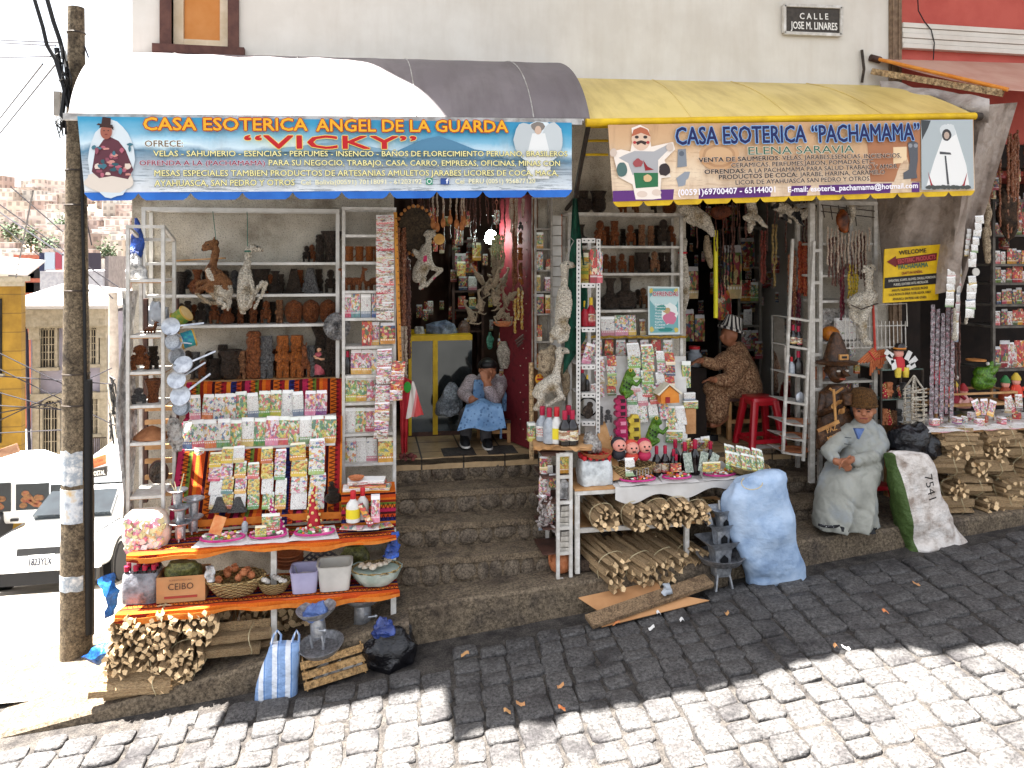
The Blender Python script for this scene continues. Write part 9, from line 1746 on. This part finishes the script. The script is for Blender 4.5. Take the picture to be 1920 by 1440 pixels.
wires=[((-5,380),(120,470)),((-5,418),(75,480)),((20,350),(118,435)),((-5,690),(220,800)),((-5,705),(210,720)),((-5,735),(120,770)),((-5,760),(115,768)),((-5,775),(118,752)),((-5,790),(210,690)),((-5,812),(118,806)),((-5,660),(118,720)),((120,470),(212,560)),((150,490),(225,540)),((-5,75),(110,80)),((-5,80),(105,86)),((-5,108),(95,106)),((-5,256),(108,116)),((-5,228),(80,120)),((30,520),(62,358)),((158,390),(172,460)),((-5,395),(118,478))]
for i,(a,c)in enumerate(wires):single('overhead_wire',MB().tube([at(a[0]+(c[0]-a[0])*k/8,a[1]+(c[1]-a[1])*k/8,3.0+.4*(i%4)*0+(-3.2*k/8 if c[0]<121 and i>12 else 0))for k in range(9)],.007,5),M('wire_dark','#1c1822',rough=.6,bump=0),f'overhead wire crossing the side street, {["high", "low", "slack", "steep", "level"][i % 5]} one','wire',group=f'{["high", "low", "slack", "steep", "level"][i % 5]} overhead wires')
hs2=thing('hanging_sign','small orange sign over the street beside the lilac house','sign',at(186,878,7.5));part('board',MB().poly([at(x,y,7.5)for x,y in((175,878),(198,870),(197,852),(174,860))],(0,.05,0)),M('faded_orange','#b5623a','#c4764c',5,.7),hs2,smooth=False)
letter('La Casa',ink('#3a1c14'),hs2,at(178,868,7.5),at(194,863,7.5),5/ppm(186,7.5),lift=.02)
ho=thing('hostel_sign','dark sign board lettered HOSTAL in the side street','sign',at(185,895,7.4));part('board',MB().poly([at(x,y,7.4)for x,y in((170,896),(200,892),(200,874),(170,880))],(0,.05,0)),ink('#2a2624'),ho,smooth=False);letter('HOSTAL',ink('#c9c4ba'),ho,at(172,892,7.4),at(198,889,7.4),9/ppm(185,7.4),bold=.03,lift=.02)
sg3=thing('shop_sign','brown leaning sign board under the yellow house','sign',at(15,850,7.8));part('board',MB().poly([at(x,y,7.8)for x,y in((-10,862),(36,848),(30,832),(-10,846))],(0,.05,0)),M('brown_sign','#6a4a38','#8a6a52',5,.7),sg3,smooth=False)
m_car=M('white_car_paint','#c9c9c8','#d2d2d0',2,.25,bump=0,spec=.6);m_cwin=M('car_glass','#15191d','#1e2428',2,.25,bump=0,spec=.25);m_tyre=flat('tyre','#17171a',.8);m_rim=M('steel_rim','#8a8a8c',rough=.4,metal=.7,bump=0)
def xsec(prof,x0,x1,y0,s=1):
 b=MB();return b
def wheel(parent,c,r_=.3,w=.18):
 m=Matrix.Translation(Vector(c)-wloc(parent))@Matrix.Rotation(R(90),4,'Y');o=link('wheel',MB().lathe([(r_*.6,-w/2),(r_*.93,-w/2),(r_,-w/3),(r_,w/3),(r_*.93,w/2),(r_*.6,w/2)],n=26).move(m).mesh('wheel',m_tyre),parent);q=link('rim',MB().lathe([(.02,w*.35),(r_*.25,w*.42),(r_*.5,w*.3),(r_*.62,w*.46),(r_*.62,-w*.4)],n=22).move(m).mesh('rim',m_rim),o)
def loft_x(b,secs,n=20):
 vs=[]
 for y,xc,zc,hw,hh,e in secs:
  for j in range(n):a=2*math.pi*(j+.5)/n;c,q=math.cos(a),math.sin(a);vs.append((xc+hw*math.copysign(abs(c)**(2/e),c),y,zc+hh*math.copysign(abs(q)**(2/e),q)))
 k=len(secs);return b.add(vs,[(i*n+j,i*n+(j+1)%n,(i+1)*n+(j+1)%n,(i+1)*n+j)for i in range(k-1)for j in range(n)]+[tuple(range(n-1,-1,-1)),tuple((k-1)*n+j for j in range(n))])
yc=5.2;cf=at(66,1062,yc);gz0=-1.905;car=thing('parked_car','white parked car with licence plate nose towards the corner','car',(cf.x+.1,yc+2,gz0));X=cf.x+.05;hw=.82
b=MB();loft_x(b,[(yc,X,gz0+.5,hw*.9,.2,5),(yc+.08,X,gz0+.52,hw*.97,.26,5),(yc+.5,X,gz0+.56,hw,.3,5),(yc+1.1,X,gz0+.6,hw,.34,5),(yc+3.2,X,gz0+.62,hw,.36,5),(yc+4.1,X,gz0+.62,hw*.95,.34,5)],28);part('body',b,m_car,car)
b=MB();loft_x(b,[(yc+1.0,X,gz0+.9,hw*.84,.06,4),(yc+1.6,X,gz0+1.12,hw*.78,.27,4),(yc+2.2,X,gz0+1.16,hw*.78,.28,4),(yc+3.2,X,gz0+1.14,hw*.78,.27,4),(yc+3.9,X,gz0+.95,hw*.8,.1,4)],28);part('cabin',b,m_car,car)
part('windscreen',MB().poly([(X-hw*.7,yc+1.03,gz0+.975),(X+hw*.7,yc+1.03,gz0+.975),(X+hw*.62,yc+1.56,gz0+1.33),(X-hw*.62,yc+1.56,gz0+1.33)],(0,-.09,.07)),m_cwin,car,smooth=False)
part('side_window',MB().poly([(X+hw*.80,yc+1.5,gz0+1.0),(X+hw*.80,yc+3.2,gz0+1.0),(X+hw*.76,yc+3.0,gz0+1.33),(X+hw*.76,yc+1.8,gz0+1.33)],(.05,0,0)),m_cwin,car,smooth=False)
part('bumper',MB().span((X-hw*.95,yc-.1,gz0+.3),(X+hw*.95,yc+.02,gz0+.48)),m_car,car,smooth=False);part('lower_grille',MB().span((X-hw*.9,yc-.06,gz0+.12),(X+hw*.9,yc+.1,gz0+.298)),m_black,car,smooth=False);part('grille',MB().span((X-hw*.45,yc-.03,gz0+.52),(X+hw*.45,yc+.01,gz0+.62)),m_black,car,smooth=False)
for s in(-1,1):part('headlight',MB().span((X+s*hw*.5,yc-.035,gz0+.5),(X+s*hw*.93,yc+.02,gz0+.64)),M('lamp_lens','#a5a5aa','#c9c9cc',20,.1,bump=0),car,smooth=False);part('indicator',MB().ball((X+s*hw*.72,yc-.1,gz0+.39),(.07,.03,.04),10,6),ink('#b58a9c'),car)
part('wiper',MB().tube([(X-.3,yc+.98,gz0+1.03),(X+.1,yc+1.2,gz0+1.2)],.012,5).tube([(X+.15,yc+.98,gz0+1.03),(X+.5,yc+1.15,gz0+1.17)],.012,5),m_black,car);part('bonnet_gap',MB().tube([(X+hw*.8,yc+.1,gz0+.79),(X+hw*.86,yc+1.0,gz0+.93)],.012,5).tube([(X-hw*.8,yc+.1,gz0+.79),(X-hw*.86,yc+1.0,gz0+.93)],.012,5),m_black,car);part('mirror',MB().ball((X+hw*1.1,yc+1.5,gz0+1.0),(.1,.06,.07),10,6),m_car,car)
plt=part('licence_plate',MB().span((X-.17,yc-.13,gz0+.36),(X+.17,yc-.102,gz0+.53)),ink('#c9c9c4'),car,smooth=False);letter('1823YLX',ink('#1c2030'),plt,(X-.15,yc-.13,gz0+.39),(X+.15,yc-.13,gz0+.39),.1,bold=.03,lift=.003)
for s in(-1,1):
 for y in(.75,3.2):wheel(car,(X+s*(hw-.06),yc+y,gz0+.3));part('wheel_arch',MB().torus((X+s*(hw-.01),yc+y,gz0+.32),.34,.03,20,6,'X'),m_black,car)
car.rotation_euler.x=-.263;car.location.z=-2.36
yv=7.6;van=thing('van','white minivan with red goods behind its window at the left edge','van',(at(50,0,yv).x,yv+1,gz0));vx0,vx1=at(-90,0,yv).x,at(121,0,yv).x;zv=at(60,882,yv).z
b=MB();n=28;vs=[]
for x,sh_ in((vx0,0),(vx0+.1,.02),(vx1-.9,.02),(vx1-.25,-.28),(vx1,-.62)):vs.append((x,sh_))
L2=[]
for x,dz in vs:L2.append((x,yv+.85,(gz0+.3+zv+dz)/2,.85,(zv+dz-gz0-.3)/2,7))
vb=[]
for x,y,z,hy,hh,e in L2:
 for j in range(n):a=2*math.pi*(j+.5)/n;c,q=math.cos(a),math.sin(a);vb.append((x,y+hy*math.copysign(abs(c)**(2/e),c),z+hh*math.copysign(abs(q)**(2/e),q)))
b.add(vb,[(i*n+j,i*n+(j+1)%n,(i+1)*n+(j+1)%n,(i+1)*n+j)for i in range(4)for j in range(n)]+[tuple(range(n)),tuple(4*n+j for j in range(n))]);part('body',b,m_car,van)
for(a0,y0),(a1,y1),nm in(((30,957),(92,905),'middle'),((-40,962),(20,905),'rear'),((95,950),(118,908),'front')):
 p,q=at(a0,y0,yv-.02),at(a1,y1,yv-.02);w_=part('side_window',MB().span((p.x,yv-.03,p.z),(q.x,yv-.002,q.z)),m_cwin,van,smooth=False)
 if nm!='front':g9=MB();[g9.ball((p.x+.12+(q.x-p.x-.24)*((k*.37)%1),yv-.034,p.z+.08+(q.z-p.z-.2)*((k*.61)%1)*(.55 if k%3 else 1)),(.07,.012,.05),8,5)for k in range(14)];part('window_goods',g9,M('van_goods','#5a1418','#6a4a2c',12,.8,c3='#3a2018'),w_)
part('door_handle',MB().box(at(27,975,yv-.03),(.12,.04,.04)),m_black,van,smooth=False);wheel(van,(vx0+.7,yv+.1,gz0+.3))
c2=thing('dark_windscreen_car','white car with a dark windscreen farther down the side street','car',at(200,945,8.4));p=at(200,935,8.4);X=p.x;g2=gz0;hw=.8
b=MB();loft_x(b,[(8.2,X,p.z-.12,hw*.95,.22,5),(8.6,X,p.z-.1,hw,.26,5),(11,X,p.z-.08,hw,.3,5)],24);part('body',b,m_car,c2);b=MB();loft_x(b,[(8.9,X,p.z+.2,hw*.86,.12,4),(9.4,X,p.z+.36,hw*.8,.26,4),(10.8,X,p.z+.36,hw*.8,.26,4)],24);part('cabin',b,m_car,c2);part('windscreen',MB().poly([(X-hw*.72,8.86,p.z+.14),(X+hw*.72,8.86,p.z+.14),(X+hw*.64,9.33,p.z+.56),(X-hw*.64,9.33,p.z+.56)],(0,-.08,.06)),m_cwin,c2,smooth=False)
